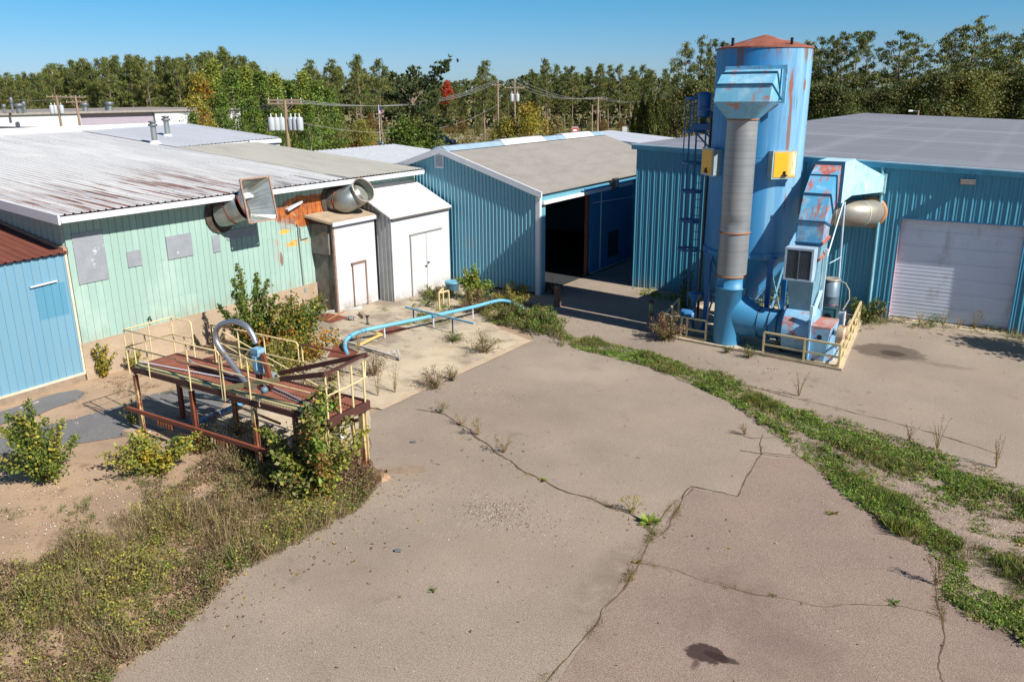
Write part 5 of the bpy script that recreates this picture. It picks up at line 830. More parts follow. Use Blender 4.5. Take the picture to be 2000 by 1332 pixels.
shrub('sapling_bush', 'green sapling bush standing alone on bare soil at the left edge of the photo', G(100, 938), 1.8, .85, 6500, .085, GREEN+YELG[:2], 14, tips=60, sig=.12)
shrub('yellow_bush', 'low yellow green bush at the left legs of the platform', G(302, 920), 1.05, .85, 4200, .08, YELG+GOLD[:1]+GREEN[:1], 10, tips=44, sig=.14)
shrub('leafy_bush', 'big leafy bush with orange and green leaves before the right end of the platform', G(622, 972), 2.3, 1.1, 8500, .11, GREEN+BRIGHT[:1]+YELG+OLIVE+YELG[:2]+[(.28, .12, .04)], 14, tips=70, sig=.12)
shrub('sapling_bush', 'tall thin green sapling bush against the green wall behind the platform', G(497, 700), 2.9, .95, 7500, .11, GREEN+YELG[:1], 10, tips=55, sig=.11)
shrub('autumn_bush', 'wide orange and green autumn bush behind the metal hose', G(575, 708), 2.1, 1.6, 12000, .105, GREEN+ORANGE+GOLD+YELG, 14, tips=70, sig=.13)
shrub('autumn_bush', 'yellow brown low bush between the platform stairs and the slab', G(545, 740), 1.1, 1.1, 3400, .085, YELG+OLIVE+GOLD[:1], 8, tips=36)
shrub('yellow_sapling', 'small yellow sapling by the foundation next to the pale blue wall', G(203, 737), 1.15, .33, 900, .1, GOLD+YELG+[(.2, .2, .04)], 5, tips=26, sig=.2)
shrub('yellow_sapling', 'bright yellow green plant behind the left railing of the platform', G(266, 722), .85, .35, 420, .08, YELG, 5, tips=18, sig=.2)
shrub('yellow_sapling', 'small yellow plant just left of the front left platform leg', G(262, 830), .8, .25, 300, .07, YELG, 4, tips=14, sig=.2)
shrub('green_bush', 'low green shrub at the foot of the plywood side of the narrow shed', G(606, 606), .9, .55, 700, .085, GREEN, 6, tips=22)
shrub('green_bush', 'bright green bush at the foot of the blue barn wall', G(925, 588), 1.35, .8, 3000, .11, BRIGHT+YELG[:1], 9, tips=44)
shrub('brown_bush', 'reddish brown weeds below the bright green bush by the barn', G(935, 607), .8, .95, 2800, .08, BROWN+OLIVE, 8, tips=36)
shrub('goldenrod', 'clump of yellow goldenrod by the corner of the blue barn', G(1000, 600), 1.1, .8, 3200, .08, GOLD+OLIVE+YELG, 9, tips=44)
shrub('green_bush', 'long low green weeds between the blue pipe and the open barn door', G(1052, 640), .75, 1.0, 4200, .08, OLIVE+GREEN+BRIGHT[:1], 9, tips=50)
shrub('green_bush', 'green weeds under the end of the long blue pipe', G(1000, 625), .8, .9, 3200, .08, OLIVE+GREEN+BROWN[:1], 9, tips=44)
shrub('green_bush', 'low weeds at the foot of the double doors of the larger white shed', G(852, 585), .6, .8, 2000, .08, OLIVE+GREEN+BROWN[:2], 7, tips=30)
shrub('brown_bush', 'dry brown bush at the left guard rail of the pad', G(1302, 664), .95, .75, 2900, .065, BROWN+OLIVE[:1]+[(.2, .09, .06)], 14, tips=44)
shrub('green_bush', 'leafy bush between the grey motor and the garage door', G(1690, 628), 1.1, .7, 2400, .085, OLIVE+GREEN+BROWN[:1], 8, tips=36)
shrub('green_bush', 'small round yellow green bush below the intake grille', G(1524, 602), .8, .4, 700, .06, YELG+OLIVE, 5, tips=20)
shrub('green_bush', 'green bush in the shade under the silo hopper', G(1475, 606), .9, .5, 600, .07, OLIVE+GREEN, 5, tips=20)
shrub('green_bush', 'dark green shrub behind the valve unit by the blue wall', G(1340, 600), .8, .7, 900, .07, GREEN, 6, tips=26)
shrub('climbing_vine', 'dark vine climbing the teal wall behind the caged ladder', PX(1342, 600, -10.9), 1.7, .32, 900, .07, [(.03, .06, .015), (.05, .08, .02)], 5, 'vine', tips=30, sig=.2)
for i, (q, h, r, n, lb, pal) in enumerate((((852, 760), .75, .55, 800, 'dry brown seeding weeds at the near edge of the slab', BROWN+OLIVE), ((945, 690), .75, .7, 1300, 'brown and green weed clump near the outer corner of the slab', BROWN+OLIVE+GREEN[:1]), ((885, 668), .4, .6, 700, 'low green weed patch on the slab before the long blue pipe', OLIVE+GREEN), ((885, 745), .5, .3, 320, 'thin dry weeds beside the brown seeding weeds on the slab edge', DRY+OLIVE),
        ((1080, 575), .6, .45, 420, 'thin reddish twigs at the timber post', BROWN), ((1460, 700), .45, .35, 240, 'small weeds at the foot of the blue elbow', OLIVE+GREEN), ((1525, 690), .7, .4, 420, 'dark weeds behind the front guard rail', OLIVE+BROWN[:1]), ((1420, 690), .3, .25, 160, 'tiny green tuft on the pad edge left of the guard rail gap', GREEN))):
    shrub('weed_clump', lb, G(*q), h, r, n, .05, pal, 12, 'weed', tips=26, sig=.18)
for q, h, lb, pal, hd in (((738, 775), 1.3, 'tall thin dry weed at the right end of the platform', DRY+OLIVE, BROWN), ((772, 768), 1.0, 'thin green weed on the slab edge right of the platform', OLIVE+GREEN, None), ((700, 690), .8, 'dry weeds with dark seed heads among the scrap on the slab', DRY, BROWN), ((935, 850), .5, 'tall dry yellow grass growing from the long crack', DRY+YELG[:1], DRY), ((985, 885), .38, 'shorter dry grass farther along the long crack', DRY, DRY),
        ((900, 832), .4, 'first dry tuft along the long crack', DRY+OLIVE, None), ((860, 808), .3, 'small green weed at the start of the long crack', GREEN, BROWN), ((1235, 1003), .35, 'thin yellow mullein stalk at the end of the long crack', YELG, GOLD), ((1782, 622), 1.1, 'dry stalks before the left part of the garage door', DRY+OLIVE, DRY), ((1840, 640), .8, 'green weeds before the middle of the garage door', GREEN+OLIVE, None), ((1900, 645), .7, 'weeds before the right part of the garage door', GREEN+BROWN, BROWN),
        ((1795, 632), .5, 'yellowish weed before the garage door', YELG, None), ((1870, 643), .55, 'low leafy weed in the door shade', OLIVE, None), ((1560, 775), .75, 'leafless branched dry weed on the yard near the pad', DRY, None), ((1830, 880), .9, 'tall thin dry stalk at the upper edge of the green strip', BROWN, None), ((1945, 915), .8, 'dry reddish stalks at the right end of the green strip', BROWN, None), ((1775, 862), .5, 'small dry stalk on the yard edge of the green strip', BROWN, None), ((1455, 850), .35, 'dry stalk by a short crack in the yard', DRY, None), ((1830, 1145), .5, 'brown dock stalk at the lower edge of the green strip', BROWN, BROWN)):
    weed(lb, G(*q), h, pal, 20, .28 if h < .6 else .3, heads=hd)
for q, h, r, n, lb, pal in (((650, 745), .7, .6, 900, 'dry brushwood behind the sloping stringers of the platform', BROWN+DRY+OLIVE), ((730, 735), .8, .45, 700, 'dry brown brush among the scrap right of the platform', BROWN+DRY), ((600, 770), .5, .5, 600, 'low weeds on the slab behind the platform', OLIVE+BROWN), ((470, 850), .5, .5, 600, 'leggy weeds under the middle of the platform', OLIVE+BROWN), ((395, 880), .7, .6, 1100, 'yellowing weeds in front of the rust red lower beam', YELG+OLIVE), ((510, 885), .75, .7, 1300, 'brown and green weeds under the right half of the platform', BROWN+OLIVE+GREEN[:1]), ((690, 940), .75, .5, 1000, 'dry russet brush at the right front leg of the platform', BROWN+[(.22, .1, .06)])):
    shrub('weed_clump', lb, G(*q), h, r, n, .055, pal, 12, 'weed', sig=.2)
def rosette(label, base, r, pal, n=22):
    base = Vector(base); t = empty('rosette_weed', base, label, 'weed'); a = rng.uniform(0, 6.283, n); el = rng.uniform(.1, .9, n); d = np.stack([np.cos(a)*np.cos(el), np.sin(a)*np.cos(el), np.sin(el)], 1); L = r*rng.uniform(.6, 1.1, n)
    qmesh('foliage', leaves(d*L[:, None]*.5, L, .36, .6, d, .08), pick(pal, n), mLeaf, t); b = MB(); b.tube([base, base+Vector((.01, 0, .06))], .012, 5); b.build('stem', mTwig, t)
rosette('green mullein rosette at the end of the long crack', G(1268, 1022), .26, BRIGHT+YELG[:1], 30); rosette('small rosette halfway along the long crack', G(1060, 940), .13, YELG); rosette('tiny green weed alone on the asphalt', G(845, 1156), .10, GREEN); rosette('small weed on the reddish asphalt patch', G(1625, 1005), .16, OLIVE); rosette('little green weed on the dark asphalt seam', G(1245, 1100), .12, GREEN+GOLD); rosette('green weed on the thin crack of the reddish asphalt', G(1508, 1165), .09, GREEN); rosette('green weed near the right end of the thin crack', G(1745, 1180), .14, GREEN)
# --- ground cover
def cover(name, pts, n, kinds, thr=-9, s=.9, k=0., z0=.0, lab=None):
    p = inside(pts, int(n)); m = nz(p, s, k); p = p[m+rng.normal(0, .08, len(p)) > thr]; Q = []; C = []
    kn = nz(p, .45, k+3); 
    for lo, hi, typ, h, sz, asp, m_, pal in kinds:
        jj = kn+rng.normal(0, .16, len(p)); q = p[(jj >= lo) & (jj < hi)]; nn = len(q)
        if not nn: continue
        hp = h*rng.uniform(.5, 1.2, nn)*np.clip(.7+nz(q, 1.3, 8)*1.3, .18, 1.8); pc = pick(pal, nn, .3); qi = np.repeat(np.arange(nn), m_); N = len(qi)
        if typ == 'herb':
            hs_ = 1
            f = rng.random(N)**.7; c = np.stack([q[qi, 0]+rng.normal(0, .055, N)*(.6+h), q[qi, 1]+rng.normal(0, .055, N)*(.6+h), z0+.015+hp[qi]*f], 1); Q.append(leaves(c, sz, asp, .35))
        else:
            d = np.stack([rng.normal(0, .35, N), rng.normal(0, .35, N), np.ones(N)], 1); d = unit(d); L = hp[qi]*rng.uniform(.7, 1.2, N); c = np.stack([q[qi, 0]+rng.normal(0, .03, N), q[qi, 1]+rng.normal(0, .03, N), np.full(N, z0)], 1)+d*L[:, None]*.5; Q.append(leaves(c, L, asp, 0, d, .05))
        C.append(np.clip(pc[qi]*rng.uniform(.8, 1.2, (N, 1)), 0, 1))
    if not Q: return
    o = qmesh(name, np.concatenate(Q), np.concatenate(C), mLeaf); return tag(o, kind='stuff')
WEEDS = [G(*q) for q in ((745, 932), (700, 992), (640, 1034), (480, 1118), (330, 1248), (150, 1385), (-260, 1385), (-260, 1180), (-60, 1125), (60, 1112), (200, 1045), (290, 985), (360, 945), (410, 905), (480, 885), (560, 900), (640, 915), (720, 915))]
cover('weeds', WEEDS, 6400, [(-9, -.18, 'herb', .3, .05, .45, 13, BROWN+DRY), (-.18, .02, 'herb', .34, .042, .5, 15, OLIVE+BROWN+DRY[:1]), (.02, .14, 'grass', .36, .3, .03, 9, OLIVE+DRY+BROWN[:1]), (.14, .3, 'herb', .4, .045, .5, 16, OLIVE+GREEN[:1]+YELG[:2]), (.3, 9, 'herb', .42, .05, .5, 15, YELG[:2]+OLIVE+BROWN[:1])], -.42, .62, 0)
cover('dry_grass', WEEDS, 6500, [(-9, 9, 'grass', .4, .3, .022, 7, DRY+BROWN[:1]+[(.38, .31, .17)]+OLIVE[2:])], -.12, .8, 5)
cover('tall_weeds', WEEDS, 1900, [(-9, -.05, 'herb', .62, .05, .4, 26, OLIVE+GREEN[:2]), (-.05, .15, 'herb', .55, .045, .4, 24, BROWN+OLIVE), (.15, 9, 'herb', .6, .05, .4, 24, YELG+OLIVE)], .2, 1.5, 51)
SAND = [G(*q) for q in ((-200, 930), (40, 960), (150, 960), (240, 930), (330, 930), (420, 905), (400, 940), (280, 1000), (180, 1060), (40, 1125), (-200, 1150))]
cover('weeds', SAND, 1500, [(-9, 0, 'herb', .12, .04, .5, 12, OLIVE+BROWN), (0, 9, 'grass', .16, .2, .05, 9, OLIVE+GREEN)], .18, 1.0, 11)
cover('weeds', [G(*q) for q in ((180, 745), (420, 700), (520, 720), (420, 760), (250, 800), (130, 800))], 700, [(-9, .1, 'herb', .1, .035, .5, 9, BROWN+DRY), (.1, 9, 'grass', .14, .2, .05, 8, OLIVE+DRY)], .05, 1.2, 21)
cover('weeds', [G(*q) for q in ((420, 900), (700, 905), (735, 930), (715, 985), (640, 960), (500, 930))], 1200, [(-9, 0, 'herb', .4, .05, .5, 14, BROWN+OLIVE), (0, 9, 'herb', .35, .05, .5, 14, GREEN+OLIVE)], -.1, 1.0, 31)
cover('dry_weeds', [G(*q) for q in ((690, 925), (760, 920), (745, 945), (700, 1000), (660, 1020), (660, 960))], 420, [(-9, 9, 'grass', .5, .3, .025, 9, BROWN+[(.2, .1, .06)])], -9)
# strip: two denser green edges, stones and soil between
up = [G(*q) for q in strip_up]; lo_ = [G(*q) for q in strip_lo[::-1]]
def band(a, b, w0, w1): return [p.lerp(q, w0) for p, q in zip(a, b)]+[p.lerp(q, w1) for p, q in zip(a, b)][::-1]
def resample(L, n):
    d = [0]
    for p, q in zip(L, L[1:]): d.append(d[-1]+(q-p).length)
    out = []
    for i in range(n):
        t = d[-1]*i/(n-1); j = max(k for k in range(len(d)) if d[k] <= t+1e-9); j = min(j, len(L)-2); out.append(L[j].lerp(L[j+1], (t-d[j])/max(1e-6, d[j+1]-d[j])))
    return out
up, lo_ = resample(up, 24), resample(lo_, 24)
KS = [(-9, -.08, 'herb', .10, .05, .5, 17, BRIGHT+GREEN[:2]), (-.08, .12, 'herb', .13, .045, .5, 15, BRIGHT[:2]+GREEN+OLIVE+YELG[:1]+BROWN[:1]), (.12, 9, 'grass', .17, .2, .05, 12, GREEN+OLIVE+YELG[:1]+DRY[:1])]
cover('green_weeds', band(up, lo_, .66, 1.02), 2300, KS, -.45, 1.3, 2); cover('green_weeds', band(up, lo_, .12, .46), 2600, KS, -.32, 1.3, 7); cover('sparse_weeds', band(up, lo_, -.03, 1.0), 4200, [(-9, 0, 'herb', .08, .05, .5, 10, OLIVE+BRIGHT[:1]), (0, 9, 'grass', .13, .2, .05, 8, OLIVE+DRY)], -.25, 1.2, 13)
cover('green_weeds', [G(*q) for q in ((1098, 655), (1230, 680), (1420, 735), (1500, 780), (1440, 795), (1330, 740), (1230, 705), (1120, 682))], 2400, KS, -.35, 1.0, 17)
cover('green_weeds', [G(*q) for q in ((930, 600), (1010, 590), (1060, 605), (1105, 650), (1100, 680), (1030, 650), (950, 630))], 1300, [(-9, .0, 'herb', .32, .06, .5, 14, OLIVE+GREEN), (.0, 9, 'grass', .35, .3, .04, 10, YELG+DRY+OLIVE)], -.25, 1, 19)
cover('green_weeds', [G(*q) for q in ((800, 585), (880, 560), (925, 590), (900, 625), (850, 640), (820, 628))], 600, [(-9, 9, 'herb', .16, .05, .5, 12, GREEN+OLIVE+BRIGHT[:1])], -.05, 1.4, 23)
cover('moss', [G(*q) for q in ((770, 640), (815, 618), (860, 612), (830, 632))], 260, [(-9, 9, 'herb', .05, .05, .5, 10, BRIGHT+OLIVE)], -9); cover('moss', [G(*q) for q in ((738, 612), (750, 603), (762, 605), (752, 611))], 60, [(-9, 9, 'herb', .05, .05, .5, 10, BRIGHT+OLIVE)], -9)
cover('weeds', [G(*q) for q in ((1640, 640), (1740, 620), (1970, 648), (2060, 660), (2060, 675), (1960, 668), (1740, 636), (1660, 655))], 700, [(-9, 0, 'herb', .2, .05, .5, 11, OLIVE+GREEN), (0, 9, 'grass', .25, .3, .04, 9, OLIVE+DRY)], -.05, 1.6, 27)
cover('weeds', [G(*q) for q in ((1236, 563), (1300, 572), (1350, 590), (1340, 600), (1240, 574))], 220, [(-9, 9, 'herb', .14, .06, .5, 10, YELG+BRIGHT)], -.1, 2, 29)
cover('weeds', [G(*q) for q in ((1300, 655), (1480, 695), (1640, 722), (1660, 715), (1500, 685), (1330, 645))], 260, [(-9, 9, 'herb', .14, .05, .5, 11, OLIVE+GREEN)], .05, 2, 33)
for c, wd in CRACKS:
    P = [G(*q) for q in c]; pts = []
    for a, b in zip(P, P[1:]):
        nn = Vector((-(b-a).y, (b-a).x, 0)).normalized()*(wd*.9+.02); pts.append((a, b, nn))
    for a, b, nn in pts[:0]: pass
    poly = [a+n for a, b, n in pts]+[pts[-1][1]+pts[-1][2]]+[pts[-1][1]-pts[-1][2]]+[a-n for a, b, n in pts][::-1]
    L = sum((b-a).length for a, b, n in pts); cover('crack_moss', poly, L*60, [(-9, .0, 'grass', .05, .05, .10, 6, [(.25, .16, .06), (.2, .12, .05)]), (.0, 9, 'grass', .08, .06, .08, 6, OLIVE+[(.28, .18, .06)])], .08, 1.1, 41)
cover('weeds', [G(*q) for q in ((420, 900), (520, 880), (700, 905), (745, 930), (690, 1005), (480, 1120), (300, 1270), (260, 1300), (440, 1090), (620, 990))], 1500, [(-9, .05, 'herb', .3, .05, .5, 14, GREEN+YELG[:1]), (.05, 9, 'herb', .35, .045, .5, 14, OLIVE+BROWN)], -.05, 1.2, 37)

# fallen leaves on the asphalt
pp = np.concatenate([inside([(q[0], q[1]) for q in YARD], 260), blob(720, 960, .8, .6, 90), blob(600, 1060, .9, .6, 110), blob(420, 1170, .8, .5, 90), blob(1250, 1010, .6, .4, 30), blob(940, 860, .7, .5, 50), blob(1400, 720, 1.6, .5, 60), blob(1850, 655, 1.5, .4, 60), blob(1150, 650, 1.2, .6, 50)])
tag(qmesh('fallen_leaves', leaves(np.concatenate([pp, np.full((len(pp), 1), .035)], 1), .06, .6, 3), pick(BROWN+DRY+GOLD[:1], len(pp)), mLeaf), kind='stuff')

KB = [(-9, .0, 'herb', .11, .048, .5, 18, BRIGHT+GREEN[:2]+OLIVE[:1]), (.0, .12, 'herb', .09, .045, .45, 14, OLIVE[:2]+BRIGHT), (.12, 9, 'grass', .18, .2, .035, 13, BRIGHT+GREEN+YELG[:1]+DRY[:1])]
cover('green_weeds', [G(*q) for q in ((1560, 890), (1640, 952), (1740, 1038), (1795, 1056), (1836, 1098), (1850, 1180), (2000, 1245), (2000, 1180), (1890, 1140), (1875, 1060), (1780, 985), (1660, 905), (1590, 868))], 1700, KB, -.4, 1.6, 61)
cover('green_weeds', [G(*q) for q in ((1500, 785), (1570, 806), (1720, 852), (1880, 908), (2010, 955), (2010, 1010), (1870, 955), (1720, 905), (1590, 860), (1520, 830))], 1400, KB, -.25, 1.5, 67)
cover('green_weeds', [G(*q) for q in ((1900, 1010), (2020, 1010), (2020, 1180), (1930, 1130), (1890, 1060))], 500, KS, .0, 1.4, 71)
# ================================================================== TREES AND BACKGROUND
PINEC = [(.12, .16, .036), (.09, .125, .03), (.17, .19, .046), (.06, .085, .024), (.21, .195, .05)]
def pine(seed, h=17., cs=.42, cr=2.6, open_=0., pal=PINEC, rexp=1.8, tuft=34, sz=.5, gap=(.5, .85), clump=.27):
    """trunk with whorls of branches; needles sit in separate tufts towards the branch ends"""
    rg = np.random.default_rng(seed); rr = random.Random(seed); b = MB(); P = []; lx, ly_ = rr.uniform(-.5, .5), rr.uniform(-.5, .5)
    for i in range(7): f = i/6; P.append(Vector((lx*f*f+math.sin(i*.9+seed)*.10, ly_*f*f+math.cos(i*1.1+seed)*.10, h*.98*f)))
    b.tube(P, [.20*(1-.9*i/6)+.012 for i in range(7)], 7); T = []; Dd = []; Sg = []; z = cs*h
    def tr(z): f = min(5.999, z/(h*.98)*6); i = int(f); return P[i].lerp(P[i+1], f-i)
    while z < h*.97:
        t = (z-cs*h)/(h-cs*h); L = cr*(.55+.9*t if t < .3 else .82*(1-((t-.3)/.7)**rexp)+.16)
        for k in range(rr.choice((3, 4, 4, 5))):
            if rr.random() < open_: continue
            a = rr.uniform(0, 6.283); ll = L*rr.uniform(.6, 1.15); el = rr.uniform(-.15, .3)+t*.75; d = Vector((math.cos(a)*math.cos(el), math.sin(a)*math.cos(el), math.sin(el))); s0 = tr(z); e_ = s0+d*ll+Vector((0, 0, ll*.15)); b.tube([s0, s0+d*ll*.55, e_], [.035, .025, .012], 4, False)
            for j in range(max(1, int(ll*1.25+rr.random()))):
                f = 1-.62*rr.random()**1.3 if j else 1.; T.append(s0+d*ll*f+Vector((rr.gauss(0, ll*.13), rr.gauss(0, ll*.13), ll*.15*f*f+rr.gauss(.05, .12)))); Dd.append(d*.5+Vector((0, 0, .8))); Sg.append(clump*rr.uniform(.7, 1.25))
        z += rr.uniform(*gap)
    for k in range(7):
        a = rr.uniform(0, 6.28); z = h*rr.uniform(.2, cs); s0 = tr(z); b.tube([s0, s0+Vector((math.cos(a)*1.3, math.sin(a)*1.3, rr.uniform(-.3, .3)))], [.03, .008], 4, False)
    T.append(P[-1]+Vector((0, 0, .1))); Dd.append(Vector((0, 0, 1))); Sg.append(clump*.8); n = len(T); TT = np.array(T); DD = np.array(Dd); i = np.repeat(np.arange(n), tuft); N = len(i)
    d = unit(DD[i]*1.2+rg.normal(size=(N, 3))*.6); L = sz*rg.uniform(.55, 1.2, N); q = leaves(TT[i]+rg.normal(size=(N, 3))*(np.array(Sg)[i][:, None]*np.array([1, 1, .62])), L, .21, .2, d, .05)
    pc = np.array(pal)[rg.integers(0, len(pal), n)]; c = (pc[i]*.7+np.array(pal)[rg.integers(0, len(pal), N)]*.3)*rg.uniform(.75, 1.25, (N, 1))
    return b, q, c
def broad(seed, h=11., r=2.6, cs=.18, n=7000, leaf=.24, pal=None, clumps=70, sig=.3, white=True, cone=.55):
    rg = np.random.default_rng(seed); rr = random.Random(seed); b = MB(); b.tube([Vector((0, 0, 0)), Vector((.1, .05, h*.5)), Vector((0, .1, h*.93))], [.14, .09, .02], 7); K = []
    for i in range(clumps):
        t = rr.random()**.85; z = h*(cs+(1-cs)*t); w_ = r*min(1, (t/.22)**.6 if t < .22 else (1-((t-.22)/.78)**(1/cone))) ; a = rr.uniform(0, 6.283); u = math.sqrt(rr.random()); K.append((math.cos(a)*w_*u, math.sin(a)*w_*u, z))
        if i % 3 == 0: b.tube([Vector((0, 0, z*.82)), Vector(K[-1])], [.035, .01], 4, False)
    K = np.array(K); i = rg.integers(0, clumps, n); c = K[i]+rg.normal(size=(n, 3))*np.array([1, 1, .8])*sig*r*.55; c[:, 2] = np.clip(c[:, 2], .1, None); pc = np.array(pal)[rg.integers(0, len(pal), clumps)]
    return b, leaves(c, leaf, .7, .4), np.clip(pc[i]*rg.uniform(.7, 1.3, (n, 1)), 0, 1)
LIB = {}
def plant(key, maker, p, h, label, cat, group=None, bark=None, mat=None, wide=1., name='tree'):
    """first use builds the kind, later uses copy thing, trunk and crown"""
    if key not in LIB:
        b, q, c = maker(); t = empty(name, (0, 0, 0)); tr = b.build('trunk', bark or mBark, t); cr = qmesh('crown', q, c, mat or mNeed, t); LIB[key] = (t, float(q[:, :, 2].max())); fresh = True
    t, H = LIB[key]
    if key in USED:
        r = t.copy(); COL.objects.link(r)
        for ch in t.children: c = ch.copy(); COL.objects.link(c); c.parent = r
        t = r
    USED.add(key); s_ = h/H; t.location = p; t.scale = (s_*wide, s_*wide, s_); t.rotation_euler = (0, 0, rnd.uniform(0, 6.28))
    for k_ in ('label', 'category', 'group'):
        if k_ in t: del t[k_]
    return tag(t, label, cat, group)
USED = set()
def prof(tab, x):
    for (a, u), (b, v) in zip(tab, tab[1:]):
        if a <= x <= b: return u+(v-u)*(x-a)/(b-a)
    return tab[-1][1] if x > tab[-1][0] else tab[0][1]
def at(px, top, dist): 
    t = PD(px, top, dist); return Vector((t.x, t.y, 0)), t.z
PK = [('dense', i, dict(cs=.26, cr=2.3, rexp=1.0+.14*i, gap=(.4, .66), tuft=30, sz=.6)) for i in range(5)]+[('open', i, dict(cs=.42, cr=2.35, open_=.2, rexp=1.0+.25*i, sz=.6)) for i in range(5)]+[('tall', i, dict(cs=.40, cr=3.2, open_=.22, sz=.5, tuft=44, rexp=1.25+.35*i, clump=.25, gap=(.55, .95))) for i in range(4)]
PKD = {(k, i): (i*7+len(k)*31, v) for k, i, v in PK}
def pine_at(px, top, dist, kind, label, group, wide=1.):
    p, h = at(px, top, dist); ks = [q for q in PKD if q[0] == kind]; k = rnd.choice(ks); sd_, v = PKD[k]; return plant(k, lambda: pine(sd_, **v), p, h, label, 'pine tree', group, wide=wide, name='pine_tree')
LP = [(-30, 136), (0, 138), (60, 142), (85, 124), (110, 117), (160, 114), (220, 110), (260, 108), (330, 104), (400, 100), (430, 93), (470, 100), (505, 118), (525, 150)]
x = -30.
while x < 518:
    for row, (d, off) in enumerate(((142, 0), (154, 3), (168, 9))):
        if row == 2 and rnd.random() < .4: continue
        px = x+rnd.uniform(-7, 7)+row*8; pine_at(px, prof(LP, px)+off+rnd.uniform(-5, 10), d+rnd.uniform(-4, 4), 'dense' if rnd.random() < .8 else 'open', 'pine tree in the dense dark stand behind the white flat roofed building', 'pines in the dense left stand', .95)
    x += 21
MP = [(540, 155), (575, 150), (600, 118), (625, 124), (640, 118), (690, 108), (735, 114), (770, 135), (830, 140), (880, 152), (915, 148), (945, 118), (970, 140), (1000, 150), (1030, 132), (1070, 115), (1100, 124), (1150, 120), (1200, 122), (1240, 118), (1290, 122), (1330, 128)]
x = 540.
while x < 1330:
    for row, (d, off, kd) in enumerate(((168, 6, 'open'), (182, 5, 'dense'))):
        px = x+rnd.uniform(-9, 9)+row*12; pine_at(px, prof(MP, px)+off+rnd.uniform(-4, 12)+(14 if rnd.random() < .35 else 0), d+rnd.uniform(-5, 5), kd if rnd.random() < .7 else 'dense', 'pine tree in the mixed wood across the road', 'pines across the road')
    x += 24
for px, top, d, lb in ((604, 113, 120, 'tall pine rising just right of the leafy cluster'), (646, 112, 122, 'slim pine with bare lower trunk left of the flag'), (697, 103, 125, 'tall dark trunked pine behind the flag'), (738, 112, 128, 'tall pine just right of the flag'), (943, 115, 118, 'single pine with bare lower trunk by the road'), (1069, 112, 140, 'tall pine behind the yellow tree')):
    pine_at(px, top, d, 'open', lb, None, 1.05)
RT = [(1342, 78, 105), (1375, 66, 108), (1403, 74, 110), (1425, 82, 116), (1588, 76, 110), (1612, 70, 113), (1632, 66, 118), (1652, 60, 108), (1678, 58, 112), (1703, 57, 105), (1768, 58, 104), (1788, 66, 110), (1850, 70, 108), (1874, 48, 103), (1905, 30, 98), (1935, 44, 106), (1962, 72, 110), (1985, 66, 104), (2010, 52, 98), (2040, 40, 105)]
for px, top, d in RT: pine_at(px, top, d, 'tall', 'tall open pine behind the warehouse roof', 'tall pines behind the warehouse', .92 if px < 1720 else 1.2)
UNDER = [('shade', 61, dict(h=9, r=3.2, cs=.05, n=7500, leaf=.22, pal=[(.10, .13, .038), (.13, .15, .045), (.07, .095, .03), (.17, .15, .05)], clumps=80, cone=.5)), ('olive', 62, dict(h=9, r=3., cs=.05, n=7500, leaf=.22, pal=[(.17, .18, .05), (.14, .16, .042), (.22, .20, .06)], clumps=80, cone=.5)), ('ochre', 63, dict(h=6, r=2.6, cs=.05, n=5200, leaf=.22, pal=[(.2, .13, .04), (.16, .12, .035), (.24, .15, .04)], clumps=60, cone=.5))]
UD = {k: (s, v) for k, s, v in UNDER}
def under(kind, px, top, d, lb, gp, wide=1.): p, h = at(px, top, d); s, v = UD[kind]; plant(('u', kind), lambda: broad(s, **v), p, h, lb, 'tree', gp, mBark, mLeaf, wide, name='broadleaf_tree')
x = 1330.
while x < 2060:
    under('shade' if rnd.random() < .65 else 'olive', x+rnd.uniform(-6, 6), 148+rnd.uniform(-6, 16)-(20 if x > 1830 else 0), 93+rnd.uniform(0, 9), 'dark broadleaf tree filling the wood below the tall pines', 'understory behind the warehouse', 1.1); x += 27
for px in (1585, 1610, 1635): under('ochre', px, 196, 100, 'ochre autumn bush at the wood edge above the warehouse roof', 'ochre bushes behind the warehouse')
x = 640.
while x < 1310:
    under(rnd.choice(('olive', 'olive', 'ochre', 'shade')), x+rnd.uniform(-8, 8), 222+rnd.uniform(-12, 14), 158+rnd.uniform(0, 6), 'low roadside bush in front of the mixed wood', 'roadside bushes', .9); x += 30
ASP = [dict(h=11, r=2.3, cs=.1, n=6500, leaf=.2, pal=BRIGHT+GREEN+YELG[2:], clumps=75, cone=.75), dict(h=11, r=2.0, cs=.14, n=6000, leaf=.2, pal=BRIGHT[:2]+GREEN[1:2]+YELG, clumps=65, cone=.8), dict(h=10, r=2.4, cs=.1, n=5200, leaf=.2, pal=GOLD+YELG+ORANGE[:1]+GREEN[:1], clumps=60, cone=.7)]
for i, (px, top, d, k) in enumerate(((385, 128, 78, 2), (412, 108, 80, 1), (450, 128, 76, 0), (478, 122, 82, 1), (505, 132, 78, 0), (535, 135, 76, 1), (560, 150, 80, 0), (590, 132, 78, 1), (615, 150, 74, 0), (640, 165, 76, 0), (430, 175, 70, 0), (490, 185, 70, 0), (600, 195, 70, 0), (545, 205, 68, 0), (395, 190, 74, 2), (375, 215, 72, 0))):
    p, h = at(px, top, d); plant(('a', k), (lambda k=k: broad(80+k, **ASP[k])), p, h, 'yellow and orange autumn aspen at the left of the leafy cluster' if k == 2 else 'green aspen in the leafy cluster behind the ridge of the white roof', 'aspen tree', 'autumn aspens at the left of the leafy cluster' if k == 2 else 'aspens behind the white roof', mBirch, mLeaf, name='aspen_tree')
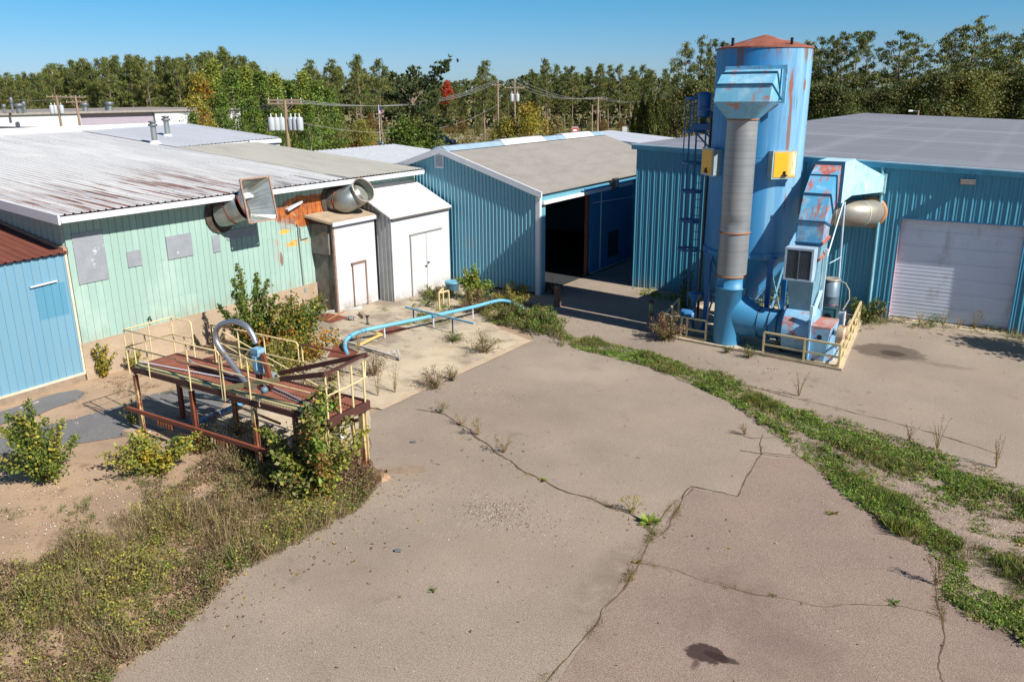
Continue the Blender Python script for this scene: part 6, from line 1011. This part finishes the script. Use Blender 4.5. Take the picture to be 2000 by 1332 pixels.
for px, top, d, pal, lb, r, h0, sd_ in ((1030, 196, 104, GOLD+YELG+[(.25, .2, .03)], 'round yellow autumn tree by the roadside poles', 3.4, 6, 90), (988, 222, 106, YELG+OLIVE, 'yellow green bush left of the transformer pole', 2.6, 5, 91), (1085, 222, 112, OLIVE+BROWN[:1]+DRY[:1], 'brownish bush right of the yellow autumn tree', 2.6, 5, 92), (872, 155, 168, RED, 'slim red maple in the wood', 1.5, 11, 93), (830, 232, 84, GREEN+OLIVE, 'green broadleaf tree below the leaning white pine', 2.6, 5, 94), (790, 222, 82, GREEN, 'dark green broadleaf tree under the white pine crown', 2.4, 5, 95), (705, 228, 118, YELG+OLIVE, 'yellowish tree behind the parked cars', 3, 5, 96), (655, 225, 120, OLIVE, 'olive tree left of the parked cars', 3, 5, 97)):
    p, h = at(px, top, d); plant(('s', sd_), (lambda: broad(sd_, h=h0, r=r, cs=.05 if sd_ != 93 else .55, n=5000, leaf=.24, pal=pal, clumps=70, cone=.45)), p, h, lb, 'tree', None, mBark, mLeaf, name='broadleaf_tree')
# columnar cedars
for i, (px, top, d, rr_) in enumerate(((1243, 198, 92, 1.0), (1256, 186, 90, 1.15), (1271, 180, 89, 1.25), (1286, 184, 90, 1.2), (1298, 196, 91, 1.0))):
    p, h = at(px, top, d); n = 4200; zz = rng.random(n)**.9; a = rng.uniform(0, 6.283, n); w_ = np.where(zz < .25, .75+zz, (1-((zz-.25)/.75)**2.2))*rr_*.62; rad = w_*np.sqrt(rng.uniform(.45, 1, n))*(1+.18*np.sin(a*4+zz*9)); c = np.stack([np.cos(a)*rad, np.sin(a)*rad, zz*h], 1)
    t = empty('cedar_tree', p, 'columnar dark cedar at the end of the barn roof, %s' % ('leftmost', 'second from left', 'middle and tallest', 'fourth from left', 'rightmost')[i]+' of the five', 'cedar tree', 'columnar cedars'); d_ = np.stack([np.cos(a)*.3, np.sin(a)*.3, np.ones(n)], 1)
    qmesh('crown', leaves(c, .34, .4, 0, d_, .35), pick([(.06, .085, .02), (.10, .115, .028), (.035, .055, .016), (.14, .13, .03)], n, .3), mNeed, t); b = MB(); b.tube([p, p+Vector((0, 0, h*.8))], [.1, .02], 6); b.build('trunk', mBark, t)
# leaning white pine
base, _ = at(800, 285, 86); wpn = empty('white_pine', base, 'dark leaning white pine with one long limb reaching up to the right', 'pine tree'); b = MB(); TT = []; DD = []
def limb(pts, r0, tuft_from=.25, spread=.5, dens=5.):
    P = [PD(x, y, 86+dz) for x, y, dz in pts]; S = smooth(P, 5); b.tube(S, [max(.02, r0*(1-.85*i/(len(S)-1))) for i in range(len(S))], 6, False); L = sum((q-p).length for p, q in zip(S, S[1:])); n = int(L*dens)
    for i in range(n):
        f = tuft_from+(1-tuft_from)*rnd.random(); k = min(len(S)-2, int(f*(len(S)-1))); p = S[k].lerp(S[k+1], f*(len(S)-1)-k); d = (S[k+1]-S[k]).normalized(); w_ = spread*(1.25-f*.75); TT.append(p+Vector((rnd.gauss(0, w_), rnd.gauss(0, w_), rnd.gauss(.1, w_*.7)))); DD.append(d*.7+Vector((0, 0, .3)))
b.tube([base, PD(797, 255, 86), PD(802, 215, 86), PD(806, 190, 86)], [.3, .26, .2, .14], 8, False)
limb([(804, 205, 0), (830, 168, 0), (855, 145, -.5), (880, 120, -.5)], .14, .2, .55, 22); limb([(806, 195, 0), (810, 160, 1), (806, 140, 1)], .1, .2, .6, 18); limb([(804, 200, 0), (785, 175, 0), (765, 152, -1)], .1, .2, .6, 18); limb([(803, 205, 0), (780, 195, 1), (750, 188, 2)], .1, .3, .5, 16); limb([(800, 225, 0), (770, 225, 1), (752, 228, 1)], .1, .2, .5, 16); limb([(803, 215, 0), (830, 210, -1), (852, 188, -1)], .08, .3, .5, 14)
limb([(800, 250, 0), (840, 250, -1), (880, 238, -1)], .1, .3, .5, 16); limb([(800, 262, 0), (780, 262, 1), (765, 262, 1)], .08, .2, .6, 16); limb([(800, 270, 0), (830, 275, -2), (852, 262, -2)], .08, .3, .5, 16); limb([(802, 215, 0), (800, 190, 3), (790, 165, 4)], .1, .2, .6, 16); limb([(802, 230, 0), (815, 215, -3), (835, 235, -4)], .08, .2, .6, 14)
b.build('trunk', mBark, wpn); i = np.repeat(np.arange(len(TT)), 10); N = len(i); T_ = np.array(TT); D_ = unit(np.array(DD)[i]+rng.normal(size=(N, 3))*.6); L = .5*rng.uniform(.6, 1.2, N); bl = np.array(base)
qmesh('crown', leaves(T_[i]-bl+D_*L[:, None]*.3, L, .3, .2, D_, .05), np.array([(.045, .07, .024), (.065, .09, .03), (.03, .05, .02), (.085, .10, .03)])[rng.integers(0, 4, len(TT))][i]*rng.uniform(.7, 1.3, (N, 1)), mNeed, wpn)
# far wood: the closed mass behind the single trees
n = 26000; px = rng.uniform(-80, 2120, n); dd = rng.uniform(186, 205, n); P = np.array([PD(x, 200, d)[:2] for x, d in zip(px, dd)]); hz = np.array([11.2+2.2*noise.noise((x*.012, 3.1, .2))+.8*noise.noise((x*.05, 1.1, .2)) for x in px]); zz = hz*rng.random(n)**.8
tag(qmesh('far_wood', leaves(np.concatenate([P, zz[:, None]], 1), 1.15, .6, .1), pick([(.075, .095, .035), (.095, .105, .04), (.05, .07, .03), (.13, .125, .042)], n, .3), mNeed), kind='stuff')
n = 9000; q = np.array([G(x, y)[:2] for x, y in zip(rng.uniform(560, 1330, n), rng.uniform(258, 292, n))]); tag(qmesh('meadow_grass', leaves(np.concatenate([q, np.full((n, 1), .15)], 1), .7, .3, 0), pick([(.2, .19, .07), (.16, .17, .05), (.25, .2, .09), (.2, .13, .06)], n, .3), mLeaf), kind='stuff')
for y0, y1, zz_ in ((262.2, 264.0, .03), (267.5, 272.0, .03)): sheet('road', [(500, y0+3.0), (1000, y0), (1330, y0-2), (1330, y1-2), (1000, y1), (500, y1+3.4)], zz_, M('pale_road', '#a39a92', .9, var=.06), .0, 40)
# ---- far buildings
wbld = empty('flat_roofed_building', G(150, 222, 5.6)*1, 'long white and lilac flat roofed building behind the white roof', 'building')
za = 5.7; A_, B_ = G(-60, 227.2, za), G(470, 215.2, za); uu = (B_-A_).normalized(); bk_ = Vector((-uu.y, uu.x, 0)); bk_ = bk_ if bk_.x < 0 else -bk_
def seg(x0, x1, m, nm, off=0.):
    def on(x): 
        d = _ray(x, 222); n_ = Vector((uu.y, -uu.x, 0)); t = ((A_-Vector((0, 0, CH))).dot(n_))/d.dot(n_); q = Vector((0, 0, CH))+d*t; return Vector((q.x, q.y, 0))+bk_*off
    a, c = on(x0), on(x1); g = MB(); g.hexa([a, c, c+bk_*30, a+bk_*30], [p+Vector((0, 0, za)) for p in (a, c, c+bk_*30, a+bk_*30)]); return g.build(nm, m, wbld)
seg(-60, 156, mWhite, 'wall'); seg(157, 301, M('lilac_wall', '#9c93a0', .6, var=.04), 'wall', .4)['label'] = 'lilac grey middle wall'; seg(302, 470, mWhite, 'wall')
g = MB(); a, c = A_, B_; g.hexa([p+Vector((0, 0, .0)) for p in (a-bk_*.3, c-bk_*.3, c+bk_*30, a+bk_*30)], [p+Vector((0, 0, .28)) for p in (a-bk_*.3, c-bk_*.3, c+bk_*30, a+bk_*30)]); g.build('roof_edge', M('taupe_edge', '#8f8782', .6), wbld)
g = MB(); p = G(236, 236, 0); 
for i, (x, y, w_, h_) in enumerate(((22, 219, .5, 1.1), (38, 218, .45, 1.9), (52, 219, 1.1, 1.2), (62, 218, .5, 1.4), (180, 214, 1.0, 1.1), (221, 213, .5, .9), (228, 213, 1.2, 1.2))):
    c = G(x, y+3.5, za+.28)+bk_*2.2; v = empty('roof_ventilator', c, 'small pale rooftop ventilator on the white flat roofed building', 'ventilator', 'rooftop ventilators'); g = MB(); g.lathe(c, [(w_*.35, 0), (w_*.35, h_*.6)], 10); g.build('stack', mGalv, v); g = MB(); g.lathe(c, [(w_*.5, h_*.6), (w_*.55, h_*.7), (w_*.55, h_*.92), (w_*.3, h_), (0, h_)], 10); g.build('cowl', M('weathered_zinc', '#6f7476'), v)
db = MB(); z6 = 6.12; db.hexa([(-39.9, 5, 0), (-39.9, 29.4, 0), (-44.5, 30.6, 0), (-60, 28.5, 0), (-75, 5, 0)][::-1], [(-39.9, 5, z6), (-39.9, 29.4, z6), (-44.5, 30.6, z6), (-60, 28.5, z6), (-75, 5, z6)][::-1]); tag(db.build('flat_roofed_hall', M('dark_flat_roof', '#4a4346', .8, var=.1, vs=.3)), 'dark flat roof just beyond the white ridge at the left', 'building')
eb = empty('white_shed_building', (-20, 46, 0), 'low white building with a pale roof past the far end of the barn', 'building'); g = MB(); g.box(-22, -18, 43.8, 49, 0, 4.9); g.build('wall', mWhite, eb); g = MB(); g.hexa([(-23.5, 43.6, 5.5), (-17.8, 43.6, 5.0), (-17.8, 49.3, 5.0), (-23.5, 49.3, 5.5)], [(-23.5, 43.6, 5.62), (-17.8, 43.6, 5.12), (-17.8, 49.3, 5.12), (-23.5, 49.3, 5.62)]); g.build('roof', M('pale_upper_roof', '#b5b9c0'), eb)
# ---- poles and wires
mPole = M('pole_wood', '#8f7a68', .9, var=.15, vs=1.5, vst=(1, 1, .3)); mCan = M('transformer_grey', '#a9b0b3', .4, var=.04)
POLES = {}
def pole(key, px, top, d, label, arms=((.5, 2.4),), cans=0, canh=2.2, r=.14, ang=None):
    p, h = at(px, top, d); t = empty('utility_pole', p, label, 'utility pole'); b = MB(); b.tube([p, p+Vector((0, 0, h))], [r*1.25, r*.85], 9); b.build('post', mPole, t); ax = _r2.copy(); ax.z = 0; ax.normalize()
    if ang: ax = Matrix.Rotation(ang, 3, 'Z') @ ax
    for dz, w_ in arms:
        b = MB(); a, c = p+Vector((0, 0, h-dz))-ax*w_/2, p+Vector((0, 0, h-dz))+ax*w_/2; b.bar(a, c, .11, .13); b.bar(a.lerp(c, .22), p+Vector((0, 0, h-dz-.7)), .04); b.bar(a.lerp(c, .78), p+Vector((0, 0, h-dz-.7)), .04); am = b.build('crossarm', mPole, t); b = MB()
        for f in (.03, .3, .7, .97): q = a.lerp(c, f); b.tube([q, q+Vector((0, 0, .17))], [.04, .03], 6)
        b.build('insulator', mTrim, am)
    for i in range(cans):
        side = (-1, 1, -1, 1, -1, 1)[i]*(.36+.36*(i//2)); c = p+Vector((0, 0, h-canh))+ax*side-Vector((_f.x, _f.y, 0))*(.15*(i//2)); b = MB(); b.lathe(c-Vector((0, 0, .5)), [(0, 0), (.24, .02), (.25, .1), (.25, .9), (.2, 1.0), (0, 1.03)], 14); cn = b.build('transformer', mCan, t); b = MB(); b.tube([c+Vector((0, 0, .5)), c+Vector((0, 0, .78))], .05, 6); b.build('bushing', mTrim, cn)
    POLES[key] = (p, h, ax); return t
pole('a', 556, 196, 62, 'wooden pole with six grey transformers before the leafy cluster', ((.0, 2.6), (.25, 2.6)), 6, 1.75, .13)
pole('b', 110, 187, 96, 'left one of two wooden poles behind the white flat roofed building, with transformers', ((.15, 2.4),), 3, 1.6); pole('c', 147, 187, 96, 'right one of two wooden poles behind the white flat roofed building, with two crossarms', ((.2, 2.4), (.75, 2.4)))
pole('d', 972, 158, 116, 'tall thin pole left of the yellow tree', ((.6, 1.6),)); pole('e', 1005, 160, 106, 'wooden pole with two transformers beside the yellow tree', ((.75, 2.6),), 2, 2.0); pole('f', 1168, 190, 132, 'pale pole with a crossarm right of the yellow tree', ((.3, 3.0), (2.2, 1.4)), r=.2); pole('g', 1157, 205, 160, 'thin distant pole beside the pale pole', ())
pole('h', 1320, 178, 125, 'distant pole left of the silo in the wood', ((.4, 1.4),))
mWire = M('wire', '#8f9092', .5)
def wire(a, b, sag, r=.022, fa=0., fb=0., za=.25, zb=.25, lab='overhead power wire strung between wooden poles'):
    (p, h, ax), (q, k, bx) = POLES[a], POLES[b]; A = p+Vector((0, 0, h+za-.25))+ax*fa; B = q+Vector((0, 0, k+zb-.25))+bx*fb; m = MB(); m.tube([A.lerp(B, i/14)-Vector((0, 0, sag*4*(i/14)*(1-i/14))) for i in range(15)], r, 4, False); tag(m.build('power_wire', mWire), lab, 'wire', 'overhead wires')
POLES['w'] = (G(345, 221, 5.5)*1, 0, Vector((0, 1, 0))); POLES['w'] = (Vector((POLES['w'][0].x, POLES['w'][0].y, 0)), 5.6, Vector((0, 1, 0)))
POLES['y'] = (at(30, 195, 98)[0], at(30, 195, 98)[1], _r2.copy())
for f in (-1.1, 0, 1.1): wire('a', 'd', 1.6, .02, f, f*.5); wire('e', 'f', 1.0, .022, f, f); wire('f', 'h', 1.2, .022, f, f*.5); wire('a', 'w', .5, .018, f, f*.4, 0, .2); wire('d', 'e', .3, .02, f*.5, f)
wire('a', 'd', 2.2, .02, 0, 0, -1.2, -3); wire('f', 'h', .8, .025, 0, 0, -2.6, -2); wire('b', 'c', .2, .02); wire('c', 'y', .3, .02)
# ---- flag, signs, lamp, cars
p, h = at(739, 205, 122); fg = empty('flagpole', p, 'flagpole with a small drooping striped flag between two pines', 'flagpole'); b = MB(); b.tube([p, p+Vector((0, 0, h))], [.06, .04], 8); b.build('pole', mTrim, fg); ax = Vector((_r2.x, _r2.y, 0)).normalized(); b = MB(); W, Hh = 1.55, 1.9
def fp(u, v): return p+Vector((0, 0, h-.1-v*Hh*.62-u*1.15))+ax*(u*W*.72+.05)+Vector((_f.x, _f.y, 0))*(.12*math.sin(u*7+v))
for j in range(13):
    for i in range(8):
        u0, u1, v0, v1 = i/8, (i+1)/8, j/13, (j+1)/13; b.poly([fp(u0, v0), fp(u1, v0), fp(u1, v1), fp(u0, v1)], 2 if (j < 7 and i < 3) else (0 if j % 2 == 0 else 1))
b.build('flag', [M('flag_red', '#b3263a', .7), M('flag_white', '#dcd8d8', .7), M('flag_blue', '#2a3a72', .7)], fg)
def sign(px, py, d, label, w_, h_, mat, post, shape=4, text=None):
    c = PD(px, py, d); t = empty('road_sign', (c.x, c.y, 0), label, 'sign'); b = MB(); b.bar((c.x, c.y, 0), (c.x, c.y, c.z+h_*.4), .07); b.build('post', mGalv, t); ax = Vector((_r2.x, _r2.y, 0)).normalized(); nn = -Vector((_f.x, _f.y, 0)).normalized(); b = MB()
    if shape == 8: k = [(math.cos(R(22.5+45*i)), math.sin(R(22.5+45*i))) for i in range(8)]
    else: k = [(-1, -1), (1, -1), (1, 1), (-1, 1)]
    b.hexa([c+ax*a*w_/2+Vector((0, 0, q*h_/2))+nn*.05 for a, q in k][::-1], [c+ax*a*w_/2+Vector((0, 0, q*h_/2))+nn*.08 for a, q in k][::-1]); pl_ = b.build('plate', mat, t)
    if text:
        cu = bpy.data.curves.new('lettering', 'FONT'); cu.body = text[0]; cu.size = text[1]; cu.align_x = 'CENTER'; cu.align_y = 'CENTER'; o = bpy.data.objects.new('lettering', cu); COL.objects.link(o); o.parent = pl_; mm = Matrix((ax, Vector((0, 0, 1)), nn)).transposed().to_4x4(); mm.translation = c+nn*.095-origin(pl_); o.matrix_local = mm; cu.materials.append(M('sign_white', '#e6e2e2', .5)); bpy.context.view_layer.update(); me = bpy.data.meshes.new_from_object(o); o2 = bpy.data.objects.new('letters', me); COL.objects.link(o2); o2.parent = pl_; o2.matrix_local = mm; bpy.data.objects.remove(o)
    return pl_, c, ax, nn
sign(1301, 262, 98, 'red octagonal stop sign by the columnar cedars', .78, .78, M('stop_red', '#b0203c', .5), 1, 8, ('STOP', .26))
pl_, c, ax, nn = sign(1123, 255, 118, 'red and white square sign behind the barn ridge', .9, .95, M('sign_white', '#e6e2e2'), 1); b = MB(); k = [(-.9, .35), (.9, .35), (.9, .85), (-.9, .85)]; b.poly([c+ax*a*.45+Vector((0, 0, q*.47))+nn*.09 for a, q in k]); b.poly([c+ax*a*.45+Vector((0, 0, q*.47))+nn*.09 for a, q in ((-.9, -.9), (.9, -.9), (.9, -.3), (-.9, -.3))]); b.poly([c+ax*a*.45+Vector((0, 0, q*.47))+nn*.09 for a, q in ((-.9, -.3), (-.6, -.3), (-.6, .35), (-.9, .35))]); b.poly([c+ax*a*.45+Vector((0, 0, q*.47))+nn*.09 for a, q in ((.6, -.3), (.9, -.3), (.9, .35), (.6, .35))]); b.build('red_border', M('stop_red', '#b0203c'), pl_)
sign(1220, 254, 105, 'small white sign left of the columnar cedars', .62, .8, M('pale_sign', '#b9bfc4', .5), 1)
p = PD(1793, 222, 92); t = empty('yard_lamp', (p.x, p.y, 0), 'yard lamp with a short arm behind the warehouse roof', 'lamp'); b = MB(); b.tube([(p.x, p.y, 0), (p.x, p.y, p.z+.35)], .12, 8); b.build('post', mPole, t); ax = Vector((_r2.x, _r2.y, 0)).normalized(); b = MB(); b.bar(p+Vector((0, 0, .25)), p+Vector((0, 0, .3))-ax*.9, .07); b.build('arm', mGalv, t); b = MB(); q = p+Vector((0, 0, .3))-ax*.75; b.hexa([q-ax*.35+Vector((0, -.12, -.1)), q+ax*.15+Vector((0, -.12, -.1)), q+ax*.15+Vector((0, .12, -.1)), q-ax*.35+Vector((0, .12, -.1))], [q-ax*.3+Vector((0, -.1, .08)), q+ax*.1+Vector((0, -.1, .08)), q+ax*.1+Vector((0, .1, .08)), q-ax*.3+Vector((0, .1, .08))]); b.build('head', mTrim, t)
def car(label, px, py, rz, paint, pickup=False, name='parked_car'):
    g = G(px, py); t = empty(name, g, label, 'car' if not pickup else 'pickup truck'); O = g
    def bm_(fn, nm, m, par=t):
        b = MB(); fn(b); b.v = [O+(Matrix.Rotation(rz, 3, 'Z') @ v) for v in b.v]; return b.build(nm, m, par)
    L, W = (2.75, .98) if pickup else (2.3, .92)
    def body(b):
        pr = [(-L, .35), (L-.05, .35), (L, .75), (L-.1, 1.0), (1.1, 1.08), (-L+.02, 1.08 if pickup else 1.12), (-L, .9)]
        A = [(x, -W, z) for x, z in pr]; B = [(x, W, z) for x, z in pr]; b.poly(A); b.poly(B[::-1])
        for i in range(len(pr)): j = (i+1) % len(pr); b.poly([A[i], B[i], B[j], A[j]])
    bd = bm_(body, 'body', paint); x0, x1 = (-.6, 1.2) if pickup else (-2.2, 1.15)
    bm_(lambda b: b.hexa([(x0, -W+.02, 1.08), (x1, -W+.02, 1.08), (x1, W-.02, 1.08), (x0, W-.02, 1.08)], [(x0+.15, -W+.2, 1.72), (x1-.75, -W+.2, 1.72), (x1-.75, W-.2, 1.72), (x0+.15, W-.2, 1.72)]), 'cabin', M('car_glass', '#1d252b', .1, spec=.7))
    bm_(lambda b: b.hexa([(x0+.13, -W+.19, 1.70), (x1-.74, -W+.19, 1.70), (x1-.74, W-.19, 1.70), (x0+.13, W-.19, 1.70)], [(x0+.2, -W+.26, 1.78), (x1-.8, -W+.26, 1.78), (x1-.8, W-.26, 1.78), (x0+.2, W-.26, 1.78)]), 'roof', paint)
    bm_(lambda b: [b.hexa([(x, s*(W-.03), 1.08), (x+.09, s*(W-.03), 1.08), (x+.09, s*(W+.0), 1.08), (x, s*(W+.0), 1.08)], [(x+dx, s*(W-.2), 1.72), (x+.09+dx, s*(W-.2), 1.72), (x+.09+dx, s*(W-.17), 1.72), (x+dx, s*(W-.17), 1.72)]) for s in (-1, 1) for x, dx in ((x0, .15), ((x0+x1)/2-.2, 0))], 'pillar', paint)
    for s in (-1, 1):
        bm_(lambda b: b.box(-L-.02, -L+.05, s*W*.93-.1, s*W*.93+.02, .8, 1.05), 'tail_light', M('tail_red', '#a3121a', .3)); bm_(lambda b: b.box(L-.07, L+.01, s*W*.8-.15, s*W*.8+.12, .72, .9), 'headlight', M('head_lamp', '#cfd3d6', .2))
        for x in (-L*.62, L*.64):
            wv = bm_(lambda b: b.lathe((x, s*W-.12 if s > 0 else -W-.08, .36), [(.0, 0), (.34, 0), (.36, .04), (.36, .17), (.34, .2), (0, .2)], 16, axis='y', sm=False), 'wheel', M('tyre', '#1b1b1c', .9)); bm_(lambda b: b.lathe((x, s*W-.125 if s > 0 else -W-.085, .36), [(.0, -.004), (.2, -.002), (.2, .212), (0, .214)], 12, axis='y', sm=False), 'rim', mGalv, wv)
    if pickup: bm_(lambda b: b.box(-L+.1, -.65, -W+.1, W-.1, 1.085, 1.09), 'bed', mBlack)
car('grey van parked at the far left of the parking strip', 684, 292, math.pi+R(20), M('car_grey', '#4a5058', .3, metal=.3)); car('dark green pickup truck parked beside the grey van', 716, 290, R(-5), M('car_green', '#22414a', .3, metal=.3), True, 'pickup_truck'); car('red pickup tail showing between the grey van and the dark truck', 701, 293, R(70), M('car_red', '#8a1f22', .3), True, 'pickup_truck'); car('dark blue car half hidden behind the ridge of the barn', 862, 287, R(12), M('car_blue', '#1c2a3c', .3, metal=.3))

# tree standing just outside the right edge: its shade falls on the corner of the yard
k_, v_ = [(q, PKD[q]) for q in PKD if q[0] == 'tall'][0]
b_, q_, c_ = broad(140, h=3.6, r=1.45, cs=.2, n=2600, leaf=.17, pal=GREEN+OLIVE, clumps=46, cone=.5)
tt = empty('young_tree', (3.3, 29.4, 0), 'young leafy tree just beyond the right end of the garage wall', 'tree'); tr_ = b_.build('trunk', mBark, tt); cr_ = qmesh('crown', q_, c_, mLeaf, tt)
tr_.data.transform(Matrix.Translation((3.3, 29.4, 0)));
